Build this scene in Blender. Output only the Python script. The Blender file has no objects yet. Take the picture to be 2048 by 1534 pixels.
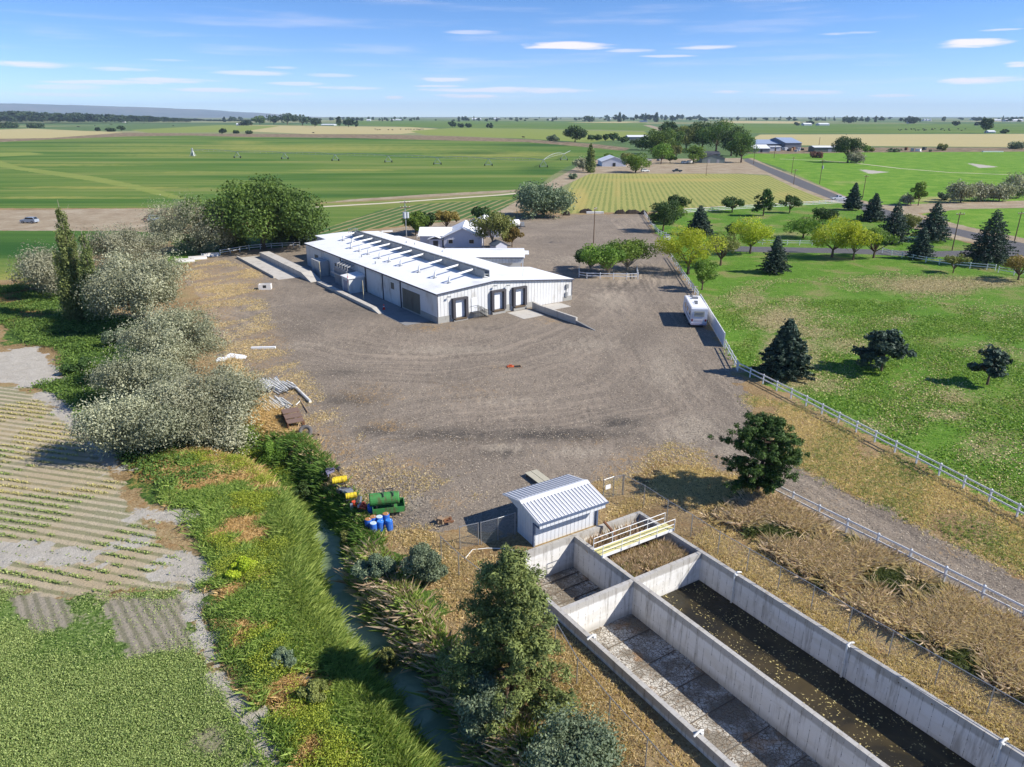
import bpy, math, random
import numpy as np
from mathutils import Vector, Matrix

# ------------------------------------------------------------------ camera, sky, sun
sc = bpy.context.scene
CAMH = 30.0
PITCH = math.atan(535/1421.0)
FPX = 1421.0
cam = bpy.data.cameras.new('camera'); camo = bpy.data.objects.new('camera', cam)
sc.collection.objects.link(camo); sc.camera = camo
cam.sensor_width = 36.0; cam.lens = FPX/2048*36.0
cam.clip_start = 0.5; cam.clip_end = 90000
camo.location = (0, 0, CAMH); camo.rotation_euler = (math.pi/2-PITCH, 0, 0)
sc.view_settings.view_transform = 'Standard'; sc.view_settings.look = 'None'
sc.view_settings.gamma = 1.0; sc.view_settings.exposure = 0.5; sc.view_settings.use_curve_mapping = False
sc.cycles.max_bounces = 6; sc.cycles.diffuse_bounces = 2; sc.cycles.glossy_bounces = 2
sc.cycles.transmission_bounces = 3; sc.cycles.transparent_max_bounces = 8; sc.cycles.volume_bounces = 0
SUN_EL = math.radians(38.0)
SUN_TO = Vector((0.982*math.cos(SUN_EL), -0.19*math.cos(SUN_EL), math.sin(SUN_EL))).normalized()
sun = bpy.data.lights.new('sun', 'SUN'); sun.energy = 5.0; sun.angle = math.radians(0.5); sun.color = (1.0, 0.95, 0.86)
suno = bpy.data.objects.new('sun', sun); sc.collection.objects.link(suno)
suno.rotation_euler = SUN_TO.to_track_quat('Z', 'Y').to_euler()
world = bpy.data.worlds.new('World'); sc.world = world; world.use_nodes = True

class NG:
    """small helper for node graphs"""
    def __init__(s, nt): s.nt = nt
    def n(s, t, ins=None, **pr):
        nd = s.nt.nodes.new(t)
        for k, v in pr.items(): setattr(nd, k, v)
        for k, v in (ins or {}).items(): s.put(nd.inputs[k], v)
        return nd
    def put(s, sock, v):
        if isinstance(v, bpy.types.NodeSocket): s.nt.links.new(v, sock)
        elif isinstance(v, (tuple, list)):
            if len(v) == 3 and sock.type == 'RGBA': v = (*v, 1)
            sock.default_value = v
        else: sock.default_value = v
    def m(s, op, a, b=0.0, c=0.0, clamp=False):
        nd = s.n('ShaderNodeMath', {0: a, 1: b, 2: c}, operation=op, use_clamp=clamp); return nd.outputs[0]
    def vm(s, op, a, b=(0, 0, 0)):
        return s.n('ShaderNodeVectorMath', {0: a, 1: b}, operation=op).outputs[0]
    def noise(s, vec, scale, detail=3.0, rough=0.55, dist=0.0):
        return s.n('ShaderNodeTexNoise', {'Vector': vec, 'Scale': scale, 'Detail': detail, 'Roughness': rough, 'Distortion': dist}).outputs[0]
    def mix(s, f, a, b):
        nd = s.n('ShaderNodeMix', data_type='RGBA'); s.put(nd.inputs[0], f); s.put(nd.inputs[6], a); s.put(nd.inputs[7], b); return nd.outputs[2]
    def ss(s, v, lo, hi):
        return s.n('ShaderNodeMapRange', {0: v, 1: lo, 2: hi, 3: 0.0, 4: 1.0}, interpolation_type='SMOOTHSTEP').outputs[0]
    def attr(s, name): return s.n('ShaderNodeAttribute', attribute_name=name).outputs['Fac']
    def ramp(s, f, stops):
        nd = s.n('ShaderNodeValToRGB', {0: f}); e = nd.color_ramp.elements
        e[0].position = stops[0][0]; e[0].color = (*stops[0][1], 1); e[1].position = stops[-1][0]; e[1].color = (*stops[-1][1], 1)
        for p, c in stops[1:-1]:
            q = e.new(p); q.color = (*c, 1)
        return nd.outputs[0]
    def scale(s, vec, sx, sy, sz, rot=0.0):
        return s.n('ShaderNodeMapping', {'Vector': vec, 'Rotation': (0, 0, rot), 'Scale': (sx, sy, sz)}).outputs[0]

def build_world():
    nt = world.node_tree
    for n in list(nt.nodes): nt.nodes.remove(n)
    g = NG(nt)
    co = g.n('ShaderNodeTexCoord').outputs['Generated']
    sep = g.n('ShaderNodeSeparateXYZ', {0: co})
    X, Y, Z = sep.outputs
    zz = g.m('ADD', g.m('MULTIPLY', g.m('MAXIMUM', Z, 0.0), SKYK), SKYO)
    v = g.n('ShaderNodeCombineXYZ', {0: X, 1: Y, 2: zz}).outputs[0]
    sky = g.n('ShaderNodeTexSky', sky_type='NISHITA'); g.nt.links.new(v, sky.inputs[0])
    sky.sun_disc = False; sky.sun_elevation = SUN_EL
    sky.sun_rotation = math.atan2(SUN_TO.x, SUN_TO.y)
    sky.altitude = 1000; sky.air_density = 1.0; sky.dust_density = 0.0; sky.ozone_density = 2.0
    az = g.m('ARCTAN2', X, Y); el = g.m('ARCSINE', Z)
    vec = g.n('ShaderNodeCombineXYZ', {0: g.m('MULTIPLY', az, 14.0), 1: g.m('MULTIPLY', el, 150.0), 2: 0.0}).outputs[0]
    ns = g.noise(vec, 1.0, 5.0, 0.6, 0.6)
    tot = None
    def pix(px, py):
        u = (px-1024)/FPX; w = (py-767)/FPX
        d = Vector((u, math.cos(PITCH)-w*math.sin(PITCH), -math.sin(PITCH)-w*math.cos(PITCH))).normalized()
        return math.atan2(d.x, d.y), math.asin(d.z)
    for (px, py, hw, hh, st) in CLOUDS:
        a0, e0 = pix(px, py); a1, _ = pix(px+hw, py); _, e1 = pix(px, py-hh)
        dx = g.m('DIVIDE', g.m('SUBTRACT', az, a0), abs(a1-a0)); dy = g.m('DIVIDE', g.m('SUBTRACT', el, e0), abs(e1-e0))
        r = g.m('ADD', g.m('MULTIPLY', dx, dx), g.m('MULTIPLY', dy, dy))
        k = g.m('MULTIPLY', g.ss(g.m('ADD', r, g.m('MULTIPLY', g.m('SUBTRACT', ns, 0.5), 3.4)), 1.25, 0.0), min(1, st*1.15))
        tot = k if tot is None else g.m('MAXIMUM', tot, k)
    hv = g.n('ShaderNodeCombineXYZ', {0: g.m('MULTIPLY', az, 5.0), 1: g.m('MULTIPLY', el, 70.0), 2: 3.0}).outputs[0]
    veil = g.m('MULTIPLY', g.ss(g.noise(hv, 1.0, 4.0, 0.55), 0.48, 0.78), 0.26)
    tot = g.m('MAXIMUM', tot, veil)
    skyc = g.n('ShaderNodeHueSaturation', {'Saturation': 1.26, 'Color': g.vm('MULTIPLY', sky.outputs[0], (1.0, .97, 1.08))}).outputs[0]
    col = g.mix(tot, skyc, (6.3, 5.95, 6.5))
    bg = g.n('ShaderNodeBackground', {0: col, 1: 0.122})
    g.nt.links.new(bg.outputs[0], g.n('ShaderNodeOutputWorld').inputs[0])
SKYK, SKYO = 1.5, 0.035
CLOUDS = [(60, 129, 95, 7, .7), (250, 138, 80, 5, .45), (345, 160, 95, 6, .6), (135, 174, 90, 6, .4), (500, 146, 75, 6, .55), (590, 167, 60, 4, .5),
          (660, 150, 55, 4, .4), (790, 195, 22, 4, .6), (890, 160, 60, 5, .6), (1000, 180, 160, 6, .65), (940, 192, 70, 5, .7), (1130, 91, 95, 8, .85),
          (1260, 101, 50, 5, .5), (1410, 94, 60, 5, .6), (1950, 86, 80, 9, .85), (1975, 160, 95, 8, .8), (2040, 128, 35, 6, .7), (940, 64, 60, 5, .4),
          (1450, 184, 40, 4, .6), (1780, 192, 50, 4, .5), (570, 188, 60, 4, .35), (1590, 185, 90, 5, .5), (420, 180, 110, 5, .6), (700, 176, 70, 4, .5), (210, 165, 120, 5, .6), (880, 172, 50, 3, .6), (1180, 96, 60, 4, .6), (1340, 112, 60, 3, .5), (560, 135, 40, 3, .4), (1700, 66, 60, 3, .35), (2000, 60, 50, 3, .5), (150, 190, 120, 4, .4), (330, 120, 60, 3, .3), (1090, 182, 90, 5, .6)]
build_world()

# ------------------------------------------------------------------ helpers
rng = np.random.default_rng(7); random.seed(7)
def ray(px, py, z=0.0):
    u = (px-1024)/FPX; v = (py-767)/FPX
    d = (u, math.cos(PITCH)-v*math.sin(PITCH), -math.sin(PITCH)-v*math.cos(PITCH))
    t = (z-CAMH)/min(d[2], -0.0008)
    return d[0]*t, d[1]*t
def px_of(x, y, z):
    zz = y*math.cos(PITCH)-(z-CAMH)*math.sin(PITCH); up = y*math.sin(PITCH)+(z-CAMH)*math.cos(PITCH)
    return 1024+FPX*x/zz, 767-FPX*up/zz
def sstep(t, a, b):
    q = np.clip((t-a)/(b-a), 0, 1); return q*q*(3-2*q)
def poly_dist(P, pts, closed=True):
    """distance of points P(n,2) to a polyline; also winding-inside and side sign"""
    pts = np.asarray(pts, float); n = len(pts)
    segs = [(pts[i], pts[(i+1) % n]) for i in range(n if closed else n-1)]
    best = np.full(len(P), 1e9); inside = np.zeros(len(P), bool); side = np.zeros(len(P)); along = np.zeros(len(P)); acc = 0.0
    for a, b in segs:
        ab = b-a; L2 = max(ab@ab, 1e-12); ap = P-a
        t = np.clip((ap@ab)/L2, 0, 1)
        d = np.hypot(ap[:, 0]-t*ab[0], ap[:, 1]-t*ab[1])
        cr = ab[0]*ap[:, 1]-ab[1]*ap[:, 0]
        up = d < best
        best = np.where(up, d, best); side = np.where(up, np.sign(cr), side); along = np.where(up, acc+t*math.sqrt(L2), along); acc += math.sqrt(L2)
        if closed:
            cond = (a[1] > P[:, 1]) != (b[1] > P[:, 1])
            with np.errstate(divide='ignore', invalid='ignore'):
                xi = (b[0]-a[0])*(P[:, 1]-a[1])/(b[1]-a[1])+a[0]
            inside ^= cond & (P[:, 0] < xi)
    return best, inside, side, along

# raceway tank frame
C0 = np.array([8.36, 40.85]); E1 = np.array([math.cos(math.radians(31.3)), math.sin(math.radians(31.3))])
EL = np.array([math.cos(math.radians(-56.6)), math.sin(math.radians(-56.6))])
def W(a, b): return tuple(C0+a*E1+b*EL)
TL, TR, TB, TF = -6.2, 6.4, -6.56, 30.0
HOLE = [W(TL, TB), W(TR, TB), W(TR, TF+8), W(TL, TF+8)]
# creek centreline (pixels at water level -2.2)
WZ = -2.2
CREEK_PX = [(-60, 560), (60, 590), (170, 650), (230, 720), (250, 800), (300, 870), (400, 905), (520, 930), (590, 975), (635, 1035), (662, 1090), (672, 1170), (705, 1240), (775, 1330), (850, 1430), (915, 1534), (960, 1620), (1010, 1760)]
CREEK = [ray(x, y, WZ) for x, y in CREEK_PX]
def hz(x, y):
    x = np.atleast_1d(np.asarray(x, float)); y = np.atleast_1d(np.asarray(y, float)); P = np.stack([x, y], 1)
    z = np.zeros(len(x))
    near = (y < 130) & (x > -90) & (x < 60) & (y > -20)
    if near.any():
        Q = P[near]; d, _, side, al = poly_dist(Q, CREEK, False)
        depth = 1-0.8*sstep(Q[:, 1], 52, 75)                       # the channel gets shallow upstream
        right = side > 0
        zl = -0.5*sstep(d, 30, 3)
        zr = -0.55*sstep(d, 9, 3)*sstep(Q[:, 1], 62, 48)
        zl = np.where(right, zr, zl)
        lw, _, _, _ = poly_dist(Q, [W(TL, TB+3), W(TL, TF+8)], False)
        aa = ((Q-C0)@np.array([EL[1], -EL[0]])) / (E1@np.array([EL[1], -EL[0]])); ins = sstep(aa, TL+2, TL-.2)
        zl = zl - 0.45*sstep(lw, 7, 1)*ins*(right)
        w = 1.35+0.9*sstep(d, 0, 1)*0
        ch = sstep(d, 3.0, .55)
        bump = 0.12*np.sin(al*0.9)*sstep(d, 1.0, 2.5)*sstep(d, 6, 3)
        zz = zl*(1-ch*depth)+(-2.75)*ch*depth + bump*depth
        z[near] = zz
    # drain bank between tank fence and white fence: mild hummocks
    return z
def hz1(x, y): return float(hz(x, y)[0])
def at(px, py):
    z = 0.0
    for _ in range(6):
        x, y = ray(px, py, z); z = hz1(x, y) if -90 < x < 60 and y < 130 else 0.0
    return x, y, z
def atp(pts):
    return [at(*p)[:2] for p in pts]
def height_at(x, y, z, pytop):
    """height of a thing at (x,y,z) whose top reaches image row pytop"""
    lo, hi = 0.0, min(400.0, CAMH+0.85*y/math.tan(PITCH))
    for _ in range(40):
        m = (lo+hi)/2
        if px_of(x, y, z+m)[1] > pytop: lo = m
        else: hi = m
    return lo
def mpp(x, y, z=0.0):
    """metres per photograph pixel at a point"""
    return (y*math.cos(PITCH)-(z-CAMH)*math.sin(PITCH))/FPX

COL = sc.collection
def tag(o, label=None, cat=None, group=None, kind=None):
    if label: o['label'] = label
    if cat: o['category'] = cat
    if group: o['group'] = group
    if kind: o['kind'] = kind
    return o
def empty(name, loc=(0, 0, 0), rz=0.0, label=None, cat=None, group=None):
    o = bpy.data.objects.new(name, None); COL.objects.link(o); o.location = loc; o.rotation_euler = (0, 0, rz)
    o.empty_display_size = 0.3
    return tag(o, label, cat, group)
def np_mesh(name, V, F, mat, parent=None, tint=None, smooth=False):
    """V (n,3); F (m,k) equal-sided faces"""
    V = np.asarray(V, np.float32); F = np.asarray(F, np.int32)
    me = bpy.data.meshes.new(name); k = F.shape[1]
    me.vertices.add(len(V)); me.vertices.foreach_set('co', V.ravel())
    me.loops.add(F.size); me.loops.foreach_set('vertex_index', F.ravel())
    me.polygons.add(len(F)); me.polygons.foreach_set('loop_start', np.arange(0, F.size, k, dtype=np.int32))
    me.polygons.foreach_set('loop_total', np.full(len(F), k, np.int32))
    if smooth: me.polygons.foreach_set('use_smooth', np.ones(len(F), bool))
    me.update(calc_edges=True)
    if tint is not None:
        a = me.attributes.new('tint', 'FLOAT', 'POINT'); a.data.foreach_set('value', np.asarray(tint, np.float32))
    me.materials.append(mat)
    return link(name, me, parent)
def link(name, me, parent=None):
    o = bpy.data.objects.new(name, me); COL.objects.link(o)
    if parent is not None: o.parent = parent
    return o
def copy_tree(o, parent=None):
    c = o.copy(); COL.objects.link(c)
    if parent is not None: c.parent = parent
    for ch in list(o.children): copy_tree(ch, c)
    return c

class MB:
    """collects boxes, prisms, tubes; build() links them as one mesh"""
    def __init__(s): s.v = []; s.f = []
    def add(s, vs, fs):
        b = len(s.v); s.v += [tuple(v) for v in vs]; s.f += [tuple(b+i for i in f) for f in fs]; return s
    def box(s, x0, x1, y0, y1, z0, z1):
        return s.add([(x0, y0, z0), (x1, y0, z0), (x1, y1, z0), (x0, y1, z0), (x0, y0, z1), (x1, y0, z1), (x1, y1, z1), (x0, y1, z1)],
                     [(0, 3, 2, 1), (4, 5, 6, 7), (0, 1, 5, 4), (1, 2, 6, 5), (2, 3, 7, 6), (3, 0, 4, 7)])
    def bar(s, a, b, w, h=None, up=(0, 0, 1)):
        """rectangular bar from a to b, w wide and h high"""
        h = h or w; a = Vector(a); b = Vector(b); d = (b-a).normalized(); up = Vector(up)
        if abs(d.dot(up)) > 0.98: up = Vector((0, 1, 0))
        r = d.cross(up).normalized()*(w/2); u = r.cross(d).normalized()*(h/2)
        vs = [p+i*r+j*u for p in (a, b) for i, j in ((-1, -1), (1, -1), (1, 1), (-1, 1))]
        return s.add(vs, [(0, 1, 2, 3), (7, 6, 5, 4), (0, 4, 5, 1), (1, 5, 6, 2), (2, 6, 7, 3), (3, 7, 4, 0)])
    def tube(s, pts, rad, n=6, cap=True):
        pts = [Vector(p) for p in pts]; rad = rad if isinstance(rad, (list, tuple)) else [rad]*len(pts); rings = []; b = len(s.v)
        pr = None
        for i, p in enumerate(pts):
            d = (pts[min(i+1, len(pts)-1)]-pts[max(i-1, 0)])
            d = d.normalized() if d.length > 1e-9 else Vector((0, 0, 1))
            ref = pr if pr is not None else (Vector((1, 0, 0)) if abs(d.x) < 0.9 else Vector((0, 1, 0)))
            r = (ref-d*ref.dot(d)).normalized(); pr = r; q = d.cross(r)
            for k in range(n):
                t = 2*math.pi*k/n; s.v.append(tuple(p+(r*math.cos(t)+q*math.sin(t))*rad[i]))
        for i in range(len(pts)-1):
            for k in range(n):
                k2 = (k+1) % n; s.f.append((b+i*n+k, b+i*n+k2, b+(i+1)*n+k2, b+(i+1)*n+k))
        if cap:
            s.f.append(tuple(b+k for k in reversed(range(n)))); s.f.append(tuple(b+(len(pts)-1)*n+k for k in range(n)))
        return s
    def prism(s, poly, z0, z1):
        """vertical prism over a polygon of (x,y)"""
        n = len(poly); a = sum(poly[i][0]*poly[(i+1) % n][1]-poly[(i+1) % n][0]*poly[i][1] for i in range(n))
        if a < 0: poly = poly[::-1]
        vs = [(x, y, z0) for x, y in poly]+[(x, y, z1) for x, y in poly]
        return s.add(vs, [tuple(reversed(range(n))), tuple(range(n, 2*n))]+[(i, (i+1) % n, n+(i+1) % n, n+i) for i in range(n)])
    def extr(s, prof, ax, a0, a1):
        """profile (p,q) extruded along axis ax ('x': p=y,q=z; 'y': p=x,q=z)"""
        n = len(prof)
        mk = (lambda t, p, q: (t, p, q)) if ax == 'x' else (lambda t, p, q: (p, t, q))
        vs = [mk(a0, p, q) for p, q in prof]+[mk(a1, p, q) for p, q in prof]
        return s.add(vs, [tuple(reversed(range(n))), tuple(range(n, 2*n))]+[(i, (i+1) % n, n+(i+1) % n, n+i) for i in range(n)])
    def build(s, name, mat, parent=None, smooth=False):
        me = bpy.data.meshes.new(name); me.from_pydata(s.v, [], s.f); me.validate()
        import bmesh
        bm = bmesh.new(); bm.from_mesh(me); bmesh.ops.recalc_face_normals(bm, faces=bm.faces); bm.to_mesh(me); bm.free()
        if smooth:
            for p in me.polygons: p.use_smooth = True
        me.materials.append(mat); return link(name, me, parent)

# ------------------------------------------------------------------ materials
MATS = {}
def pmat(name, col, rough=0.7, var=0.12, scale=3.0, metal=0.0, rib=None, spec=0.3, dirt=None, dscale=0.6, dthr=(0.5, 0.75)):
    """painted / plain surface with uneven tone; rib=(axis, period, depth) adds corrugation as bump plus flank shade in the colour"""
    if name in MATS: return MATS[name]
    m = bpy.data.materials.new(name); m.use_nodes = True; g = NG(m.node_tree)
    b = m.node_tree.nodes['Principled BSDF']
    oc = g.n('ShaderNodeTexCoord').outputs['Object']
    n1 = g.noise(oc, scale, 4.0, 0.6)
    c = g.mix(n1, tuple(max(0, x*(1-var)) for x in col), tuple(min(1, x*(1+var)) for x in col))
    if dirt:
        n2 = g.noise(g.scale(oc, 1, 1, 0.35), dscale, 5.0, 0.65)
        c = g.mix(g.m('MULTIPLY', g.ss(n2, *dthr), 0.7), c, dirt)
    if rib:
        ax, per, dep = rib
        sp = g.n('ShaderNodeSeparateXYZ', {0: oc}).outputs[ax]
        fr = g.m('FRACT', g.m('DIVIDE', sp, per))
        tri = g.m('ABSOLUTE', g.m('SUBTRACT', fr, 0.5))
        hgt = g.ss(tri, 0.36, 0.46)
        bp = g.n('ShaderNodeBump', {'Strength': 1.0, 'Distance': dep, 'Height': hgt})
        g.put(b.inputs['Normal'], bp.outputs[0])
        c = g.mix(g.m('MULTIPLY', g.m('SUBTRACT', 1.0, g.m('ABSOLUTE', g.m('SUBTRACT', g.m('MULTIPLY', hgt, 2.0), 1.0))), 0.55), c, tuple(x*0.45 for x in col))  # darkens the rib flanks, crease shade put into the colour
    g.put(b.inputs['Base Color'], c); b.inputs['Roughness'].default_value = rough; b.inputs['Metallic'].default_value = metal
    b.inputs['Specular IOR Level'].default_value = spec
    MATS[name] = m; return m
def leaf_mat(name, dark, light, trans=0.25, rough=0.6):
    if name in MATS: return MATS[name]
    m = bpy.data.materials.new(name); m.use_nodes = True; g = NG(m.node_tree); nt = m.node_tree
    b = nt.nodes['Principled BSDF']; out = nt.nodes['Material Output']
    t = g.attr('tint'); rnd = g.n('ShaderNodeObjectInfo').outputs['Random']
    c = g.mix(t, dark, light)
    hs = g.n('ShaderNodeHueSaturation', {'Hue': g.m('ADD', 0.49, g.m('MULTIPLY', rnd, 0.02)), 'Value': g.m('ADD', 0.88, g.m('MULTIPLY', rnd, 0.24)), 'Color': c}).outputs[0]
    g.put(b.inputs['Base Color'], hs); b.inputs['Roughness'].default_value = rough; b.inputs['Specular IOR Level'].default_value = 0.25
    tr = g.n('ShaderNodeBsdfTranslucent', {0: g.vm('MULTIPLY', hs, (1.15, 1.25, 0.7))})
    mx = g.n('ShaderNodeMixShader', {0: trans, 1: b.outputs[0], 2: tr.outputs[0]})
    nt.links.new(mx.outputs[0], out.inputs[0]); MATS[name] = m; return m
# ------------------------------------------------------------------ ground zones (outlines read off the photograph, laid on the terrain)
def S(r, g, b, k=1.0):
    f = lambda c: (c/255/12.92 if c/255 < 0.04045 else ((c/255+0.055)/1.055)**2.4)*k
    return (f(r), f(g), f(b))
ZP = dict(
 pasture=[[(1480, 316), (1500, 308), (1560, 306), (1700, 303), (2200, 300), (2400, 420), (2060, 402), (1900, 404), (1770, 412), (1690, 392), (1560, 335), (1500, 316)],
          [(1840, 428), (1930, 416), (2400, 410), (2400, 560), (2060, 488), (1960, 462)]],
 field=[[(-900, 286), (0, 284), (120, 278), (250, 273), (380, 271), (500, 274), (700, 276), (900, 281), (1050, 284), (1160, 292), (1255, 300), (1230, 318), (1180, 322), (1142, 330), (1105, 350), (1080, 370), (1040, 381), (850, 392), (640, 405), (560, 412), (330, 416), (-900, 418)],
        [(-900, 468), (-200, 460), (330, 462), (340, 485), (130, 520), (60, 560), (-300, 566), (-900, 570)],
        [(700, 241), (1100, 243), (1290, 246), (1320, 258), (1290, 262), (1050, 256), (820, 254), (720, 249)],
        [(1450, 247), (1700, 248), (2300, 246), (2300, 267), (1500, 266), (1440, 262)],
        [(620, 408), (850, 398), (1040, 388), (1075, 395), (1000, 425), (880, 440), (640, 470), (560, 440)]],
 tan=[[(-900, 262), (0, 259), (60, 257), (265, 266), (190, 274), (60, 281), (-900, 284)],
      [(1520, 269), (2400, 267), (2400, 293), (2000, 294), (1700, 292), (1560, 290), (1500, 279)],
      [(500, 250), (820, 254), (900, 259), (800, 268), (620, 268), (480, 262)],
      [(1130, 245), (1230, 243), (1290, 243), (1250, 246)], [(1440, 241), (1600, 243), (1600, 247), (1440, 246)]],
 bright=[[(820, 262), (900, 256), (1050, 257), (1290, 264), (1310, 272), (1180, 285), (1050, 277), (850, 270)],
         [(260, 260), (440, 250), (560, 252), (480, 264), (300, 266)],
         [(-300, 301), (0, 305), (60, 304.5), (90, 308), (30, 312), (0, 313), (-10, 318), (40, 334), (130, 345), (200, 355), (270, 369), (330, 383), (380, 398), (345, 397), (260, 376), (180, 361), (90, 348), (0, 334), (-40, 322), (-300, 314)]],
 rowyel=[[(1150, 347), (1480, 348), (1540, 352), (1600, 375), (1668, 402), (1440, 412), (1330, 420), (1290, 424), (1190, 425), (1118, 428), (1135, 385)]],
 rowstrip=[[(640, 460), (760, 420), (840, 408), (1075, 396), (1020, 425), (900, 442), (760, 456), (640, 474)]],
 dirt=[[(-900, 422), (0, 420), (330, 417), (345, 440), (340, 466), (250, 462), (-900, 458)],
       [(1178, 320), (1225, 318), (1195, 340), (1120, 375), (1030, 425), (980, 440), (900, 450), (760, 468), (640, 480), (640, 470), (760, 460), (900, 443), (985, 430), (1080, 375)],
       [(1180, 325), (1290, 318), (1480, 316), (1530, 338), (1545, 350), (1480, 347), (1150, 347), (1150, 335)],
       [(1500, 314), (1540, 332), (1690, 392), (1810, 422), (1930, 452), (2200, 508), (2200, 540), (1900, 476), (1780, 447), (1670, 407), (1590, 376), (1530, 347), (1485, 325)],
       [(1740, 410), (1900, 406), (2200, 396), (2200, 413), (1930, 418), (1830, 427), (1790, 422)],
       [(640, 406), (850, 394), (1040, 383), (1040, 379), (850, 389), (700, 399)],
       [(1300, 250), (1345, 262), (1330, 264), (1285, 250)]],
 scrub=[[(250, 265), (400, 267), (600, 268), (760, 269), (900, 272), (1060, 279), (1190, 288), (1260, 296), (1250, 302), (1160, 293), (1050, 284), (900, 281), (700, 276), (500, 274), (380, 271), (250, 273), (120, 278), (0, 284), (-400, 287), (-400, 283), (100, 276)],
        [(1500, 293), (1700, 295), (2300, 295), (2300, 302), (1700, 305), (1560, 308), (1490, 306)]],
 lawn=[[(1296, 430), (1330, 421), (1440, 413), (1660, 404), (1705, 408), (1790, 447), (1900, 476), (2060, 520), (2500, 600), (2700, 1500), (2060, 1040), (1800, 905), (1600, 800), (1480, 742), (1447, 690), (1400, 600), (1345, 512), (1310, 465)],
       [(1158, 548), (1272, 545), (1276, 558), (1155, 560)], [(330, 505), (430, 495), (470, 500), (380, 525), (330, 535)]],
 weeds=[[(10, 655), (60, 640), (190, 636), (340, 640), (350, 700), (280, 800), (300, 880), (360, 895), (450, 880), (540, 888), (610, 935), (690, 1020), (740, 1085), (800, 1110), (880, 1180), (905, 1300), (960, 1370), (1110, 1480), (1230, 1760), (700, 1760), (560, 1560), (500, 1440), (440, 1330), (375, 1175), (430, 1140), (400, 1055), (340, 1025), (260, 980), (240, 910), (160, 850), (120, 800), (50, 770), (125, 755), (125, 700), (60, 685), (10, 690)],
        [(-500, 590), (60, 575), (160, 600), (140, 645), (20, 650), (-500, 660)], [(640, 455), (600, 500), (350, 500), (340, 470)]],
 alf=[[(-900, 1188), (0, 1186), (200, 1192), (370, 1185), (400, 1300), (470, 1420), (560, 1540), (640, 1760), (-900, 1760)]],
 rows=[[(-900, 772), (0, 774), (60, 782), (110, 800), (160, 850), (215, 900), (235, 960), (265, 1015), (300, 1060), (345, 1110), (430, 1150), (425, 1182), (200, 1192), (0, 1187), (-900, 1186)]],
 plot=[[(205, 1203), (360, 1193), (385, 1300), (252, 1318)], [(15, 1192), (130, 1190), (145, 1260), (55, 1265)]],
 gravel=[[(440, 508), (610, 488), (640, 474), (800, 462), (1000, 436), (1075, 430), (1290, 428), (1305, 462), (1340, 500), (1345, 520), (1372, 560), (1400, 600), (1447, 693), (1475, 742), (1497, 790), (1520, 850), (1590, 925), (1700, 985), (1860, 1062), (2200, 1230), (2200, 1320), (1900, 1165), (1700, 1070), (1560, 985), (1480, 945), (1400, 925), (1330, 930), (1200, 960), (1150, 1000), (1060, 1080), (1000, 1075), (930, 1060), (780, 1060), (740, 1030), (690, 985), (625, 905), (575, 840), (515, 780), (462, 725), (430, 660), (400, 600), (372, 560), (385, 530)]],
 pale=[[(1110, 448), (1150, 442), (1180, 452), (1176, 474), (1140, 470)], [(1215, 437), (1250, 435), (1255, 443), (1225, 445)], [(1012, 632), (1050, 640), (1075, 652), (1030, 630), (1000, 622)],
       [(1040, 608), (1098, 606), (1130, 614), (1090, 622)], [(535, 519), (560, 514), (640, 556), (618, 556)],
       [(55, 772), (110, 788), (170, 850), (228, 900), (250, 955), (222, 950), (165, 880), (90, 812)], [(255, 1018), (330, 1012), (405, 1018), (425, 1040), (345, 1048), (290, 1042)],
       [(385, 1092), (432, 1140), (430, 1170), (340, 1174), (290, 1150), (340, 1130)], [(350, 1174), (395, 1180), (432, 1280), (480, 1375), (540, 1465), (610, 1560), (560, 1560), (470, 1440), (400, 1318), (360, 1230)],
       [(-300, 692), (20, 700), (80, 692), (130, 760), (60, 770), (-300, 768)], [(580, 1340), (620, 1350), (650, 1390), (600, 1370)], [(100, 1085), (250, 1118), (330, 1120), (120, 1140), (-100, 1120), (-100, 1085)], [(250, 1078), (300, 1076), (290, 1095), (240, 1092)],
       [(1715, 338), (1780, 344), (1740, 348)], [(1930, 325), (2000, 334), (1960, 336)]],
 asphalt=[[(1492, 315), (1536, 333), (1600, 358), (1690, 396), (1800, 427), (1900, 454), (2200, 520), (2200, 545), (1900, 467), (1780, 438), (1680, 405), (1600, 374), (1536, 345), (1488, 322)],
          [(1395, 489), (1500, 493), (1700, 497), (1850, 503), (1960, 500), (1990, 492), (2060, 500), (2060, 513), (1960, 513), (1850, 514), (1700, 507), (1500, 504), (1395, 500)]],
)
ZPAR = dict(pasture=(1.2, 2), field=(3, 4), tan=(2, 4), bright=(3, 4), rowyel=(1, 3), rowstrip=(1, 3), dirt=(1.5, 3), scrub=(4, 6), lawn=(2.4, 2.5), weeds=(3.0, 2.5),
            alf=(2.0, 1.5), rows=(3.0, 2.5), plot=(1.2, 1.5), gravel=(4.0, 4), pale=(3.2, 2.5), asphalt=(0.25, 1.5))     # edge raggedness (m), noise cell (m)
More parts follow.
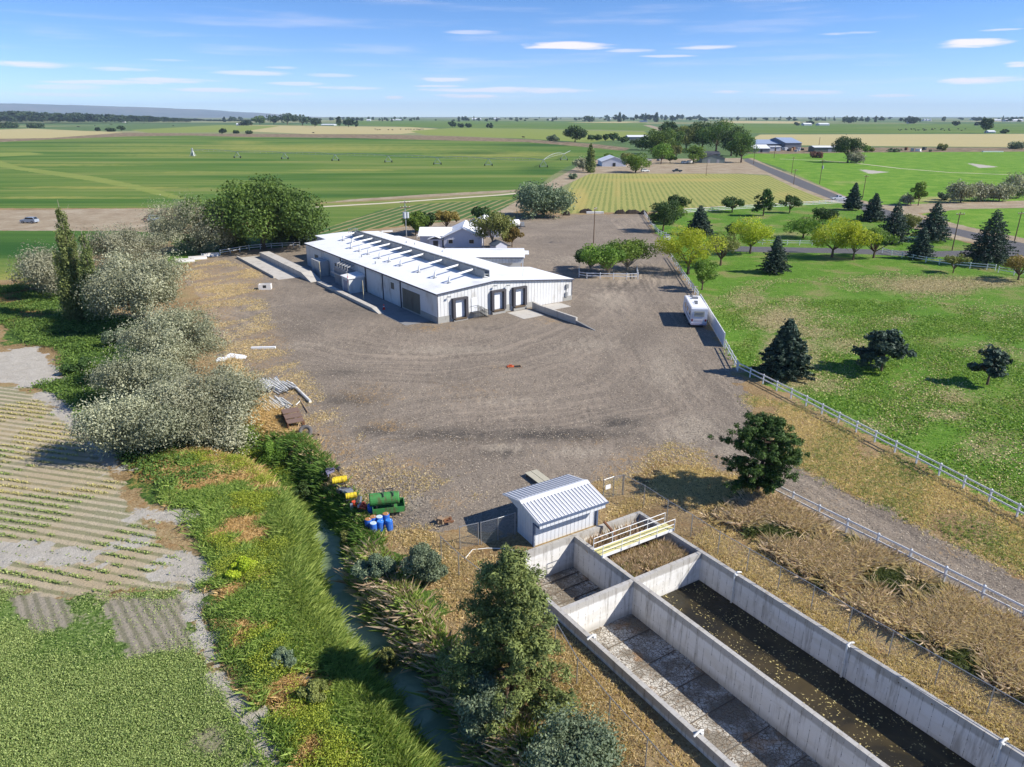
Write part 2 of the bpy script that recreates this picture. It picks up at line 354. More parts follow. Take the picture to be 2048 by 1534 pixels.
SPL = dict(
 dusty=[(1010, 895, 60, 10, .9), (1160, 905, 80, 14, .8), (1390, 860, 90, 40, .8), (1330, 740, 50, 60, .8), (1180, 690, 90, 20, .7), (900, 700, 160, 14, .7), (620, 690, 100, 12, .6), (1220, 600, 60, 30, .7), (1240, 545, 60, 20, .6), (1000, 800, 110, 16, .6), (820, 1000, 60, 24, .7), (1460, 900, 60, 20, .7), (1000, 960, 60, 16, .5), (560, 640, 60, 12, .5), (1150, 520, 80, 12, .7)],
 dry=[(1900, 830, 80, 14, .6), (1560, 820, 30, 20, .5), (1960, 900, 60, 30, .5), (1590, 600, 40, 12, .5), (1760, 560, 100, 10, .5), (420, 600, 60, 90, 1), (470, 570, 80, 40, .8), (520, 700, 60, 60, .8), (560, 800, 60, 60, .8), (660, 900, 80, 40, .8), (700, 960, 60, 40, .8), (780, 850, 60, 14, .7), (740, 790, 90, 30, .5), (800, 930, 120, 25, .6), (900, 1000, 60, 25, .6),
      (1350, 925, 90, 30, 1), (1300, 900, 60, 14, .6), (1240, 950, 60, 30, .8), (850, 880, 200, 14, .3), (930, 780, 120, 40, .35), (640, 860, 50, 50, .6), (500, 540, 60, 20, .7), (860, 655, 60, 12, .6), (1100, 640, 40, 12, .5),
      (1000, 735, 40, 8, .5), (1290, 915, 90, 12, .7), (1180, 880, 120, 16, .35), (1090, 432, 80, 8, .7), (1230, 432, 80, 6, .5), (1100, 560, 90, 10, .3), (1215, 555, 60, 4, .6), (780, 1045, 60, 20, .5), (330, 940, 85, 28, 1.1), (420, 965, 70, 22, 1.1), (500, 1060, 55, 28, 1), (460, 1185, 35, 30, .9),
      (490, 1250, 35, 25, .6), (560, 870, 45, 45, 1), (600, 930, 25, 25, .8), (630, 1500, 20, 20, 1), (540, 1400, 50, 40, .5), (620, 1370, 60, 25, .7), (600, 1210, 30, 30, .3), (760, 1250, 60, 40, .3), (1010, 1330, 60, 60, .8),
      (1560, 640, 70, 30, .8), (1500, 600, 50, 25, .6), (1620, 665, 80, 25, .6), (1860, 570, 120, 18, .9), (1980, 565, 90, 14, .8), (1650, 770, 80, 30, .5), (1900, 790, 90, 20, .5), (1600, 760, 80, 20, .7), (1730, 850, 100, 30, .4), (1560, 470, 80, 8, .5), (1700, 460, 60, 6, .4),
      (250, 560, 200, 60, .5), (40, 570, 120, 30, .9), (30, 620, 60, 30, 1), (60, 720, 60, 26, 1.2), (80, 875, 160, 60, .7), (100, 980, 200, 16, .6), (60, 1060, 200, 12, .3),
      (1100, 325, 300, 5, .3), (620, 297, 420, 12, .62), (1000, 310, 220, 12, .6), (330, 300, 260, 10, .5), (330, 310, 200, 5, .5), (100, 330, 300, 4, .6), (200, 375, 250, 3, .8), (100, 395, 250, 3, .7), (700, 340, 120, 2, .8), (420, 345, 300, 3, .5), (1000, 385, 200, 4, .5), (480, 285, 80, 6, .6), (250, 290, 200, 5, .5),
      (1300, 360, 140, 6, .7), (1410, 360, 80, 5, .7), (1160, 400, 20, 30, .9), (1235, 380, 8, 40, .7), (1560, 390, 80, 12, .5), (1320, 350, 200, 5, .6), (1700, 365, 60, 6, .5), (1880, 400, 60, 8, .9), (1960, 345, 160, 6, .3), (1620, 350, 90, 10, .3),
      (380, 1330, 60, 40, .4), (330, 1400, 120, 60, .35), (420, 1480, 60, 50, .7), (160, 1230, 90, 30, .4), (1700, 1010, 300, 50, .3), (1900, 1100, 60, 30, .5), (1620, 700, 40, 60, .6), (1680, 690, 60, 20, .6), (1540, 700, 30, 50, .6), (1980, 700, 60, 20, .5), (1800, 640, 60, 14, .4)],
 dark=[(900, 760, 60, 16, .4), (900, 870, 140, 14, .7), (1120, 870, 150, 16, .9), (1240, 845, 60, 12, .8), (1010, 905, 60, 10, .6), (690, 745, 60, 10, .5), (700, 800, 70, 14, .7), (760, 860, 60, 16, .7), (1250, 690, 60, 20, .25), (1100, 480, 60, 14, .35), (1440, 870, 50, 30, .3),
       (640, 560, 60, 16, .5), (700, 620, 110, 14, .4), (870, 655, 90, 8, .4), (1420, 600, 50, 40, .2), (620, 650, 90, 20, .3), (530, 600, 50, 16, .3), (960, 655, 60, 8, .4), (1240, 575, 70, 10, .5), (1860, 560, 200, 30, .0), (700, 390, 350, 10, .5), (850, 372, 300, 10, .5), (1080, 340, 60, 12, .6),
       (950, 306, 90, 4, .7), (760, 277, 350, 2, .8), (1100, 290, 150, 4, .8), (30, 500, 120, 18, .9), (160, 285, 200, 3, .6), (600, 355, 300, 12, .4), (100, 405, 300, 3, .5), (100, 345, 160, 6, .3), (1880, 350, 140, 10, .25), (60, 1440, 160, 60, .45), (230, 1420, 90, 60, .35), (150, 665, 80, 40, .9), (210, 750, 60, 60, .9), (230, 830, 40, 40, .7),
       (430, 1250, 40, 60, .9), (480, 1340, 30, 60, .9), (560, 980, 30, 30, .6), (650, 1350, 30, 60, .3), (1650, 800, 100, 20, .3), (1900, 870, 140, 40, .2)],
 lush=[(460, 920, 90, 25, 1.2), (520, 950, 60, 22, 1.2), (480, 1140, 60, 40, 1), (540, 1110, 50, 30, .9), (500, 1010, 50, 22, 1), (560, 1330, 60, 60, .8), (620, 1430, 60, 60, 1), (680, 1510, 60, 50, 1), (590, 1380, 40, 30, .8), (540, 1270, 60, 30, .7), (440, 1090, 40, 25, .6),
       (1700, 700, 120, 40, .4), (1500, 560, 200, 16, .4), (1700, 590, 120, 20, .3), (30, 1290, 120, 30, .5), (1850, 310, 200, 4, .5), (1650, 330, 120, 8, .4)],
)
TRK = dict(
 tr1=[(300, 600), (430, 640), (560, 690), (700, 722), (860, 728), (1010, 712), (1130, 672), (1220, 620), (1275, 560), (1300, 500), (1240, 440)],
 tr2=[(1255, 520), (1290, 590), (1330, 660), (1375, 730), (1430, 800), (1500, 870), (1590, 945), (1700, 1010), (1860, 1100), (2200, 1265)],
 tr3=[(1060, 570), (1180, 600), (1290, 660), (1330, 740), (1270, 800), (1100, 830), (900, 845), (700, 900)],
)

def build_ground():
    ys = [-60, -40, -25, -12, -2, 5, 10]; y = 14.0
    while y < 26500: ys.append(y); y *= 1.0128
    ys = np.array(ys); nT = 470
    ts = np.linspace(-1.25, 1.25, nT); sc_ = np.maximum(ys, 30.0)
    X = ts[None, :]*sc_[:, None]; Y = np.repeat(ys[:, None], nT, 1)
    P = np.stack([X.ravel(), Y.ravel()], 1); n = len(P)
    # pull the vertices next to the tank's outline onto it, so the opening is cut cleanly
    near = (np.abs(P[:, 0]-12) < 40) & (P[:, 1] < 75) & (P[:, 1] > -5)
    idx = np.where(near)[0]; Q = P[idx]; H = np.array(HOLE)
    d, ins, _, _ = poly_dist(Q, H)
    b = np.full(len(Q), 1e9); proj = Q.copy()
    for i in range(4):
        a = H[i]; ab = H[(i+1) % 4]-a; t = np.clip(((Q-a)@ab)/(ab@ab), 0, 1); pr = a+t[:, None]*ab; dd = np.hypot(*(Q-pr).T)
        u = dd < b; b = np.where(u, dd, b); proj[u] = pr[u]
    cell = 0.0128*Q[:, 1]*0.62
    mv = b < cell; P[idx[mv]] = proj[mv]
    Z = hz(P[:, 0], P[:, 1])
    nr = len(ys)
    I = (np.arange(nr-1)[:, None]*nT+np.arange(nT-1)[None, :]).ravel()
    F = np.stack([I, I+1, I+nT+1, I+nT], 1)
    cen = P[F].mean(1); nc = (np.abs(cen[:, 0]-12) < 40) & (cen[:, 1] < 75) & (cen[:, 1] > -10)
    drop = np.zeros(len(F), bool); _, ii, _, _ = poly_dist(cen[nc], H); drop[np.where(nc)[0]] = ii
    F = F[~drop]
    V = np.column_stack([P, Z])
    o = np_mesh('ground', V, F, ground_mat(), smooth=True); tag(o, kind='structure')
    me = o.data
    R = np.maximum(P[:, 1], 5)
    for k, polys in ZP.items():
        best = np.full(n, -1e4)
        for pl in polys:
            w = np.array(atp(pl)); lo = w.min(0); hi = w.max(0); mg = 12+0.06*np.hypot(*np.abs(w).max(0))
            m = (P[:, 0] > lo[0]-mg) & (P[:, 0] < hi[0]+mg) & (P[:, 1] > lo[1]-mg) & (P[:, 1] < hi[1]+mg)
            d, ins, _, _ = poly_dist(P[m], w); sd = np.where(ins, d, -d)
            best[m] = np.maximum(best[m], sd)
        lim = 8+0.05*R
        a = me.attributes.new('z_'+k, 'FLOAT', 'POINT'); a.data.foreach_set('value', np.clip(best, -lim, lim).astype(np.float32))
    zc = P[:, 1]*math.cos(PITCH)-(Z-CAMH)*math.sin(PITCH); up = P[:, 1]*math.sin(PITCH)+(Z-CAMH)*math.cos(PITCH)
    zc = np.maximum(zc, 3); PX = 1024+FPX*P[:, 0]/zc; PY = 767-FPX*up/zc
    for k, L in SPL.items():
        acc = np.zeros(n)
        for (x, y, rx, ry, s) in L: acc = np.maximum(acc, s*np.exp(-0.9*(((PX-x)/rx)**2+((PY-y)/ry)**2)))
        a = me.attributes.new('s_'+k, 'FLOAT', 'POINT'); a.data.foreach_set('value', acc.astype(np.float32))
    for k, L in TRK.items():
        w = atp(L); m = (P[:, 1] < 260) & (np.abs(P[:, 0]) < 160); d, _, sd, al = poly_dist(P[m], w, False)
        v = np.full(n, 60.0); v[m] = np.clip(d*np.where(sd == 0, 1, sd), -60, 60)
        a = me.attributes.new(k, 'FLOAT', 'POINT'); a.data.foreach_set('value', v.astype(np.float32))
    return o

def GS(r, g, b, k=.80, sat=.86):
    a = .3*r+.55*g+.15*b; return S(a+(r-a)*sat, a+(g-a)*sat, a+(b-a)*sat, k)
def ground_mat():
    m = bpy.data.materials.new('ground_cover'); m.use_nodes = True; nt = m.node_tree; g = NG(nt); b = nt.nodes['Principled BSDF']
    P = g.n('ShaderNodeNewGeometry').outputs['Position']
    nF0 = g.noise(P, 4.2, 6, .8); nF = g.m('ADD', g.m('MULTIPLY', g.m('SUBTRACT', nF0, .5), 1.7), .5, clamp=True)        # 0.2 m grain
    nM = g.noise(P, 0.9, 4, .6)       # metre clumps
    nL = g.noise(P, 0.13, 4, .6, .4)       # 8 m patches
    nX = g.noise(P, 0.02, 4, .6, .3)      # 50 m patches
    nS = g.noise(g.scale(P, 1.0, .25, 1, .5), 1.5, 3, .6)
    mixn = g.m('ADD', g.m('MULTIPLY', nF, .5), g.m('MULTIPLY', nM, .5))
    dry, dark, lush, dusty = g.attr('s_dry'), g.attr('s_dark'), g.attr('s_lush'), g.attr('s_dusty')
    def thr(a, k=0.0, w=.10):                       # splat broken up by noise
        return g.ss(g.m('ADD', g.m('ADD', a, g.m('MULTIPLY', g.m('SUBTRACT', nM, .5), 1.3)), g.m('MULTIPLY', g.m('SUBTRACT', nF, .5), 1.3)), .5-w+k, .5+w+k)
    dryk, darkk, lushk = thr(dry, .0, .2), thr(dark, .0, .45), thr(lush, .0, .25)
    drys = g.ss(g.m('ADD', dry, g.m('MULTIPLY', g.m('SUBTRACT', nL, .5), .8)), .25, .8)
    fark = g.ss(g.n('ShaderNodeSeparateXYZ', {0: P}).outputs[1], 130, 260)
    dryk = g.mix(fark, dryk, drys)
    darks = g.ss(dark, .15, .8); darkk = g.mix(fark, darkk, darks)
    c_straw = g.ramp(g.m('ADD', g.m('MULTIPLY', nF, .55), g.m('MULTIPLY', nL, .45)), [(.28, GS(96, 74, 48)), (.42, GS(148, 120, 78)), (.56, GS(184, 154, 106)), (.72, GS(214, 192, 148))])
    c_straw = g.mix(g.m('MULTIPLY', g.ss(nM, .52, .72), .6), c_straw, GS(172, 124, 70))
    c_straw = g.mix(g.m('MULTIPLY', g.ss(nL, .55, .66), g.ss(nF, .45, .6)), c_straw, GS(110, 118, 60))
    # far farmland: long parcels of green, straw and soil
    vo = g.n('ShaderNodeTexVoronoi', {'Vector': g.scale(P, .0009, .0016, 1, .12), 'Scale': 1.0, 'Randomness': .8}, distance='CHEBYCHEV')
    par = g.n('ShaderNodeSeparateColor', {0: vo.outputs['Color']}).outputs[0]
    c_far = g.ramp(par, [(0, GS(82, 118, 62)), (.28, GS(104, 134, 70)), (.5, GS(70, 108, 60)), (.62, GS(176, 164, 112)), (.8, GS(120, 140, 78)), (1, GS(190, 178, 130))])
    c_far = g.mix(g.m('MULTIPLY', nX, .4), c_far, GS(120, 128, 84))
    yy = g.n('ShaderNodeSeparateXYZ', {0: P}).outputs[1]
    col = g.mix(g.ss(yy, 250, 320), c_straw, c_far)
    def zone(name, c):
        nonlocal col
        amp, sc_ = ZPAR[name]
        nn = nM if sc_ < 1.4 else (g.noise(P, 1.0/sc_, 4, .65))
        dist = g.m('MULTIPLY', yy, .0012)
        sd = g.m('ADD', g.attr('z_'+name), g.m('MULTIPLY', g.m('SUBTRACT', nn, .5), amp*2.2))
        f = g.ss(sd, g.m('SUBTRACT', -0.12, dist), g.m('ADD', .12, dist))
        col = g.mix(f, col, c)
    # pasture
    c = g.ramp(g.m('ADD', g.m('MULTIPLY', nM, .4), g.m('MULTIPLY', nL, .6)), [(.3, S(84, 124, 38, .85)), (.5, S(108, 150, 46, .85)), (.7, S(150, 170, 74, .85))])
    c = g.mix(dryk, c, GS(180, 172, 104)); zone('pasture', c)
    # pivot field: streaks along the wheel rings
    st = g.noise(g.scale(P, .004, .03, 1, -.06), 1.0, 4, .55, .5)
    st2 = g.noise(g.scale(P, .012, .22, 1, -.06), 1.0, 3, .6, .2)
    c = g.ramp(g.m('ADD', g.m('MULTIPLY', st, .65), g.m('MULTIPLY', st2, .35)), [(.28, S(62, 98, 38, .82)), (.42, S(80, 116, 46, .82)), (.54, S(112, 134, 62, .82)), (.70, S(156, 152, 90, .82))])
    c = g.mix(g.m('MULTIPLY', dryk, .8), c, S(164, 160, 84, .85)); c = g.mix(g.m('MULTIPLY', darkk, .8), c, S(46, 90, 34, .82))
    zone('field', c)
    c = g.mix(st2, GS(190, 170, 112), GS(214, 196, 140)); zone('tan', g.mix(g.m('MULTIPLY', nX, .5), c, GS(176, 172, 104)))
    zone('bright', g.mix(st2, S(108, 132, 54, .82), S(164, 168, 92, .82)))
    rv = g.n('ShaderNodeSeparateXYZ', {0: g.scale(P, 1, 1, 1, ROT_YEL)}).outputs[0]
    rw = g.ss(g.m('ADD', g.m('SINE', g.m('MULTIPLY', rv, 2*math.pi/2.1)), g.m('MULTIPLY', g.m('SUBTRACT', nL, .5), 5.0)), -.3, .9)
    c = g.mix(g.m('MULTIPLY', rw, .55), g.mix(nL, GS(160, 164, 80), GS(186, 176, 96)), GS(104, 130, 54)); c = g.mix(g.m('MULTIPLY', dryk, .75), c, GS(196, 174, 92)); zone('rowyel', c)
    rv = g.n('ShaderNodeSeparateXYZ', {0: g.scale(P, 1, 1, 1, ROT_STRIP)}).outputs[0]
    rw = g.ss(g.m('ADD', g.m('SINE', g.m('MULTIPLY', rv, 2*math.pi/3.2)), g.m('MULTIPLY', g.m('SUBTRACT', nL, .5), 2.0)), .2, .9)
    zone('rowstrip', g.mix(g.m('MULTIPLY', rw, .7), GS(84, 120, 56), GS(190, 164, 112)))
    c = g.ramp(g.m('ADD', g.m('MULTIPLY', nM, .4), g.m('MULTIPLY', nL, .6)), [(.3, GS(146, 122, 92)), (.5, GS(176, 156, 126)), (.7, GS(200, 184, 156))]); zone('dirt', c)
    c = g.ramp(nL, [(.35, GS(108, 100, 66)), (.5, GS(146, 122, 96)), (.7, GS(176, 160, 120))]); zone('scrub', c)
    # lawn
    c = g.ramp(g.m('ADD', g.m('MULTIPLY', nF, .5), g.m('ADD', g.m('MULTIPLY', nM, .25), g.m('MULTIPLY', nL, .25))), [(.30, S(52, 80, 24, .85)), (.44, S(84, 122, 36, .85)), (.56, S(108, 148, 50, .85)), (.70, S(156, 172, 88, .85))])
    bare = g.ss(g.m('ADD', nL, g.m('MULTIPLY', g.m('SUBTRACT', nF, .5), .6)), .52, .70)
    c = g.mix(g.m('MULTIPLY', bare, .8), c, GS(158, 140, 92)); c = g.mix(g.m('MULTIPLY', dryk, .85), c, g.mix(nF, GS(150, 124, 84), GS(196, 176, 132)))
    c = g.mix(g.m('MULTIPLY', lushk, .5), c, GS(112, 160, 48)); zone('lawn', c)
    # weeds
    c = g.ramp(mixn, [(.34, GS(40, 62, 24)), (.46, GS(66, 96, 36)), (.56, GS(100, 134, 48)), (.68, GS(140, 164, 70))])
    c = g.mix(g.m('MULTIPLY', darkk, .7), c, GS(44, 82, 26)); c = g.mix(g.m('MULTIPLY', lushk, .8), c, g.mix(nF, GS(120, 150, 30), GS(170, 190, 50)))
    c = g.mix(g.m('MULTIPLY', dryk, .9), c, g.mix(nF, GS(150, 106, 56), GS(206, 164, 96))); zone('weeds', c)
    # alfalfa
    c = g.ramp(g.m('ADD', g.m('MULTIPLY', nF, .65), g.m('MULTIPLY', nL, .35)), [(.34, GS(44, 66, 22)), (.45, GS(78, 108, 38)), (.54, GS(110, 142, 56)), (.66, GS(156, 178, 96))])
    c = g.mix(g.m('MULTIPLY', darkk, .5), c, GS(62, 84, 34)); c = g.mix(g.m('MULTIPLY', dryk, .8), c, g.mix(nF, GS(120, 108, 76), GS(190, 178, 150))); zone('alf', c)
    # row crop on pale soil
    rv = g.n('ShaderNodeSeparateXYZ', {0: g.scale(P, 1, 1, 1, ROT_ROWS)}).outputs[1]
    rw = g.ss(g.m('ADD', g.m('SINE', g.m('MULTIPLY', rv, 2*math.pi/0.95)), g.m('ADD', g.m('MULTIPLY', g.m('SUBTRACT', nF, .5), 2.2), g.m('MULTIPLY', g.m('SUBTRACT', nL, .5), 4.5))), -.5, .5)
    soil = g.mix(nL, GS(176, 150, 104), GS(226, 212, 184))
    c = g.mix(g.m('MULTIPLY', rw, .55), soil, g.mix(dryk, g.mix(nF, GS(62, 84, 34), GS(112, 132, 62)), g.mix(nF, GS(140, 122, 68), GS(188, 166, 104))))
    zone('rows', c)
    zone('pale', g.mix(g.m('MULTIPLY', g.ss(nF, .5, .9), .6), g.mix(nM, GS(176, 164, 146), GS(220, 212, 198)), GS(132, 134, 92)))
    rv = g.n('ShaderNodeSeparateXYZ', {0: g.scale(P, 1, 1, 1, ROT_PLOT)}).outputs[0]
    rw = g.ss(g.m('ADD', g.m('SINE', g.m('MULTIPLY', rv, 2*math.pi/0.6)), g.m('MULTIPLY', g.m('SUBTRACT', nF, .5), 3.5)), -.4, .8)
    zone('plot', g.mix(g.m('MULTIPLY', rw, .55), GS(172, 160, 138), GS(112, 114, 76)))
    # gravel yard with tyre tracks
    c = g.ramp(g.m('ADD', g.m('MULTIPLY', nF, .55), g.m('ADD', g.m('MULTIPLY', nM, .2), g.m('MULTIPLY', nL, .25))), [(.26, GS(98, 88, 77)), (.44, GS(137, 123, 107)), (.56, GS(160, 145, 127)), (.74, GS(206, 189, 166))])
    tk = None
    for nm, frq, wid, amp in (('tr1', 1.0, 10.0, 5.0), ('tr2', 1.1, 8.0, 6.5), ('tr3', .9, 8.0, 4.8)):
        t = g.m('ADD', g.attr(nm), g.m('MULTIPLY', g.m('SUBTRACT', nL, .5), 3.5))
        vec = g.n('ShaderNodeCombineXYZ', {0: g.m('MULTIPLY', t, frq), 1: g.m('MULTIPLY', g.m('ADD', nX, nL), 1.2), 2: len(nm)*1.0+wid}).outputs[0]
        s1 = g.noise(vec, 1.0, 4, .7)
        fade = g.m('MULTIPLY', g.ss(nX, .35, .6), 1.0); fade = g.m('MULTIPLY', fade, g.m('POWER', 2.718, g.m('MULTIPLY', g.m('MULTIPLY', t, t), -1.0/(wid*wid))))
        k = g.m('MULTIPLY', g.m('SUBTRACT', s1, .48), g.m('MULTIPLY', fade, amp))
        tk = k if tk is None else g.m('ADD', tk, k)
    c = g.mix(g.m('MAXIMUM', g.m('MULTIPLY', tk, .9), 0.0, clamp=True), c, GS(192, 172, 148))
    c = g.mix(g.m('MAXIMUM', g.m('MULTIPLY', tk, -.7), 0.0, clamp=True), c, GS(96, 86, 78))
    c = g.mix(g.m('MULTIPLY', g.ss(g.m('ADD', nX, g.m('MULTIPLY', nS, .5)), .72, .95), .45), c, GS(190, 170, 146))
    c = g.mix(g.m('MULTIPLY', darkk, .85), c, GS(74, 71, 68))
    c = g.mix(g.m('MULTIPLY', g.ss(g.m('ADD', dusty, g.m('MULTIPLY', g.m('SUBTRACT', nS, .5), 1.2)), .3, .8), g.ss(nF, .2, .9)), c, GS(200, 184, 160))
    strw = g.mix(nF, GS(158, 116, 70), GS(206, 172, 118))
    nS2 = g.noise(g.scale(P, 1.0, .35, 1, .9), 3.2, 3, .7, 1.5)
    c = g.mix(g.m('MULTIPLY', dryk, g.ss(nS2, .42, .62)), c, strw)
    sprs = g.ss(g.m('ADD', nS2, g.m('MULTIPLY', g.m('SUBTRACT', nL, .5), .5)), .64, .74)
    c = g.mix(g.m('MULTIPLY', sprs, .5), c, GS(190, 164, 126)); zone('gravel', c)
    # asphalt roads
    zone('asphalt', g.mix(nM, GS(98, 97, 100), GS(122, 120, 120)))
    g.put(b.inputs['Base Color'], col); b.inputs['Roughness'].default_value = .95; b.inputs['Specular IOR Level'].default_value = .12
    hgt = g.m('ADD', g.m('MULTIPLY', nF, .12), g.m('MULTIPLY', nM, .22))
    bp = g.n('ShaderNodeBump', {'Strength': .75, 'Distance': 1.0, 'Height': hgt}); g.put(b.inputs['Normal'], bp.outputs[0])
    return m
def ang(p, q):
    a = at(*p); b = at(*q); return math.atan2(b[1]-a[1], b[0]-a[0])
ROT_ROWS = -ang((0, 911), (187, 937)); ROT_PLOT = math.pi/2-ang((303, 1310), (252, 1214)); ROT_YEL = math.pi/2-ang((1160, 425), (1190, 350)); ROT_STRIP = math.pi/2-ang((760, 455), (850, 425))
build_ground()
def lane(pts, w, name='path', z=.03):
    W_ = [np.array(at(*p)[:2]) for p in pts]; V = []; F = []
    for i, p in enumerate(W_):
        d = W_[min(i+1, len(W_)-1)]-W_[max(i-1, 0)]; d = d/np.linalg.norm(d); q = np.array([-d[1], d[0]])*w/2; V += [(*(p+q), z), (*(p-q), z)]
    F = [(2*i, 2*i+1, 2*i+3, 2*i+2) for i in range(len(W_)-1)]
    o = np_mesh(name, V, F, pmat('pale_lane', S(200, 188, 164), .95, .12, .3)); tag(o, kind='structure')

lane([(600, 416), (760, 407), (900, 397), (1000, 390), (1050, 385)], 3.0)
lane([(1560, 318), (1640, 321), (1700, 325), (1800, 337), (1900, 345), (2060, 351)], 2.2)
# creek water
def water_mat(name, c1, c2, rough, specks=None, sc1=.35):
    m = bpy.data.materials.new(name); m.use_nodes = True; g = NG(m.node_tree); b = m.node_tree.nodes['Principled BSDF']
    P = g.n('ShaderNodeNewGeometry').outputs['Position']
    c = g.mix(g.ss(g.noise(P, sc1, 4, .6, .6), .4, .65), c1, c2); r = rough
    if specks:
        a = g.noise(P, 1.1, 3, .6, .5); f = g.noise(P, 6.5, 2, .6)
        mk = g.m('MULTIPLY', g.ss(f, .62, .66), g.ss(a, .42, .6)); c = g.mix(mk, c, specks); r = g.m('ADD', rough, g.m('MULTIPLY', mk, .7))
    g.put(b.inputs['Base Color'], c); g.put(b.inputs['Roughness'], r); b.inputs['Specular IOR Level'].default_value = .35
    bp = g.n('ShaderNodeBump', {'Strength': .12, 'Distance': .2, 'Height': g.noise(P, 3.5, 3, .5)}); g.put(b.inputs['Normal'], bp.outputs[0])
    return m
def build_creek():
    V = []; pts = np.array(CREEK); 
    fine = []
    for i in range(len(pts)-1):
        for t in np.linspace(0, 1, 6, endpoint=False): fine.append(pts[i]*(1-t)+pts[i+1]*t)
    fine.append(pts[-1]); fine = np.array(fine)
    fine = fine[fine[:, 1] < 60]
    d = np.gradient(fine, axis=0); d /= np.linalg.norm(d, axis=1)[:, None]; nrm = np.stack([-d[:, 1], d[:, 0]], 1)
    for p, q in zip(fine, nrm):
        for s in (-2.6, 0, 2.6): V.append((*(p+q*s), WZ))
    n = len(fine); F = []
    for i in range(n-1):
        for k in range(2): a = i*3+k; F.append((a, a+1, a+4, a+3))
    o = np_mesh('creek_water', V, F, water_mat('creek_water', S(112, 128, 92), S(152, 162, 124), .3)); tag(o, kind='structure')
build_creek()

# hills on the left horizon
def build_hills():
    n = 120; D = 16000; V = []; F = []
    r = np.random.default_rng(3)
    prof = np.interp(np.linspace(0, 1, n), [0, .35, .5, .66, .82, .93, 1], [300, 330, 318, 262, 190, 90, 0])
    x0 = (-900-1024)/FPX*D*.94; x1 = (600-1024)/FPX*D*.94
    for i in range(n):
        x = x0+(x1-x0)*i/(n-1); h = prof[i]*(1+.03*math.sin(i*.7)+.02*math.sin(i*2.1)); gl = .5+.5*math.sin(i*1.9+math.sin(i*.53)*3)
        for (f, dy) in ((0, -2400-200*gl), (.35, -1500-500*gl), (.72, -800-350*gl), (.96, -150), (1, 300), (.98, 1500), (0, 4000)):
            V.append((x, D+dy, h*f-5))
    for i in range(n-1):
        for k in range(6): a = i*7+k; F.append((a, a+7, a+8, a+1))
    m = bpy.data.materials.new('hazy_sage_hillside'); m.use_nodes = True; g = NG(m.node_tree); b = m.node_tree.nodes['Principled BSDF']
    P = g.n('ShaderNodeNewGeometry').outputs['Position']
    c = g.ramp(g.noise(g.scale(P, .0006, .002, .006), 1.0, 5, .6, .5), [(.3, S(70, 88, 92)), (.5, S(96, 104, 106)), (.7, S(122, 116, 112))]); g.put(b.inputs['Base Color'], c); b.inputs['Roughness'].default_value = 1  # sage tones shifted bluish to carry the distance haze
    o = np_mesh('hills', V, np.array(F), m, smooth=True); tag(o, kind='structure')
build_hills()
# ------------------------------------------------------------------ concrete raceway tank
def concrete_mat(name, angle, base=S(238, 233, 222), white=False):
    if name in MATS: return MATS[name]
    m = bpy.data.materials.new(name); m.use_nodes = True; g = NG(m.node_tree); b = m.node_tree.nodes['Principled BSDF']
    P = g.n('ShaderNodeNewGeometry').outputs['Position']
    q = g.scale(P, 1, 1, 1, -angle); s = g.n('ShaderNodeSeparateXYZ', {0: q}); X, Y, Z = s.outputs
    n1 = g.noise(P, 1.2, 5, .65); n2 = g.noise(g.scale(q, 2.2, 2.2, .25), 1.0, 4, .7); n3 = g.noise(g.scale(q, .35, 1, 1.6), 1.0, 4, .6)
    c = g.mix(n1, tuple(x*.8 for x in base), tuple(min(.8, x*1.14) for x in base))
    c = g.mix(g.m('MULTIPLY', g.ss(n2, .48, .70), .55), c, S(116, 108, 96))
    c = g.mix(g.m('MULTIPLY', g.ss(n3, .5, .62), .3), c, S(196, 190, 176))
    # form joints and tie holes
    fr = g.m('ABSOLUTE', g.m('SUBTRACT', g.m('FRACT', g.m('DIVIDE', X, 0.62)), .5)); ln = g.ss(fr, .462, .49)
    ln = g.m('MULTIPLY', ln, g.ss(g.noise(P, 2.0, 2, .5), .4, .6))
    c = g.mix(g.m('MULTIPLY', ln, .65), c, S(86, 82, 78))
    fz = g.m('ABSOLUTE', g.m('SUBTRACT', g.m('FRACT', g.m('DIVIDE', Z, 0.8)), .5))
    dot = g.m('MULTIPLY', g.ss(fr, .45, .475), g.ss(fz, .46, .48)); c = g.mix(g.m('MULTIPLY', dot, .8), c, S(60, 58, 56))
    top = g.ss(g.m('ADD', Z, g.m('MULTIPLY', g.m('SUBTRACT', n2, .5), .25)), -.28, -.12)          # darker lip along the wall top, edge uneven
    c = g.mix(g.m('MULTIPLY', top, .55), c, S(128, 120, 108))
    low = g.ss(g.m('ADD', Z, g.m('MULTIPLY', g.m('SUBTRACT', n2, .5), .5)), -1.7, -2.3); c = g.mix(g.m('MULTIPLY', low, .4), c, S(120, 112, 96))
    g.put(b.inputs['Base Color'], c); b.inputs['Roughness'].default_value = .9; b.inputs['Specular IOR Level'].default_value = .15
    bp = g.n('ShaderNodeBump', {'Strength': .3, 'Distance': .04, 'Height': g.m('SUBTRACT', n1, ln)}); g.put(b.inputs['Normal'], bp.outputs[0])
    MATS[name] = m; return m
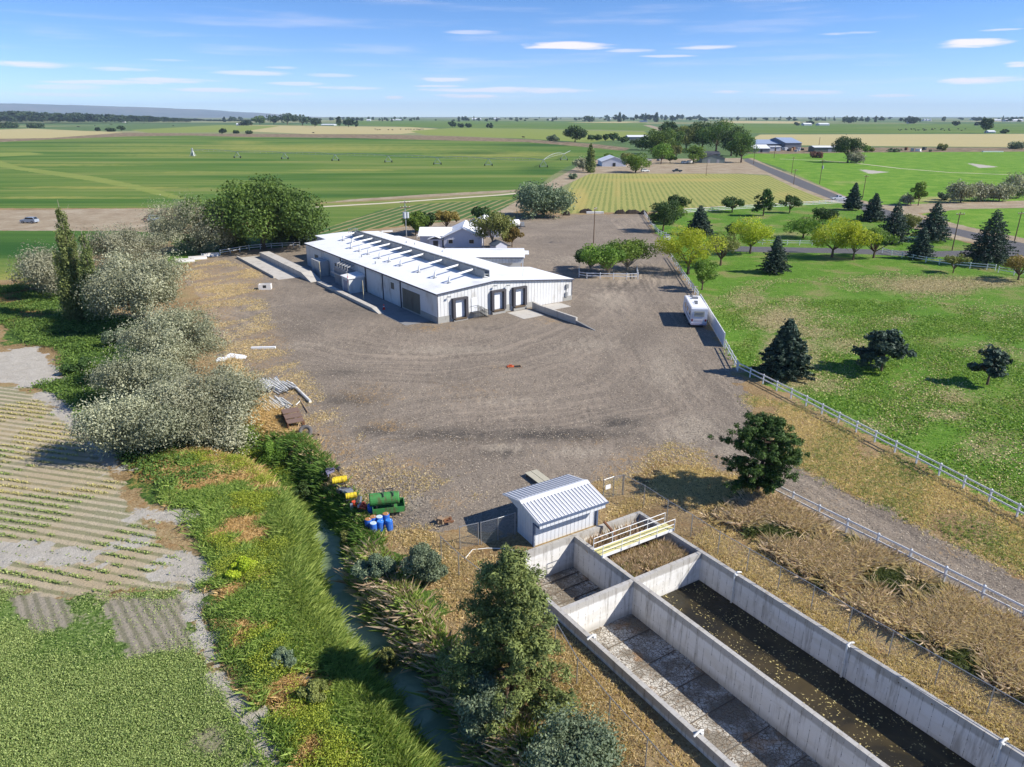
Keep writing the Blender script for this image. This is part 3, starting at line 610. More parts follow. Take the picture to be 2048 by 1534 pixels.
def mud_mat():
    m = bpy.data.materials.new('cracked_mud'); m.use_nodes = True; g = NG(m.node_tree); b = m.node_tree.nodes['Principled BSDF']
    P = g.n('ShaderNodeNewGeometry').outputs['Position']; Q = g.scale(P, 1, 1, 1, math.radians(56.6))
    wv = g.vm('ADD', P, g.vm('MULTIPLY', g.n('ShaderNodeTexNoise', {'Vector': P, 'Scale': 1.2}).outputs[1], (.5, .5, 0)))
    vo = g.n('ShaderNodeTexVoronoi', {'Vector': wv, 'Scale': 4.6}, feature='DISTANCE_TO_EDGE').outputs[0]
    crack = g.ss(g.m('ADD', vo, g.m('MULTIPLY', g.m('SUBTRACT', g.noise(P, 7, 3, .6), .5), .12)), .01, .07)
    n1 = g.noise(P, .5, 4, .6); n2 = g.noise(P, 6, 3, .6)
    base = g.mix(g.ss(n1, .42, .62), S(128, 120, 106), S(196, 190, 178)); base = g.mix(g.m('MULTIPLY', g.ss(n2, .5, .66), .6), base, S(128, 104, 76))
    c = g.mix(crack, g.mix(n1, S(140, 124, 104), S(96, 84, 70)), base)
    org = g.ss(g.noise(P, .35, 3, .6), .56, .66); c = g.mix(g.m('MULTIPLY', org, .5), c, S(166, 118, 62))
    g.put(b.inputs['Base Color'], c); b.inputs['Roughness'].default_value = .95
    bp = g.n('ShaderNodeBump', {'Strength': 1, 'Distance': .08, 'Height': g.m('ADD', crack, g.m('MULTIPLY', n2, .5))}); g.put(b.inputs['Normal'], bp.outputs[0])
    return m
WHT = pmat('white_paint', (.78, .78, .77), .5, .06, 2.0, dirt=S(150, 140, 125), dthr=(.55, .8))
PVC = pmat('pvc_pipe', (.74, .72, .66), .45, .08, 4.0, dirt=S(150, 135, 110), dscale=2)
GALV = pmat('galvanised_steel', (.36, .37, .38), .45, .12, 6, metal=.55)
DKMET = pmat('dark_metal', (.06, .06, .065), .5, .2, 6, metal=.3)
RUST = pmat('rusty_steel', S(120, 84, 60), .85, .3, 5, dirt=S(70, 52, 44))
WOOD = pmat('weathered_wood', S(150, 128, 104), .9, .25, 8, dirt=S(90, 74, 62))
POLEW = pmat('pole_wood', S(112, 92, 74), .9, .25, 6)
TI = .15
def wpoly(a0, a1, b0, b1): return [W(a0, b0), W(a1, b0), W(a1, b1), W(a0, b1)]
def build_raceway():
    t = empty('concrete_raceway', (*W(0, 0), 0), 0, 'long grey concrete raceway tank of four walled cells beside the small ribbed shed', 'tank')
    ox, oy = W(0, 0)
    cl = concrete_mat('concrete_long', math.radians(-56.6)); cc = concrete_mat('concrete_cross', math.radians(31.3))
    def wall(a0, a1, b0, b1, m, z1=.3, z0=-2.7, name='wall'):
        p = [(x-ox, y-oy) for x, y in wpoly(a0, a1, b0, b1)]
        o = MB().prism(p, z0, z1).build(name, m, t); return o
    wall(TL-TI, TL+TI, TB-TI, TF, cl); wall(-TI, TI, TB+TI, TF+8, cl); wall(TR-TI, TR+TI, TB-TI, TF+8, cl)
    wall(TL+TI, TR-TI, TB-TI, TB+TI, cc, .31); wall(TL+TI, -TI, -TI, TI, cc, .28); wall(TI, TR-TI, -TI, TI, cc, .28)
    wall(TL+TI, -TI, TF-.3, TF, cc); wall(TI, TR-TI, TF+7.7, TF+8, cc)
    wall(TL-.6, TL-TI-.003, TB-TI, TB+TI, cc, .3, -1.2)
    mud = mud_mat()
    def floor(a0, a1, b0, b1, z, m, name='floor'):
        p = [(x-ox, y-oy) for x, y in wpoly(a0, a1, b0, b1)]; return MB().prism(p, z-.3, z).build(name, m, t)
    e = 0.01
    floor(TL+TI+e, -TI-e, TB+TI+e, -TI-e, -2.38, mud); floor(TL+TI+e, -TI-e, TI+e, TF-.31, -2.4, mud)
    soil = pmat('tank_soil', S(150, 112, 66), .95, .4, 2.5, dirt=S(90, 76, 44), dscale=1.2, dthr=(.4, .6)); floor(TI+e, TR-TI-e, TB+TI+e, -TI-e, -1.0, soil)
    p = [(x, y) for x, y in wpoly(TI+e, TR-TI-e, TI+e, TF+7.69)]
    wt = MB().prism(p, -2.3, -2.02).build('tank_water', water_mat('tank_water', S(44, 40, 28), S(72, 62, 40), .18, S(214, 196, 130), .25)); tag(wt, kind='structure')
    # ladder-like aeration pipes lying on the mud
    def W3(a, b, z): x, y = W(a, b); return (x-ox, y-oy, z)
    g1 = MB()
    for b in np.arange(2.1, TF-1, 2.42): g1.tube([W3(TL+.3, b, -2.35), W3(-.3, b+random.uniform(-.05, .05), -2.35)], .035)
    for b in (-5.6, -4.4, -3.2, -2.0, -.9): g1.tube([W3(TL+.3, b, -2.31), W3(-.3, b, -2.31)], .045)
    g1.build('cross_pipe_grid', pmat('black_pipe', S(104, 94, 82), .6, .3, 4), t)
    g3 = MB(); g2 = MB(); xs = list(np.arange(.6, TF-1, 2.42))
    for b0 in xs: g2.tube([W3(-5.05+.02*b0, b0, -2.24), W3(-5.0+.02*b0, b0+2.1, -2.24)], .07)
    for b0 in (-6, -4.2, -2.4): g3.tube([W3(-4.6, b0, -2.22), W3(-4.65, b0+1.6, -2.22)], .07)
    g2.build('air_supply_pipe', PVC, t); g3.build('air_supply_pipe', PVC, t)
    # two square duct stubs on top of the back wall, left of the shed
    return t
build_raceway()
def wall_pipe(a, b, side, label):
    x, y = W(a, b); t = empty('wall_pipe', (x, y, 0), math.radians(31.3), label, 'pipe', 'white pipes hooked over the tank walls')
    s = side
    MB().tube([(s*.32, .0, .33), (s*.12, 0, .42), (-s*.1, 0, .5), (-s*.3, 0, .42), (-s*.33, 0, .1), (-s*.33, 0, -1.95)], .065, 8).build('pipe', PVC, t)
    MB().box(-.2*s-.07, -.2*s+.07, -.12, .12, .301, .36).build('bracket', WHT, t)
    MB().tube([(-s*.33, 0, -.85), (-s*.33, 0, -1.0)], .09, 8).build('coupling', PVC, t)
for a, b, s, l in ((TR, 3.3, 1, 'white drain pipe hooked over the right tank wall, nearest the cross wall'), (TR, 11.75, 1, 'white drain pipe over the right tank wall, middle one of three'),
                   (TR, 20.2, 1, 'white drain pipe over the right tank wall, nearest the bottom right corner'), (TL, 3.2, -1, 'white pipe elbow on the low left tank wall beside the big pine'),
                   (TL, 11.8, -1, 'white pipe elbow on the low left tank wall near the bottom edge')): wall_pipe(a, b, s, l)
def walkway():
    x, y = W(0, -3.55); t = empty('grated_walkway', (x, y, .3), math.radians(31.3), 'yellow grated walkway with white railings across the reed-filled tank cell', 'walkway')
    YEL = pmat('yellow_grating', S(216, 208, 146), .6, .15, 3)
    f = MB()
    for i in range(6): yy = -.36+.145*i; f.box(-.25, 6.75, yy, yy+.09, .14, .18)
    f.build('grating', YEL, t)
    MB().box(-.25, 6.75, -.47, -.39, .0, .2).box(-.25, 6.75, .47, .55, .0, .2).build('beam', WHT, t)
    for s, ys in ((0, -.5), (1, .58)):
        r = MB()
        for zz in (.62, 1.05): r.tube([(-.2, ys, zz), (6.7, ys, zz)], .028, 6)
        for xx in (-.2, 1.55, 3.25, 4.95, 6.7): r.tube([(xx, ys, .0), (xx, ys, 1.05)], .028, 6)
        r.build('railing', WHT, t)
walkway()
# rust-stained post leaning over the reeds
MBt = MB().tube([(*W(2.6, -6.35), .75), (*W(2.9, -5.9), .2), (*W(3.3, -5.0), -.9)], .11, 7).build('leaning_post', RUST); tag(MBt, 'rust brown post leaning over the back wall of the reed-filled cell', 'post')

# ------------------------------------------------------------------ small ribbed shed
def build_shed():
    t = empty('metal_shed', (1.94, 44.3, 0), math.radians(31.1), 'small white ribbed metal shed with gable roof beside the tank', 'shed')
    L = 6.2; D = 5.1
    MW = pmat('shed_wall_metal', (.66, .67, .69), .45, .06, 1.5, rib=(0, .36, .03)); MWy = pmat('shed_side_metal', (.62, .64, .66), .45, .06, 1.5, rib=(1, .36, .03))
    MR = pmat('shed_roof_metal', (.74, .74, .75), .4, .05, 1.5, rib=(0, .31, .05))
    tr = pmat('grey_blue_trim', S(92, 104, 128), .5, .08, 3)
    MB().box(.3, L-.25, 1.0, 1.08, -.1, 2.2).build('front_wall', MW, t)
    MB().box(.22, .3, .9, 3.3, -.1, 2.1).build('side_wall', MWy, t); MB().box(L-.25, L-.17, .9, 3.3, -.1, 2.1).build('side_wall', MWy, t)
    MB().box(.3, L-.25, 3.22, 3.3, -.1, 2.3).build('back_wall', MW, t)
    MB().box(.1, L-.1, .03, .1, 2.0, 2.46).build('front_fascia', MW, t)
    for x0 in (.2, L-.28):
        MB().extr([(.1, 2.02), (.9, 2.02), (3.3, 2.1), (D-.15, 2.4), (2.6, 2.97), (.1, 2.44)], 'x', x0, x0+.08).build('gable_panel', MWy, t)
    MB().box(.1, L-.1, .1, 1.0, 1.97, 2.0).build('soffit', tr, t)
    rf = MB(); rf.extr([(-.08, 2.46), (2.6, 3.02), (D+.05, 2.44), (D+.05, 2.5), (2.6, 3.1), (-.08, 2.53)], 'x', -.05, L+.05); rf.build('roof', MR, t)
    rd = MB(); rd.extr([(2.25, 3.045), (2.6, 3.115), (2.95, 3.045), (2.6, 3.17)], 'x', -.06, L+.06); rd.build('ridge_cap', WHT, t)
    ribs = MB()
    for i in range(20):
        x = .1+i*.31
        ribs.bar((x, -.07, 2.55), (x, 2.26, 3.06), .035, .035); ribs.bar((x, 2.94, 3.06), (x, D+.04, 2.53), .035, .035)
    ribs.build('roof_rib', pmat('roof_seam', (.34, .36, .40), .5, .1, 3), t)
    MB().box(-.07, L+.07, -.12, -.085, 2.4, 2.56).build('gutter', tr, t)
    MB().box(.14, .3, .9, 1.05, -.1, 2.0).build('corner_trim', tr, t); MB().box(L-.26, L-.1, .86, 1.0, -.1, 2.0).build('corner_trim', tr, t)
    MB().box(.9, 1.06, .9, 1.0, 1.55, 1.95).build('electrical_box', DKMET, t)
    return t
build_shed()
def pallet_lid():
    x, y = at(1070, 958)[:2]; t = empty('wooden_platform', (x+.2, y-.1, 0), math.radians(31), 'low pale wooden platform on the gravel behind the small shed', 'platform')
    for i, dx in enumerate((-.62, .03)): MB().box(dx, dx+.6, -1.1, 1.1, .3, .36).build('board', pmat('pale_board', S(176, 170, 150), .9, .2, 6), t)
    MB().box(-.6, .6, -1.0, -.86, -.05, .3).build('skid', WOOD, t); MB().box(-.6, .6, .86, 1.0, -.05, .3).build('skid', WOOD, t)
pallet_lid()

# ------------------------------------------------------------------ long white packing building
BO = (-11.4, 105.8); BA = math.radians(35.2)
def buv(u, v): return (BO[0]+u*math.cos(BA)-v*math.sin(BA), BO[1]+u*math.sin(BA)+v*math.cos(BA))
def rz(u): return 5.35-(.072*(10.4-u) if u < 10.4 else .11*(u-10.4))
def build_main():
    t = empty('packing_building', (*BO, 0), BA, 'long low white metal building with pipes over its white roof and three loading docks', 'building')
    RW = pmat('white_roof', (.80, .80, .80), .55, .04, .5, dirt=S(178, 174, 166), dscale=.22, dthr=(.5, .85)); MWx = pmat('ribbed_front', (.66, .66, .65), .45, .06, .6, rib=(0, .62, .05), dirt=S(170, 164, 152), dscale=.5)
    MWy = pmat('panel_side', (.60, .61, .60), .5, .08, .6, rib=(1, 1.1, .04), dirt=S(150, 146, 136), dscale=.5)
    BLK = pmat('grey_block', S(158, 156, 150), .85, .14, 1.2, dirt=S(110, 104, 98)); TRM = pmat('slate_trim', S(74, 76, 88), .5, .08, 2)
    W1, W2, V1, V2 = 26.7, 22.0, 12.5, 56.4
    b = MB()
    b.extr([(0, -1), (W1, -1), (W1, rz(W1)), (10.4, rz(10.4)), (0, rz(0))], 'y', 0.02, V1)
    b.build('front_wall', MWx, t)
    b = MB(); b.extr([(.0, -1), (W2, -1), (W2, rz(W2)), (10.4, rz(10.4)), (.0, rz(0))], 'y', V1+.003, V2); b.build('long_wall', MWy, t)
    b = MB(); b.extr([(5.6, -1), (20.5, -1), (20.5, 4.2), (12, 4.7), (5.6, 4.5)], 'y', V2+.003, 64.6); b.build('rear_wall', MWy, t)
    def roof(u0, u1, v0, v1, dz=0.0, name='roof'):
        us = [u0] + ([10.4] if u0 < 10.4 < u1 else []) + [u1]
        prof = [(u, rz(u)+.01+dz) for u in us]+[(u, rz(u)+.16+dz) for u in reversed(us)]
        return MB().extr(prof, 'y', v0, v1).build(name, RW, t)
    roof(-.25, W1+.2, -.25, V1+.1); roof(-.25, W2+.2, V1+.103, V2+.1)
    MB().extr([(5.3, 4.6), (12, 4.82), (20.8, 4.28), (20.8, 4.42), (12, 4.98), (5.3, 4.76)], 'y', V2+.11, 64.9).build('rear_roof', RW, t)
    tr = MB()
    for u0, u1 in ((-.25, 10.4), (10.4, W1+.2)): tr.bar((u0, -.29, rz(u0)+.05), (u1, -.29, rz(u1)+.05), .08, .2)
    tr.bar((-.29, -.3, rz(0)+.03), (-.29, V2, rz(0)+.03), .07, .2); tr.box(-.03, .1, -.03, .0, -.2, rz(0)-.05); tr.box(W1-.1, W1+.02, -.03, .0, -.2, rz(W1)-.05)
    tr.build('eave_trim', TRM, t)
    # block plinth in pieces between the docks
    for u0, u1, h in ((.0, 2.3, 1.05), (5.5, 9.4, 1.0), (12.6, 13.7, 1.15), (16.7, 18.4, .9), (24.7, W1, .8)): MB().box(u0+.02, u1, -.035, .01, -.3, h).build('block_plinth', BLK, t)
    # docks
    SHL = pmat('dock_shelter_rubber', S(74, 72, 76), .8, .15, 3); DW = pmat('dock_door_white', (.76, .77, .78), .5, .05, 1)
    for u0, h0, h1 in ((2.5, .55, 3.35), (9.7, .75, 3.6), (13.9, .8, 3.55)):
        u1 = u0+2.75
        dk = MB(); dk.box(u0, u0+.45, -.55, -.01, h0-.1, h1); dk.box(u1-.45, u1, -.55, -.01, h0-.1, h1); dk.box(u0, u1, -.55, -.01, h1, h1+.3); s = dk.build('dock_shelter', SHL, t)
        MB().box(u0+.45, u1-.45, -.035, .01, h0, h1).build('dock_door', DW, t)
        MB().box(u0+.3, u1-.3, -.6, .0, h0-.32, h0-.103).build('dock_bumper', pmat('dock_bumper', S(96, 82, 66), .9, .2, 4), t)
        MB().box(u0+.1, u1-.1, -.5, -.01, -.3, h0-.33).build('dock_base', BLK, t)
    # personnel door and its steel stair
    MB().box(6.1, 7.1, -.06, -.001, 1.0, 3.2).build('door', DW, t)
    st = MB()
    st.box(5.9, 7.3, -1.1, -.05, .92, 1.0)
    for i in range(5): st.box(7.3+.26*i, 7.58+.26*i, -1.1, -.1, .74-.18*i, .78-.18*i)
    for vv in (-1.1, -.1):
        st.tube([(7.3, vv, 1.9), (8.7, vv, .95)], .03); st.tube([(7.3, vv, 1.45), (8.7, vv, .5)], .025)
        for i in range(4): uu = 7.3+.45*i; st.tube([(uu, vv, 1.0-.31*i), (uu, vv, 1.9-.31*i)], .025)
        st.tube([(5.9, vv, 1.9), (7.3, vv, 1.9)], .03)
    for i in range(6): st.tube([(5.9+.28*i, -1.1, 0), (5.9+.28*i, -1.1, 1.9)], .02)
    st.build('stair', DKMET, t)
    for u, v in ((1.9, 0), (10.4, 0), (12.9, 0)):
        l = MB(); l.tube([(u, 0, rz(u)-.7), (u, -.45, rz(u)-.62)], .04); l.box(u-.22, u+.22, -.62, -.42, rz(u)-.72, rz(u)-.58); l.build('wall_lamp', GALV, t)
    MB().box(25.2, 25.7, -.25, -.01, 2.2, 2.9).box(25.1, 25.6, -.2, -.01, .7, 1.5).tube([(25.4, -.1, 1.5), (25.4, -.1, 2.2)], .04).build('electrical_box', pmat('grey_box', S(130, 132, 134), .6, .1, 3), t)
    # roof catwalk of mesh panels on the ridge
    for i in range(13):
        v0 = 2.0+i*4.05; v1 = v0+3.95; z0 = rz(10.6)+.35
        c = MB(); c.box(9.9, 10.9, v0, v1, z0+.4, z0+.46); c.box(10.905, 10.93, v0, v1, z0-.1, z0+1.0)
        for uu in (9.9, 10.9):
            for zz in (.46, .8, 1.1): c.bar((uu, v0, z0+zz), (uu, v1, z0+zz), .035)
            for k in range(10): vv = v0+(v1-v0)*k/9; c.bar((uu, vv, z0+.0), (uu, vv, z0+1.1), .03)
        c.box(9.85, 9.88, v0, v1, z0-.1, z0+1.0)
        c.build('catwalk_panel', pmat('catwalk_grey', S(146, 148, 148), .7, .2, 5), t)
    rl = MB()
    for v in (54.6, 55.6): rl.tube([(9.6, v, rz(10)), (9.6, v, rz(10)+1.7), (11.2, v, rz(10)+1.7), (11.2, v, rz(10))], .06)
    rl.build('catwalk_ladder_frame', GALV, t)
    # goose-neck pipes running up to the catwalk
    for i, v in enumerate((42.5, 38.4, 34.4, 29.4, 25.3, 20.8, 14.0, 8.5, 3.9, 47.0, 51.6)):
        u0 = 4.45 if i < 9 else 6.6; z = rz(u0)+.1; a = .55
        MB().tube([(u0, v, z), (u0, v, z+.75), (u0+.12, v+.03, z+1.0), (u0+.45, v+.1, z+1.15), (9.85, v+1.3, rz(9.9)+1.15)], .17, 8).build('roof_pipe', pmat('insulated_pipe', (.72, .72, .71), .5, .08, 2), t, smooth=True)
        MB().box(u0-.28, u0+.28, v-.28, v+.28, rz(u0-.3)+.05, z+.16).build('pipe_base', GALV, t)
    for u, v, z1, du in ((18.6, 3.3, 1.5, -6.5), (16.6, 23.5, 1.5, -1.8)):
        MB().tube([(u, v, rz(u)), (u, v, rz(u)+z1), (u+du, v+.6, rz(u+du)+z1*.72)], .11, 8).build('roof_pipe', WHT, t)
    MB().tube([(16.2, 53, rz(16)), (16.2, 53, rz(16)+1.5), (18.8, 53, rz(16)+1.3)], .09, 6).build('roof_pipe', WHT, t)
    MB().tube([(1.5, 31.5, rz(1)), (1.5, 31.5, rz(1)+3.4)], .05, 6).build('vent_mast', WHT, t)
    for u, v in ((17.5, 44), (18.2, 41.5), (2.6, 33.4), (2.0, 26)):
        MB().tube([(u, v, rz(u)), (u, v, rz(u)+.6)], .12, 8).build('roof_vent', GALV, t)
    # side facing the camera's left: doors, posts, shack, ducts
    DK = pmat('faded_brown_door', S(104, 102, 92), .7, .12, 1.5, dirt=S(78, 74, 66)); WP = pmat('white_panel', (.62, .63, .62), .6, .08, 1, dirt=S(150, 146, 136))
    MB().box(-.06, .0, 5.6, 11.6, .25, 3.5).build('rolling_door', DK, t)
    MB().box(-.05, .0, 12.6, 18.8, .1, 4.0).build('wall_panel', WP, t); MB().box(-.05, .0, 19.2, 25.6, .1, 4.0).build('wall_panel', WP, t)
    MB().box(-.08, .01, 14.6, 15.8, 2.6, 3.7).build('wall_vent', DK, t)
    for v in (12.2, 19.0, 26.0, 37.5): MB().box(-.14, .0, v-.1, v+.1, -.2, 4.45).build('wall_post', TRM, t)
    MB().box(-.07, .0, 38.0, 40.6, .1, 3.0).build('door', DK, t); MB().box(-.06, .0, 49.5, 51.4, .1, 3.1).build('door', DK, t)
    MB().box(-.045, .01, .05, 12.0, -.3, 1.0).build('block_plinth', BLK, t)
    sh = MB(); sh.box(-3.2, -.16, 26.4, 29.6, -.2, 2.7); s = sh.build('side_shack', WP, t)
    MB().extr([(-3.4, 2.703), (-.1, 2.703), (-.1, 3.2), (-3.4, 2.85)], 'y', 26.2, 29.8).build('shack_roof', RW, s)
    MB().box(-3.26, -3.2, 27.2, 28.8, .1, 2.2).build('shack_door', pmat('grey_door', S(140, 144, 160), .6, .1, 2), s)
    MB().box(-1.9, -.16, 30.4, 36.4, -.2, 3.2).build('condenser_housing', pmat('grey_housing', S(138, 142, 146), .6, .15, 1.5, dirt=S(92, 94, 96)), t)
    dc = MB()
    for i in range(5): v = 30.6+1.2*i; dc.tube([(-1.6, v, 3.2), (-1.6, v, 3.9), (-.2, v+.3, 4.1)], .16, 7)
    dc.tube([(-2.3, 29.9, 2.2), (-2.3, 36.8, 2.2)], .14, 7); dc.build('duct', GALV, t)
    MB().box(-2.2, -.16, 43.5, 47.8, -.2, 3.0).build('cooler_box', pmat('pale_box', S(170, 172, 172), .6, .12, 1.5, dirt=S(100, 98, 94)), t)
    return t
build_main()
def local_box(name, label, cat, u0, u1, v0, v1, z0, z1, mat, group=None):
    t = MB().box(0, u1-u0, 0, v1-v0, z0, z1).build(name, mat); t.location = (*buv(u0, v0), 0); t.rotation_euler = (0, 0, BA); return tag(t, label, cat, group)
CONC = pmat('pale_concrete', S(186, 180, 170), .9, .12, 1.2, dirt=S(134, 126, 116), dscale=.5)
GCON = pmat('grey_concrete', S(132, 130, 128), .9, .14, 1.0, dirt=S(100, 98, 96), dscale=.4)
o = local_box('apron_slab', None, None, -4.6, -.1, 2.0, 56, -.2, .03, GCON); tag(o, kind='structure')
o = local_box('dock_slab', None, None, 12.4, 16.6, -5.4, -.8, -.2, .03, CONC); tag(o, kind='structure')
o = local_box('side_slab', None, None, 18.6, 23.6, -3.6, -.3, -.2, .03, CONC); tag(o, kind='structure')
def ramp_walls():
    t = empty('ramp_wall', (*buv(17.2, -1.2), 0), BA, 'concrete retaining wall running out from the third loading dock, tapering to the ground', 'wall')
    MB().extr([(0, -.3), (0, 1.25), (-1.8, 1.05), (-11.2, 1.05), (-11.2, -.3)], 'x', 0, .35).build('wall', CONC, t)
    MB().extr([(-11.2, -.3), (-11.2, .55), (-15.5, .05), (-15.5, -.3)], 'x', 0.02, .3).build('low_end', GCON, t)
    t = empty('truck_ramp_curb', (*buv(-5.0, 10.6), 0), BA, 'low sunlit concrete curb with an angled end, along the dark apron left of the long building', 'curb')
    MB().extr([(0, -.2), (0, .05), (2.6, .5), (27, .45), (27, -.2)], 'x', 0, .9).build('curb', CONC, t)
    t = empty('truck_well_wall', (*buv(-5.6, 39.5), 0), BA, 'raised concrete platform wall beside the sunken truck well at the far left of the building', 'wall')
    MB().extr([(0, -.2), (0, .1), (5, 1.15), (32, 1.15), (32, -.2)], 'x', 0, 2.2).build('platform', CONC, t)
    MB().box(-4.6, -4.3, 8, 34, -.2, .45).build('low_wall', CONC, t)
    o = MB().box(-4.3, -.02, 6, 34, -.2, .03).build('well_floor', CONC, t)
ramp_walls()
def marker_pole(px, py, h, label, rope=True):
    x, y, z = at(px, py); t = empty('marker_pole', (x, y, 0), 0, label, 'pole', 'thin poles along the apron curb')
    MB().tube([(0, 0, 0), (0, 0, h)], .05, 6).build('pole', pmat('cream_pole', S(214, 200, 160), .6, .1, 3), t)
    MB().tube([(0, 0, .0), (0, 0, .25)], .14, 8).build('base', GCON, t)
    return t
p = marker_pole(642, 560, 3.6, 'thin pale pole on the end of the raised platform wall')
p = marker_pole(698, 587, 3.7, 'thin pole with a red top section, second along the apron curb'); MB().tube([(0, 0, 1.9), (0, 0, 3.2)], .065, 6).build('red_sleeve', pmat('red_paint', S(190, 40, 40), .6, .1, 3), p)
p = marker_pole(728, 603, 3.7, 'thin cream pole nearest the camera on the apron curb')
def cone(px, py, label):
    x, y, z = at(px, py); t = empty('traffic_cone', (x, y, 0), 0, label, 'traffic cone')
    R = pmat('cone_red', S(226, 62, 38), .5, .1, 3)
    MB().tube([(0, 0, .04), (0, 0, .9)], [.2, .04], 10).build('cone', R, t); MB().box(-.26, .26, -.26, .26, 0, .04).build('base', R, t)
    MB().tube([(0, 0, .45), (0, 0, .6)], [.135, .105], 10).build('band', WHT, t)
cone(768, 619, 'red traffic cone at the edge of the shade left of the long building')
o = MB().box(-.45, .45, -.3, .3, 0, .12).box(-.2, .2, -.12, .12, .121, .3).build('rusty_lid', pmat('rust_red', S(196, 92, 52), .8, .25, 5)); x_, y_, z_ = at(1021, 734); o.location = (x_, y_, 0); tag(o, 'small rust-red lid lying beside the sump in the middle of the yard', 'lid')
def pit():
    x, y, z = at(1029, 734); t = empty('manhole_pit', (x, y, 0), .2, 'small square sump with a wooden rim in the middle of the gravel yard', 'pit')
    MB().box(-.9, .9, -.5, -.4, 0, .1).box(-.9, .9, .4, .5, 0, .1).box(-.9, -.8, -.4, .4, 0, .1).box(.8, .9, -.4, .4, 0, .1).build('rim', WOOD, t)
    MB().box(-.8, .8, -.4, .4, .0, .03).build('shade_sheet', pmat('pit_shade', (.015, .015, .015), .9, .2, 3), t)  # near-black sheet painted as the shade down in the sump
pit()

# world-aligned wing at the right of the building
def build_wing():
    x0, x1, y0, y1 = -13.5, 2.3, 138.8, 147.5
    t = empty('side_wing', (0, 0, 0), 0, 'white flat-roofed wing with a deep canopy on the right side of the long building', 'building')
    MR = MATS['white_roof']; MWx = MATS['ribbed_front']
    MB().box(x0, x1-.6, y0+2.2, y1, -.1, 3.85).build('wall', pmat('wing_wall', (.66, .66, .66), .6, .06, 1), t)
    MB().extr([(y0-.2, 4.0), (y0+4, 4.75), (y1+.4, 4.2), (y1+.4, 4.34), (y0+4, 4.9), (y0-.2, 4.14)], 'x', x0-.3, x1+.2).build('roof', MR, t)
    MB().box(x0, x1, y0, y0+.08, 3.0, 3.98).build('fascia_panel', MWx, t)
    MB().box(x0, x1, y0-.22, y0-.205, 3.95, 4.18).build('eave_trim', MATS['slate_trim'], t)
    for x in (x1-.2, x1-5.2): MB().box(x-.1, x+.1, y0+.1, y0+.3, -.1, 3.9).build('canopy_post', WHT, t)
    r = MB()
    for i in range(9): r.bar((x1-4+.45*i, y0+1.2, .3), (x1-4+.45*i, y0+1.2, 1.4), .05)
    r.bar((x1-4, y0+1.2, 1.4), (x1-.3, y0+1.2, 1.4), .06); r.box(x1-4, x1-.3, y0+1.2, y0+2.1, .2, .3); r.build('dock_rail', GALV, t)
    MB().box(x0+8, x1+1.2, y1-1.5, y1+2.6, 3.3, 3.45).build('rear_canopy', MR, t)
build_wing()
def window_part(par, x0, x1, y, z0, z1, name='window', axis='x'):
    f = MB().box(x0-.08, x1+.08, y-.07, y-.02, z0-.08, z1+.08).build(name, WHT, par)
    MB().box(x0, x1, y-.09, y-.072, z0, z1).build('pane', pmat('dark_glass', (.02, .025, .03), .08, .1, 2, spec=.6), f); return f
def build_office():
    y = 173.8; t = empty('office_house', (-12.0, y, 0), 0, 'pale lavender-grey gabled office with white roof behind the long building', 'building')
    WL = pmat('office_wall', S(190, 192, 204), .7, .05, 1); MR = MATS['white_roof']
    MB().extr([(-4.6, -.1), (4.6, -.1), (4.6, 2.5), (0, 4.6), (-4.6, 2.5)], 'y', 0, 13).build('wall', WL, t)
    MB().extr([(-5.1, 2.3), (0, 4.62), (5.1, 2.3), (5.1, 2.45), (0, 4.8), (-5.1, 2.45)], 'y', -.5, 13.3).build('roof', MR, t)
    MB().box(-10.6, -4.603, 1.8, 9, -.1, 2.5).build('side_wing_wall', WL, t)
    MB().extr([(1.4, 2.45), (5.4, 4.0), (9.4, 2.45), (9.4, 2.6), (5.4, 4.15), (1.4, 2.6)], 'x', -11.0, -2.9).build('side_wing_roof', MR, t)
    MB().extr([(-.3, 2.45), (5, 4.9), (10, 2.45), (10, 2.6), (5, 5.05), (-.3, 2.6)], 'x', 1.5, 10.5).build('rear_roof', MR, t) if False else None
    window_part(t, -3.4, -2.4, 0, 1.0, 1.9); window_part(t, 1.6, 2.7, 0, 1.0, 1.9)
    pr = MB().box(-8.2, -5.0, .2, 1.795, -.1, 1.9).build('porch', WL, t)
    MB().extr([(-8.5, 1.9), (-6.6, 2.6), (-4.7, 1.9), (-4.7, 2.0), (-6.6, 2.72), (-8.5, 2.0)], 'y', -.2, 2.2).build('porch_roof', MR, pr)
    MB().box(-7.2, -6.0, .14, .197, 0, 1.6).build('porch_door', DKMET, pr)
    MB().box(4.9, 5.1, -.3, -.1, .0, 2.3).build('downpipe', WHT, t)
    h = empty('rear_house', (-7.5, y+15.5, 0), 0, 'small white-roofed house just behind the grey office, partly hidden by the willow', 'building')
    MB().extr([(-4, -.1), (4, -.1), (4, 2.9), (0, 4.8), (-4, 2.9)], 'y', 0, 9).build('wall', WL, h)
    MB().extr([(-4.4, 2.75), (0, 4.82), (4.4, 2.75), (4.4, 2.9), (0, 5.0), (-4.4, 2.9)], 'y', -.4, 9.4).build('roof', MR, h)
    x, yy, _ = at(1003, 503); d = empty('small_hut', (x, yy, 0), .5, 'tiny dark-roofed hut under the bush behind the white wing', 'shed')
    MB().extr([(-1.5, 0), (1.5, 0), (1.5, 1.5), (0, 2.3), (-1.5, 1.5)], 'y', 0, 3).build('wall', WL, d)
    MB().extr([(-1.8, 1.35), (0, 2.32), (1.8, 1.35), (1.8, 1.45), (0, 2.45), (-1.8, 1.45)], 'y', -.2, 3.2).build('roof', pmat('slate_roof', S(92, 100, 110), .7, .12, 2), d)
build_office()

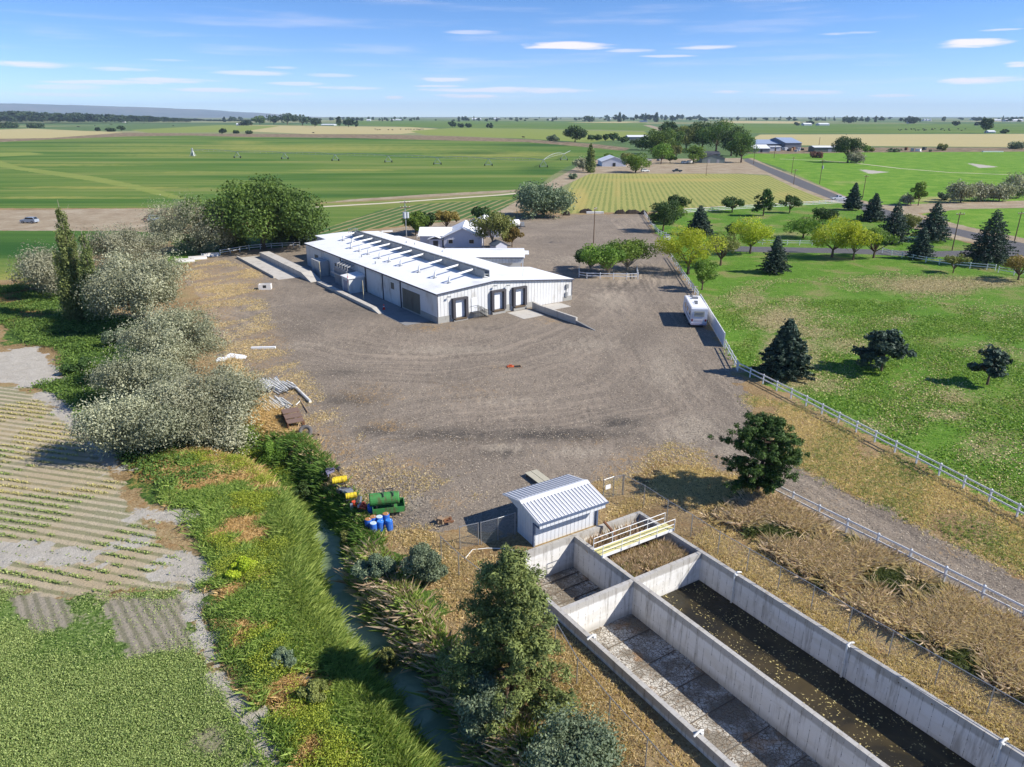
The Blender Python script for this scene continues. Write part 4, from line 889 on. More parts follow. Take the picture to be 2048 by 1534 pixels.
# ------------------------------------------------------------------ farm buildings further out
def barn(px0, px1, pyb, pyeave, pyridge, depth, wall, roofc, name, label, rot=0.0, gable_front=False, door=None, cat='building', ndoor=1, group=None):
    x0, y, _ = at(px0, pyb); x1 = at(px1, pyb)[0]; w = x1-x0
    he = height_at(x0, y, 0, pyeave); hr = max(height_at(x0, y+(0 if gable_front else depth/2), 0, pyridge), he+.3)
    t = empty(name, ((x0+x1)/2, y, 0), rot, label, cat, group); hw = w/2
    if gable_front:
        MB().extr([(-hw, -.2), (hw, -.2), (hw, he), (0, hr), (-hw, he)], 'y', 0, depth).build('wall', wall, t)
        s = (hr-he)/hw; MB().extr([(-hw-.5, he-.5*s+.03), (0, hr+.03), (hw+.5, he-.5*s+.03), (hw+.5, he-.5*s+.2), (0, hr+.25), (-hw-.5, he-.5*s+.2)], 'y', -.4, depth+.4).build('roof', roofc, t)
    else:
        MB().extr([(0, -.2), (depth, -.2), (depth, he), (depth/2, hr), (0, he)], 'x', -hw, hw).build('wall', wall, t)
        s = (hr-he)/(depth/2); MB().extr([(-.5, he-.5*s+.03), (depth/2, hr+.03), (depth+.5, he-.5*s+.03), (depth+.5, he-.5*s+.25), (depth/2, hr+.3), (-.5, he-.5*s+.25)], 'x', -hw-.4, hw+.4).build('roof', roofc, t)
    if door is not None:
        for k in range(ndoor):
            c = (k+.5)/ndoor*w*.8-hw*.8; dw = min(w*.12, 3.2)
            MB().box(c-dw/2, c+dw/2, -.08, -.01, 0, he*.72).build('door', door, t)
    return t
RB = pmat('blue_grey_roof', S(150, 162, 182), .45, .08, .3); RWf = pmat('white_metal_far', (.74, .75, .76), .5, .05, .4); WG = pmat('grey_wall_far', S(126, 128, 134), .7, .1, .5); WGn = pmat('green_wall_far', S(98, 106, 98), .7, .1, .5)
WW = pmat('pale_wall_far', S(196, 198, 206), .7, .08, .5); DKD = pmat('opening_shade', (.03, .03, .03), .8, .2, 2)  # near-black, painted as the shade inside doorways, pipe ends and boxes
barn(1204, 1252, 333, 323, 314, 24, WW, RWf, 'white_barn', 'white gabled metal barn left of the round green tree at the yard corner', 0, True, DKD)
barn(1404, 1449, 326, 316, 309, 16, pmat('teal_grey_wall', S(118, 128, 124), .7, .12, .5), pmat('dark_roof', S(78, 76, 78), .8, .1, .5), 'grey_garage', 'grey-green gabled garage under the big cottonwoods', 0, True, pmat('pale_door', S(150, 152, 156), .6, .1, 1), ndoor=2)
barn(1400, 1440, 314, 308, 303, 12, WG, pmat('dark_roof2', S(70, 70, 76), .8, .1, .5), 'farmhouse', 'dark-roofed farmhouse tucked behind the grey garage', 0, False, None, 'house')
barn(1512, 1570, 297, 288, 279.5, 60, WG, RB, 'long_barn', 'long barn with blue-grey roof joined to the left of the tall barn', 0, False, None)
barn(1570, 1602, 298, 286, 275.5, 60, WG, RB, 'tall_barn', 'tall blue-grey barn, the highest roof in the farmyard beyond the road', 0, False, None)
barn(1506, 1539, 305, 297, 289.5, 24, WG, RWf, 'white_roofed_shed', 'white-roofed shed in front of the long blue-grey barn', 0, False, DKD)
barn(1540, 1561, 302, 293.5, 292.5, 12, WW, RWf, 'white_lean_to', 'small white lean-to beside the white-roofed shed', 0, False, DKD)
barn(1628, 1690, 304, 295, 292, 14, WGn, RWf, 'long_green_shed', 'long low green shed with white roof edge left of the tall dark tree', 0, False, pmat('pale_door', S(150, 152, 156)), ndoor=1)
barn(1256, 1296, 281, 274, 270.5, 26, WG, RWf, 'far_white_roof_barn', 'long white-roofed barn behind the row of dark bushes', 0, False, None)
# ------------------------------------------------------------------ trees
BARK = pmat('bark', S(104, 86, 70), .95, .3, 5); BARKG = pmat('pale_bark', S(150, 138, 120), .95, .25, 5); BARKD = pmat('dark_bark', S(78, 64, 54), .95, .3, 5)
LM = dict(
 silver=leaf_mat('silver_leaves', S(96, 100, 76), S(190, 188, 158), .2), silverdk=leaf_mat('grey_green_leaves', S(84, 100, 78), S(140, 152, 120), .2),
 cotton=leaf_mat('cottonwood_leaves', S(50, 74, 32), S(112, 136, 62), .25), dark=leaf_mat('dark_green_leaves', S(44, 66, 34), S(84, 108, 54), .2),
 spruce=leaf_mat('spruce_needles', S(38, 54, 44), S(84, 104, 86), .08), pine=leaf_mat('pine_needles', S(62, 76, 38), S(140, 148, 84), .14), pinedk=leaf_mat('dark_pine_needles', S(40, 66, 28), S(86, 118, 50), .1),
 yellow=leaf_mat('yellow_green_leaves', S(140, 158, 36), S(202, 208, 70), .35), mid=leaf_mat('mid_green_leaves', S(70, 100, 38), S(134, 160, 66), .28), olive=leaf_mat('olive_leaves', S(96, 104, 50), S(150, 152, 88), .25),
 poplar=leaf_mat('poplar_leaves', S(72, 88, 44), S(146, 156, 94), .2), red=leaf_mat('reddish_leaves', S(98, 66, 58), S(146, 108, 92), .2), autumn=leaf_mat('rusty_green_leaves', S(100, 92, 46), S(158, 134, 72), .25),
 far=leaf_mat('far_tree_leaves', S(36, 54, 34), S(70, 92, 54), .15))
def quads(C, size, r, up=0.35, aspect=1.6, nrm=None, jitter=.35):
    """leaf-sized kites at points C (n,3)"""
    n = len(C); d = r.normal(size=(n, 3)); d[:, 2] += up
    if nrm is not None: d += nrm*1.3
    d /= np.linalg.norm(d, axis=1)[:, None]
    a = r.normal(size=(n, 3)); a -= (a*d).sum(1)[:, None]*d; a /= np.linalg.norm(a, axis=1)[:, None]
    b = np.cross(d, a); s = size*(1+jitter*r.uniform(-1, 1, n))[:, None]
    V = np.stack([C-a*s*aspect*.5, C+b*s*.5-a*s*.1, C+a*s*aspect*.5, C-b*s*.5-a*s*.1], 1).reshape(-1, 3)
    return V, np.arange(4*n).reshape(n, 4)
def lobe_points(centres, radii, n, r, shell=.45, flat=1.0):
    w = radii**2; k = r.choice(len(centres), n, p=w/w.sum()); u = r.normal(size=(n, 3)); u /= np.linalg.norm(u, axis=1)[:, None]
    rr = radii[k]*(1-shell*r.uniform(0, 1, n)**1.5); rr *= 1+.18*r.normal(size=n)*(r.uniform(size=n) < .25)
    p = centres[k]+u*rr[:, None]*np.array([1, 1, flat]); return p, u, k
def limb_mesh(h, trunk_h, r0, targets, r, lean=(0, 0), sub=True, name='trunk', mat=None):
    m = MB(); top = Vector((lean[0], lean[1], max(trunk_h, .3)))
    m.tube([(0, 0, -.15), (lean[0]*.4, lean[1]*.4, trunk_h*.5), top], [r0*1.25, r0, r0*.85], 7)
    for tgt in targets:
        T = Vector(tgt); mid = top.lerp(T, .5)+Vector((r.normal()*.06*h, r.normal()*.06*h, .05*h)); m.tube([top, mid, T], [r0*.55, r0*.32, r0*.09], 5, cap=False)
        if sub:
            for _ in range(2):
                e = mid.lerp(T, .6)+Vector((r.normal(), r.normal(), abs(r.normal())*.6))*.09*h; m.tube([mid, e], [r0*.2, r0*.05], 4, cap=False)
    return m
def make_tree(kind, h, w, n, leaf, mat, seed, open_=0.0, bark=None, base=.18):
    """returns (crown data, trunk MB) in metres, base at the origin"""
    r = np.random.default_rng(seed); R = w/2; bark = bark or BARK
    if kind in ('round', 'silver', 'bush', 'spread', 'cotton'):
        nl = {'round': 20, 'silver': 44, 'bush': 14, 'spread': 20, 'cotton': 34}[kind]
        zc = {'round': .6, 'silver': .5, 'bush': .45, 'spread': .66, 'cotton': .55}[kind]; zr = {'round': .36, 'silver': .44, 'bush': .42, 'spread': .26, 'cotton': .40}[kind]
        u = r.normal(size=(nl, 3)); u /= np.linalg.norm(u, axis=1)[:, None]; q = r.uniform(.35, .82, nl)[:, None]
        C = u*q*np.array([R, R, zr*h]); C[:, 2] += zc*h; rad = r.uniform(.22, .36, nl)*R
        if kind == 'silver': rad *= r.uniform(.45, .95, nl); C[:, :2] *= r.uniform(.8, 1.2, 2); C[:, :2] += (r.normal(size=2)*.10*R)*((C[:, 2]/h)[:, None])
        if kind == 'spread': rad *= .8
        k = C[:, 2] > 0; C[~k, 2] = .15*h
        P, U, K = lobe_points(C, rad, n, r, .4+open_, .8)
        if kind == 'silver':                                          # wispy shoots
            m = r.uniform(size=n) < .4; P[m] += U[m]*rad[K[m]][:, None]*r.uniform(.1, .9, m.sum())[:, None]
        P[:, 2] = np.maximum(P[:, 2], .05*h*r.uniform(0, 1, n)+.05)
        V, F = quads(P, leaf, r, .35, 1.8 if kind == 'silver' else 1.4, U*.8)
        lt = r.uniform(0, 1, nl); t = np.clip(.5*lt[K]+.5*r.uniform(0, 1, n), 0, 1)
        tr = limb_mesh(h, base*h, max(.035*w*.6, .07), [c for c in C[:8 if kind != 'spread' else 14]], r)
    elif kind == 'spruce':
        Ps = []; Us = []; lv = 30
        for i in range(lv):
            f = (i+.5)/lv; z = h*(.10+.88*f); L = R*(1-f)**.75*(.78+.3*r.uniform()); nb = int(7+6*(1-f))
            a0 = r.uniform(0, 6.28)
            for b in range(nb):
                a = a0+b*6.283/nb+r.normal()*.15; l = L*r.uniform(.65, 1.12)+.05; k = max(3, int(n*l/(R*lv*9)*1.9)); s = r.uniform(.15, 1, k)**.8
                x = l*s; side = r.normal(size=k)*.10*R*(1.1-s); zz = z-l*s*.22+.12*l*s**2-np.abs(r.normal(size=k))*.05*h/6
                Ps.append(np.stack([x*np.cos(a)-side*np.sin(a), x*np.sin(a)+side*np.cos(a), zz], 1)); Us.append(np.tile([np.cos(a)*.6, np.sin(a)*.6, .3], (k, 1)))
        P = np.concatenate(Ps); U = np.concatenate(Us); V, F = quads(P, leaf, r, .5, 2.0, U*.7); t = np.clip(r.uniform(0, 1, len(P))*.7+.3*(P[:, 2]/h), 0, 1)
        tr = MB().tube([(0, 0, -.1), (0, 0, h*.5), (0, 0, h*.99)], [.022*h+.05, .014*h, .01], 7)
    elif kind == 'pine':
        Cs = []; Rs = []; tg = []; lv = 9
        for i in range(lv):
            f = (i+.4)/lv; z = h*(base+.06+(.92-base)*f); L = R*(1-.75*f**1.6)
            for b in range(int(5-2*f)):
                a = r.uniform(0, 6.283); l = L*r.uniform(.45, .95); c = np.array([l*math.cos(a), l*math.sin(a), z+.08*h*r.uniform(-.2, .8)]); tg.append((c, z))
                for _ in range(3): Cs.append(c+r.normal(size=3)*np.array([.13*R, .13*R, .03*h])); Rs.append(R*r.uniform(.16, .27))
        Cs.append(np.array([0, 0, h*.94])); Rs.append(.15*R); C = np.array(Cs); rad = np.array(Rs)
        P, U, K = lobe_points(C, rad, n, r, .55, .55); U[:, 2] += .5; V, F = quads(P, leaf, r, .8, 1.9, U*.6)
        lt = r.uniform(0, 1, len(C)); t = np.clip(.4*lt[K]+.6*r.uniform(0, 1, n), 0, 1)
        tr = MB().tube([(0, 0, -.15), (.02*h, .01*h, h*.45), (0, 0, h*.93)], [.026*h+.05, .018*h, .03], 8)
        for c, z in tg: tr.tube([(0, 0, z-.06*h), tuple((c*np.array([.55, .55, 1]))+np.array([0, 0, -.03*h])), tuple(c)], [.009*h+.02, .006*h+.01, .01], 5, cap=False)
    elif kind in ('scots', 'scotsround'):
        C = []; tg = []; lv = 15
        for i in range(lv):
            f = (i+.5)/lv; z = h*(base+(.98-base)*f); prof = (min(1, .8+1.2*f)*(1-f)**.72*1.08) if kind == 'scots' else (math.sin(math.pi*min(.94, .22+.72*f))**.65)
            L = R*prof
            for b in range(7 if f < .7 else 5):
                a = r.uniform(0, 6.283); l = L*r.uniform(.55, 1.08); rise = .10*h*(l/R)*r.uniform(.0, 1.0); tipz = z+rise; tg.append(((l*math.cos(a), l*math.sin(a), tipz), z))
                for k in range(7):
                    s = r.uniform(.35, 1.0); C.append((l*s*math.cos(a)+r.normal()*.07*R, l*s*math.sin(a)+r.normal()*.07*R, z+rise*s+r.normal()*.018*h))
        C.append((0, 0, h*.97)); C = np.array(C); rad = r.uniform(.05, .13, len(C))*R
        P, U, K = lobe_points(C, rad, n, r, .9, .8); U[:, 2] += .5; V, F = quads(P, leaf, r, .7, 2.6, U*.9)
        lt = r.uniform(0, 1, len(C)); t = np.clip(.5*lt[K]+.5*r.uniform(0, 1, n), 0, 1)
        tr = MB().tube([(0, 0, -.15), (.03*h, .01*h, h*.45), (0, 0, h*.95)], [.026*h+.05, .018*h, .03], 8)
        for c, z in tg[::2]: tr.tube([(0, 0, z-.05*h), (c[0]*.55, c[1]*.55, z-.01*h), c], [.007*h+.02, .005*h+.01, .01], 5, cap=False)
    elif kind == 'poplar':
        nl = 110; f = r.uniform(0, 1, nl)**1.15; z = h*(.05+.88*f); rr = R*np.sin(np.pi*np.clip(.22+.72*f, 0, 1))**.7*(1-.45*f)*r.uniform(.1, .75, nl); a = r.uniform(0, 6.283, nl)
        C = np.stack([rr*np.cos(a), rr*np.sin(a), z], 1); rad = R*r.uniform(.2, .38, nl)*(1.1-.85*f)
        P, U, K = lobe_points(C, rad, n, r, .7, 3.0); P[:, 2] = np.clip(P[:, 2], .05, h*1.0); V, F = quads(P, leaf, r, .1, 1.6, U*.7)
        lt = r.uniform(0, 1, nl); t = np.clip(.45*lt[K]+.55*r.uniform(0, 1, n), 0, 1)
        tr = MB().tube([(0, 0, -.1), (0, 0, h*.5), (0, 0, h*1.02)], [.05*w+.06, .03*w+.03, .02], 7)
        for i in range(12): zz = h*(.15+.06*i); a = i*2.4; tr.tube([(0, 0, zz), (R*.5*math.cos(a), R*.5*math.sin(a), zz+.16*h)], [.05, .015], 4, cap=False)
    return V, F, t, tr, mat, bark
def place_tree(px, pyb, pyt, wpx, kind, mat, label, n=5000, leaf=None, group=None, name=None, cat='tree', open_=0.0, bark=None, base=.18, rot=None, wk=None, pos=None):
    wk = wk or {'silver': 1.42, 'round': 1.38, 'cotton': 1.36, 'spread': 1.4, 'poplar': 1.4, 'bush': 1.25, 'spruce': 1.22, 'pine': 1.1}.get(kind, 1.0)
    n = int(n*1.5)
    x, y, z = at(px, pyb) if pos is None else pos
    h = height_at(x, y, z, pyt); w = wpx*mpp(x, y, z)*wk
    leaf = leaf or max(.10, 1.9*mpp(x, y, z)*1.0)
    V, F, t, tr, m, bk = make_tree(kind, h, w, n, leaf, LM[mat], int(px*7+pyb), open_, bark, base)
    e = empty(name or {'spruce': 'spruce_tree', 'pine': 'pine_tree', 'poplar': 'poplar_tree', 'bush': 'bush'}.get(kind, 'leafy_tree'), (x, y, z), 0, label, cat, group)
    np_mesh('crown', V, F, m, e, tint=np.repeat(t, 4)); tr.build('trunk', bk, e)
    return e

# the large trees close to the camera
place_tree(1022, 1392, 1106, 215, 'scots', 'pine', 'large bushy olive green pine between the creek and the concrete tank', 48000, .075, base=.04, wk=1.42, name='pine_tree')
place_tree(1512, 992, 835, 165, 'scotsround', 'pinedk', 'dark green spreading pine at the start of the lower white fence', 32000, .085, bark=BARKD, base=.16, wk=1.0, name='pine_tree')
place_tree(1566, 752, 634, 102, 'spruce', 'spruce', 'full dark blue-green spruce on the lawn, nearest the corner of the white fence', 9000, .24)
place_tree(1762, 742, 668, 92, 'pine', 'spruce', 'open flat-topped dark pine in the middle of the lawn', 3800, .26, open_=.1, base=.22)
place_tree(1974, 769, 700, 62, 'pine', 'spruce', 'thin young pine standing alone near the right edge of the lawn', 1600, .24, open_=.15, base=.25)
for px, py, pt, w, l, k in ((848, 1160, 1078, 92, 'grey-green silver bush by the corner of the chain-link fence', 5200), (752, 1172, 1096, 70, 'smaller silver bush on the creek bank left of the fence-corner bush', 3600),
                            (965, 1490, 1352, 92, 'tall narrow silver bush below the large pine, by the creek', 6500), (1140, 1600, 1452, 165, 'broad silver bush cut off by the bottom edge of the view', 8000)):
    place_tree(px, py, pt, w, 'silver' if px > 900 else 'bush', 'silverdk', l, int(k*2.2), .085, 'silver bushes along the creek', name='silver_bush', cat='bush')
# silver-leaved trees along the upper creek
for i, (px, py, pt, w, l, k) in enumerate((
    (118, 588, 488, 115, 'low silver tree left of the tall poplar', 7000), (268, 545, 436, 115, 'silver tree farthest back in the row right of the poplar', 7000), (292, 655, 478, 145, 'big silver tree directly right of the tall poplar', 12000),
    (360, 755, 606, 138, 'silver tree beside the burnt orange edge of the yard, middle of the row', 11000), (300, 800, 690, 130, 'silver tree on the weed side of the row, behind the nearest pair', 8000),
    (418, 900, 735, 165, 'nearest and brightest silver tree, beside the pile of white pipes', 15000), (285, 905, 765, 150, 'silver tree at the left of the nearest pair, over the dark weeds', 11000), (400, 505, 392, 120, 'silver tree against the left side of the big cottonwood', 9000),
    (345, 480, 420, 50, 'small silver tree at the far left end of the cottonwood clump', 2500))):
    place_tree(px, py, pt, w, 'silver', 'silver', l, int(k*2.6), .115 if py > 700 else .16, 'silver-leaved trees along the creek', name='silver_tree', bark=BARKD, base=.1)
place_tree(168, 642, 404, 62, 'poplar', 'poplar', 'tall narrow poplar, tallest tree on the left', 26000, .18, bark=BARKG)
place_tree(200, 640, 458, 48, 'poplar', 'poplar', 'shorter poplar stem growing against the right side of the tall poplar', 14000, .18, bark=BARKG)
place_tree(528, 497, 352, 200, 'cotton', 'cotton', 'huge round dark green cottonwood at the back left of the yard', 17000, .42, base=.12)
place_tree(468, 495, 414, 58, 'spruce', 'pine', 'olive green conifer in front of the big cottonwood', 5000, .32)
place_tree(606, 486, 416, 60, 'spruce', 'spruce', 'dark conifer at the right end of the big cottonwood', 4500, .32)
place_tree(650, 478, 430, 0.1, 'bush', 'dark', 'x', 10) if False else None
place_tree(560, 492, 438, 66, 'round', 'dark', 'dark low tree under the right half of the big cottonwood', 4000, .34)
# around the office
place_tree(832, 470, 424, 52, 'round', 'mid', 'leafy green tree just right of the pole with transformers', 3600, .34)
place_tree(856, 464, 422, 32, 'round', 'dark', 'dark round tree second from the transformer pole', 2500, .32)
place_tree(893, 461, 417, 44, 'spread', 'autumn', 'olive-brown flat-topped tree behind the office roof', 2500, .32, bark=BARKD)
place_tree(966, 463, 410, 40, 'round', 'dark', 'dark tree behind the willow at the office', 2600, .34)
place_tree(985, 496, 416, 72, 'round', 'olive', 'pale-limbed willow leaning over the right end of the office', 3600, .3, bark=BARKG, open_=.3)
place_tree(1024, 494, 452, 38, 'round', 'autumn', 'rusty green bush at the corner behind the white wing', 2200, .28)
place_tree(1086, 434, 365, 100, 'silver', 'silverdk', 'large grey-green tree at the far end of the gravel yard', 9000, .4, bark=BARKD, base=.1)
# three small trees in the fenced island
for px, py, pt, w, l in ((1216, 549, 486, 92, 'spreading green tree at the front of the small fenced island'), (1254, 542, 480, 98, 'spreading tree at the right of the small fenced island'), (1180, 541, 492, 62, 'smaller dark tree at the left of the small fenced island')):
    place_tree(px, py, pt, w, 'spread', 'mid' if px > 1200 else 'dark', l, 4200, .24, 'trees in the small fenced island', bark=BARKG, open_=.1, base=.12)
# lawn and driveway trees
LT = [
 (1548, 546, 470, 60, 'spruce', 'spruce', 'dark spruce in the lawn below the driveway, left of the large yellow trees', 4200), (1500, 507, 431, 72, 'round', 'yellow', 'bright yellow-green tree with a bare trunk by the driveway', 3600),
 (1441, 531, 462, 72, 'spread', 'olive', 'sparse brownish open tree between the two left yellow-green trees', 2400), (1404, 580, 513, 52, 'round', 'mid', 'round green tree beside the white fence near the motorhome', 3200),
 (1376, 548, 455, 96, 'round', 'yellow', 'large yellow-green tree at the bend of the white fence', 6000), (1664, 514, 433, 84, 'round', 'yellow', 'broad bright yellow-green tree, left of the middle yellow pair', 5200), (1706, 520, 438, 64, 'round', 'yellow', 'yellow-green tree, right of the middle yellow pair', 4200),
 (1747, 516, 447, 72, 'spread', 'mid', 'fresh green leaning tree right of the yellow pair', 3200), (1606, 476, 432, 60, 'round', 'mid', 'small green tree behind the left side of the yellow pair', 2600), (1645, 450, 413, 44, 'round', 'dark', 'dark tree behind the yellow pair', 2200),
 (1838, 518, 452, 50, 'spruce', 'spruce', 'slim spruce beside the end of the driveway', 3800), (1783, 487, 401, 62, 'spruce', 'spruce', 'dark spruce right of the yellow pair, beyond the driveway', 4200), (1862, 482, 400, 68, 'spruce', 'spruce', 'tall dark spruce by the road bend, behind the slim spruce', 4600),
 (1816, 470, 425, 40, 'round', 'olive', 'brownish green tree between the two dark spruces at the road', 1800), (1972, 530, 416, 96, 'spruce', 'spruce', 'largest spruce on the lawn, near the right edge below the road', 8000), (1744, 442, 385, 50, 'spruce', 'spruce', 'spruce beside the paved road, second to the right of the white pickup', 3600),
 (1704, 420, 364, 38, 'spruce', 'spruce', 'pointed spruce just right of the white pickup on the road', 3200), (1326, 462, 400, 62, 'round', 'dark', 'dark bluish tree at the top left corner of the lawn', 3600), (1346, 448, 410, 40, 'round', 'mid', 'light green tree behind the dark corner tree of the lawn', 1800),
 (1397, 470, 409, 56, 'spruce', 'spruce', 'wide dark spruce left of the first driveway yellow tree', 3800), (1355, 423, 388, 36, 'round', 'dark', 'small dark tree at the left end of the far white fence', 2000), (1464, 424, 394, 44, 'spread', 'dark', 'flat-topped pine on the far white fence', 1800),
 (1526, 432, 381, 38, 'pine', 'pinedk', 'upright pine in the middle of the far white fence', 2200), (1579, 426, 390, 38, 'spread', 'dark', 'low wide pine near the right part of the far white fence', 1700), (1906, 546, 505, 40, 'spread', 'olive', 'thin brownish young tree by the lower right fence', 1300),
 (2036, 560, 508, 64, 'spread', 'autumn', 'rusty green tree cut off by the right edge', 2200), (1468, 478, 448, 34, 'round', 'dark', 'small dark tree behind the trunk of the driveway yellow tree', 1300)]
for a in LT: place_tree(*a[:6], a[6], a[7], open_=.1 if a[4] == 'spread' else 0)
# beyond the yard
FT = [(1180, 345, 284, 22, 'poplar', 'poplar', 'dark column poplar beside the dirt lane', 2200), (1271, 345, 308, 50, 'round', 'mid', 'round green tree in front of the white barn', 2600), (1166, 342, 312, 26, 'silver', 'silver', 'silver bush left of the column poplar', 1200),
 (1150, 284, 251, 38, 'round', 'dark', 'dark rounded tree alone at the far canal strip', 2000), (1107, 282, 268, 24, 'bush', 'silverdk', 'grey bush left of the lone dark canal tree', 700), (1214, 320, 304, 22, 'bush', 'mid', 'green bush behind the white barn', 700),
 (1255, 322, 304, 30, 'bush', 'olive', 'olive bush above the round green yard tree', 700), (1147, 358, 346, 20, 'bush', 'silverdk', 'small grey bush beside the dirt lane', 600),
 (1695, 325, 271, 52, 'round', 'dark', 'tall irregular dark tree alone in the right pasture', 3200), (1712, 326, 303, 32, 'silver', 'silver', 'silver bush at the foot of the tall pasture tree', 1200), (1634, 316, 301, 26, 'bush', 'red', 'reddish bush in the pasture left of the tall tree', 900),
 (1730, 304, 288, 18, 'bush', 'mid', 'small green shrub just right of the tall pasture tree', 500), (1744, 304, 294, 14, 'bush', 'olive', 'little olive shrub beside the farm track', 400), (1787, 304, 297, 20, 'bush', 'silverdk', 'grey shrub along the farm track', 400),
 (1886, 301, 285, 22, 'bush', 'olive', 'olive green shrub at the tan field edge, right side', 700), (2032, 298, 283, 26, 'silver', 'silverdk', 'grey shrub at the tan field edge, by the right border', 700), (1970, 267, 234, 22, 'round', 'dark', 'double-topped dark tree on the far right skyline', 1300),
 (2008, 267, 257, 14, 'bush', 'dark', 'small dark tree right of the double-topped far tree', 400),
 (1890, 400, 384, 32, 'bush', 'silverdk', 'lowest grey bush at the left of the silver bush row', 900), (1921, 405, 358, 44, 'silver', 'silver', 'first tall silver bush of the row on the right', 2600), (1961, 402, 360, 44, 'silver', 'silver', 'second tall silver bush of the row on the right', 2600),
 (1998, 402, 361, 40, 'silver', 'silver', 'third tall silver bush of the row on the right', 2400), (2034, 396, 346, 48, 'silver', 'silver', 'tallest silver bush, touching the right border', 2800), (1836, 411, 362, 30, 'round', 'mid', 'slender green tree by the cross road left of the silver bushes', 1800),
 (1815, 409, 387, 26, 'silver', 'silver', 'small silver bush beside the slender green tree', 900)]
for a in FT: place_tree(*a[:6], a[6], a[7], name='shrub' if a[4] == 'bush' else ('silver_tree' if a[4] == 'silver' else None))
GR = [(1302, 308, 262, 36, 'dark'), (1318, 318, 250, 46, 'cotton'), (1344, 302, 252, 40, 'cotton'), (1372, 300, 248, 48, 'olive'), (1322, 328, 284, 36, 'mid'), (1352, 318, 290, 26, 'olive'), (1386, 327, 288, 38, 'mid'), (1356, 338, 300, 0, ''),
      (1404, 300, 236, 56, 'dark'), (1432, 304, 236, 70, 'cotton'), (1462, 312, 250, 54, 'dark'), (1482, 325, 258, 52, 'cotton'), (1284, 300, 276, 34, 'dark'), (1340, 326, 306, 22, 'mid'), (1335, 280, 240, 34, 'dark'), (1390, 285, 244, 30, 'dark')]
GL = ['dark tree at the left edge of the cottonwood grove', 'broad cottonwood, second from the left of the grove', 'green cottonwood left of the middle of the grove', 'olive cottonwood in the middle of the grove', 'lighter tree standing low in front of the left grove', 'narrow olive tree in front of the grove middle',
      'lighter small tree in front of the grove, beside the farmhouse', '', 'tall dark cottonwood right of the grove middle', 'highest and widest cottonwood of the grove', 'dark cottonwood behind the grey garage', 'rightmost cottonwood, beside the paved road', 'low dark tree at the foot of the left grove', 'small green tree by the yard of parked cars',
      'dark tree top behind the left grove', 'dark tree top behind the grove middle']
for (px, pb, pt, w, mt), l in zip(GR, GL):
    if w: place_tree(px, pb, pt, w, 'cotton' if w > 34 else 'round', mt, l, 3200 if w > 40 else 1800, group='cottonwood grove at the farmyard')

# far trees: shared crowns, copied
def far_protos():
    out = []
    for i, (k, mt) in enumerate((('round', 'far'), ('cotton', 'far'), ('round', 'far'), ('spruce', 'far'), ('bush', 'far'))):
        V, F, t, tr, m, bk = make_tree(k, 10, 9 if k != 'spruce' else 5, 420, 1.5, LM[mt], 50+i, 0, None, .12)
        me = bpy.data.meshes.new('far_crown'); out.append((V, F, t, m))
    return out
FP = []
for i, (V, F, t, m) in enumerate(far_protos()):
    o = np_mesh('distant_tree', V, F, m, None, tint=np.repeat(t, 4)); FP.append(o.data); bpy.data.objects.remove(o)
def far_tree(px, pyb, h, w, k, label, group):
    x, y = ray(px, pyb, 0); y0 = min(y, 8000); x = x*y0/y; y = y0; h *= 1.75; w *= 1.35
    o = bpy.data.objects.new('distant_tree', FP[k]); COL.objects.link(o); o.location = (x, y, 0); o.rotation_euler = (0, 0, random.uniform(0, 6.28)); o.scale = (w/9, w/9, h/10)
    tag(o, label, 'tree', group)
for i, (px, w, pt) in enumerate(((1182, 14, 270), (1196, 16, 269), (1211, 14, 268), (1227, 18, 266), (1246, 18, 274))):
    place_tree(px, 282 if i < 4 else 286, pt, w, 'round', 'dark', ['dark bush, first of the row behind the dirt lane', 'dark bush, second of the row behind the dirt lane', 'dark bush, third of the row behind the dirt lane', 'tallest dark bush of the row behind the dirt lane', 'dark bush at the right end, by the far white roof'][i], 700, None, 'row of dark bushes by the canal', name='shrub')
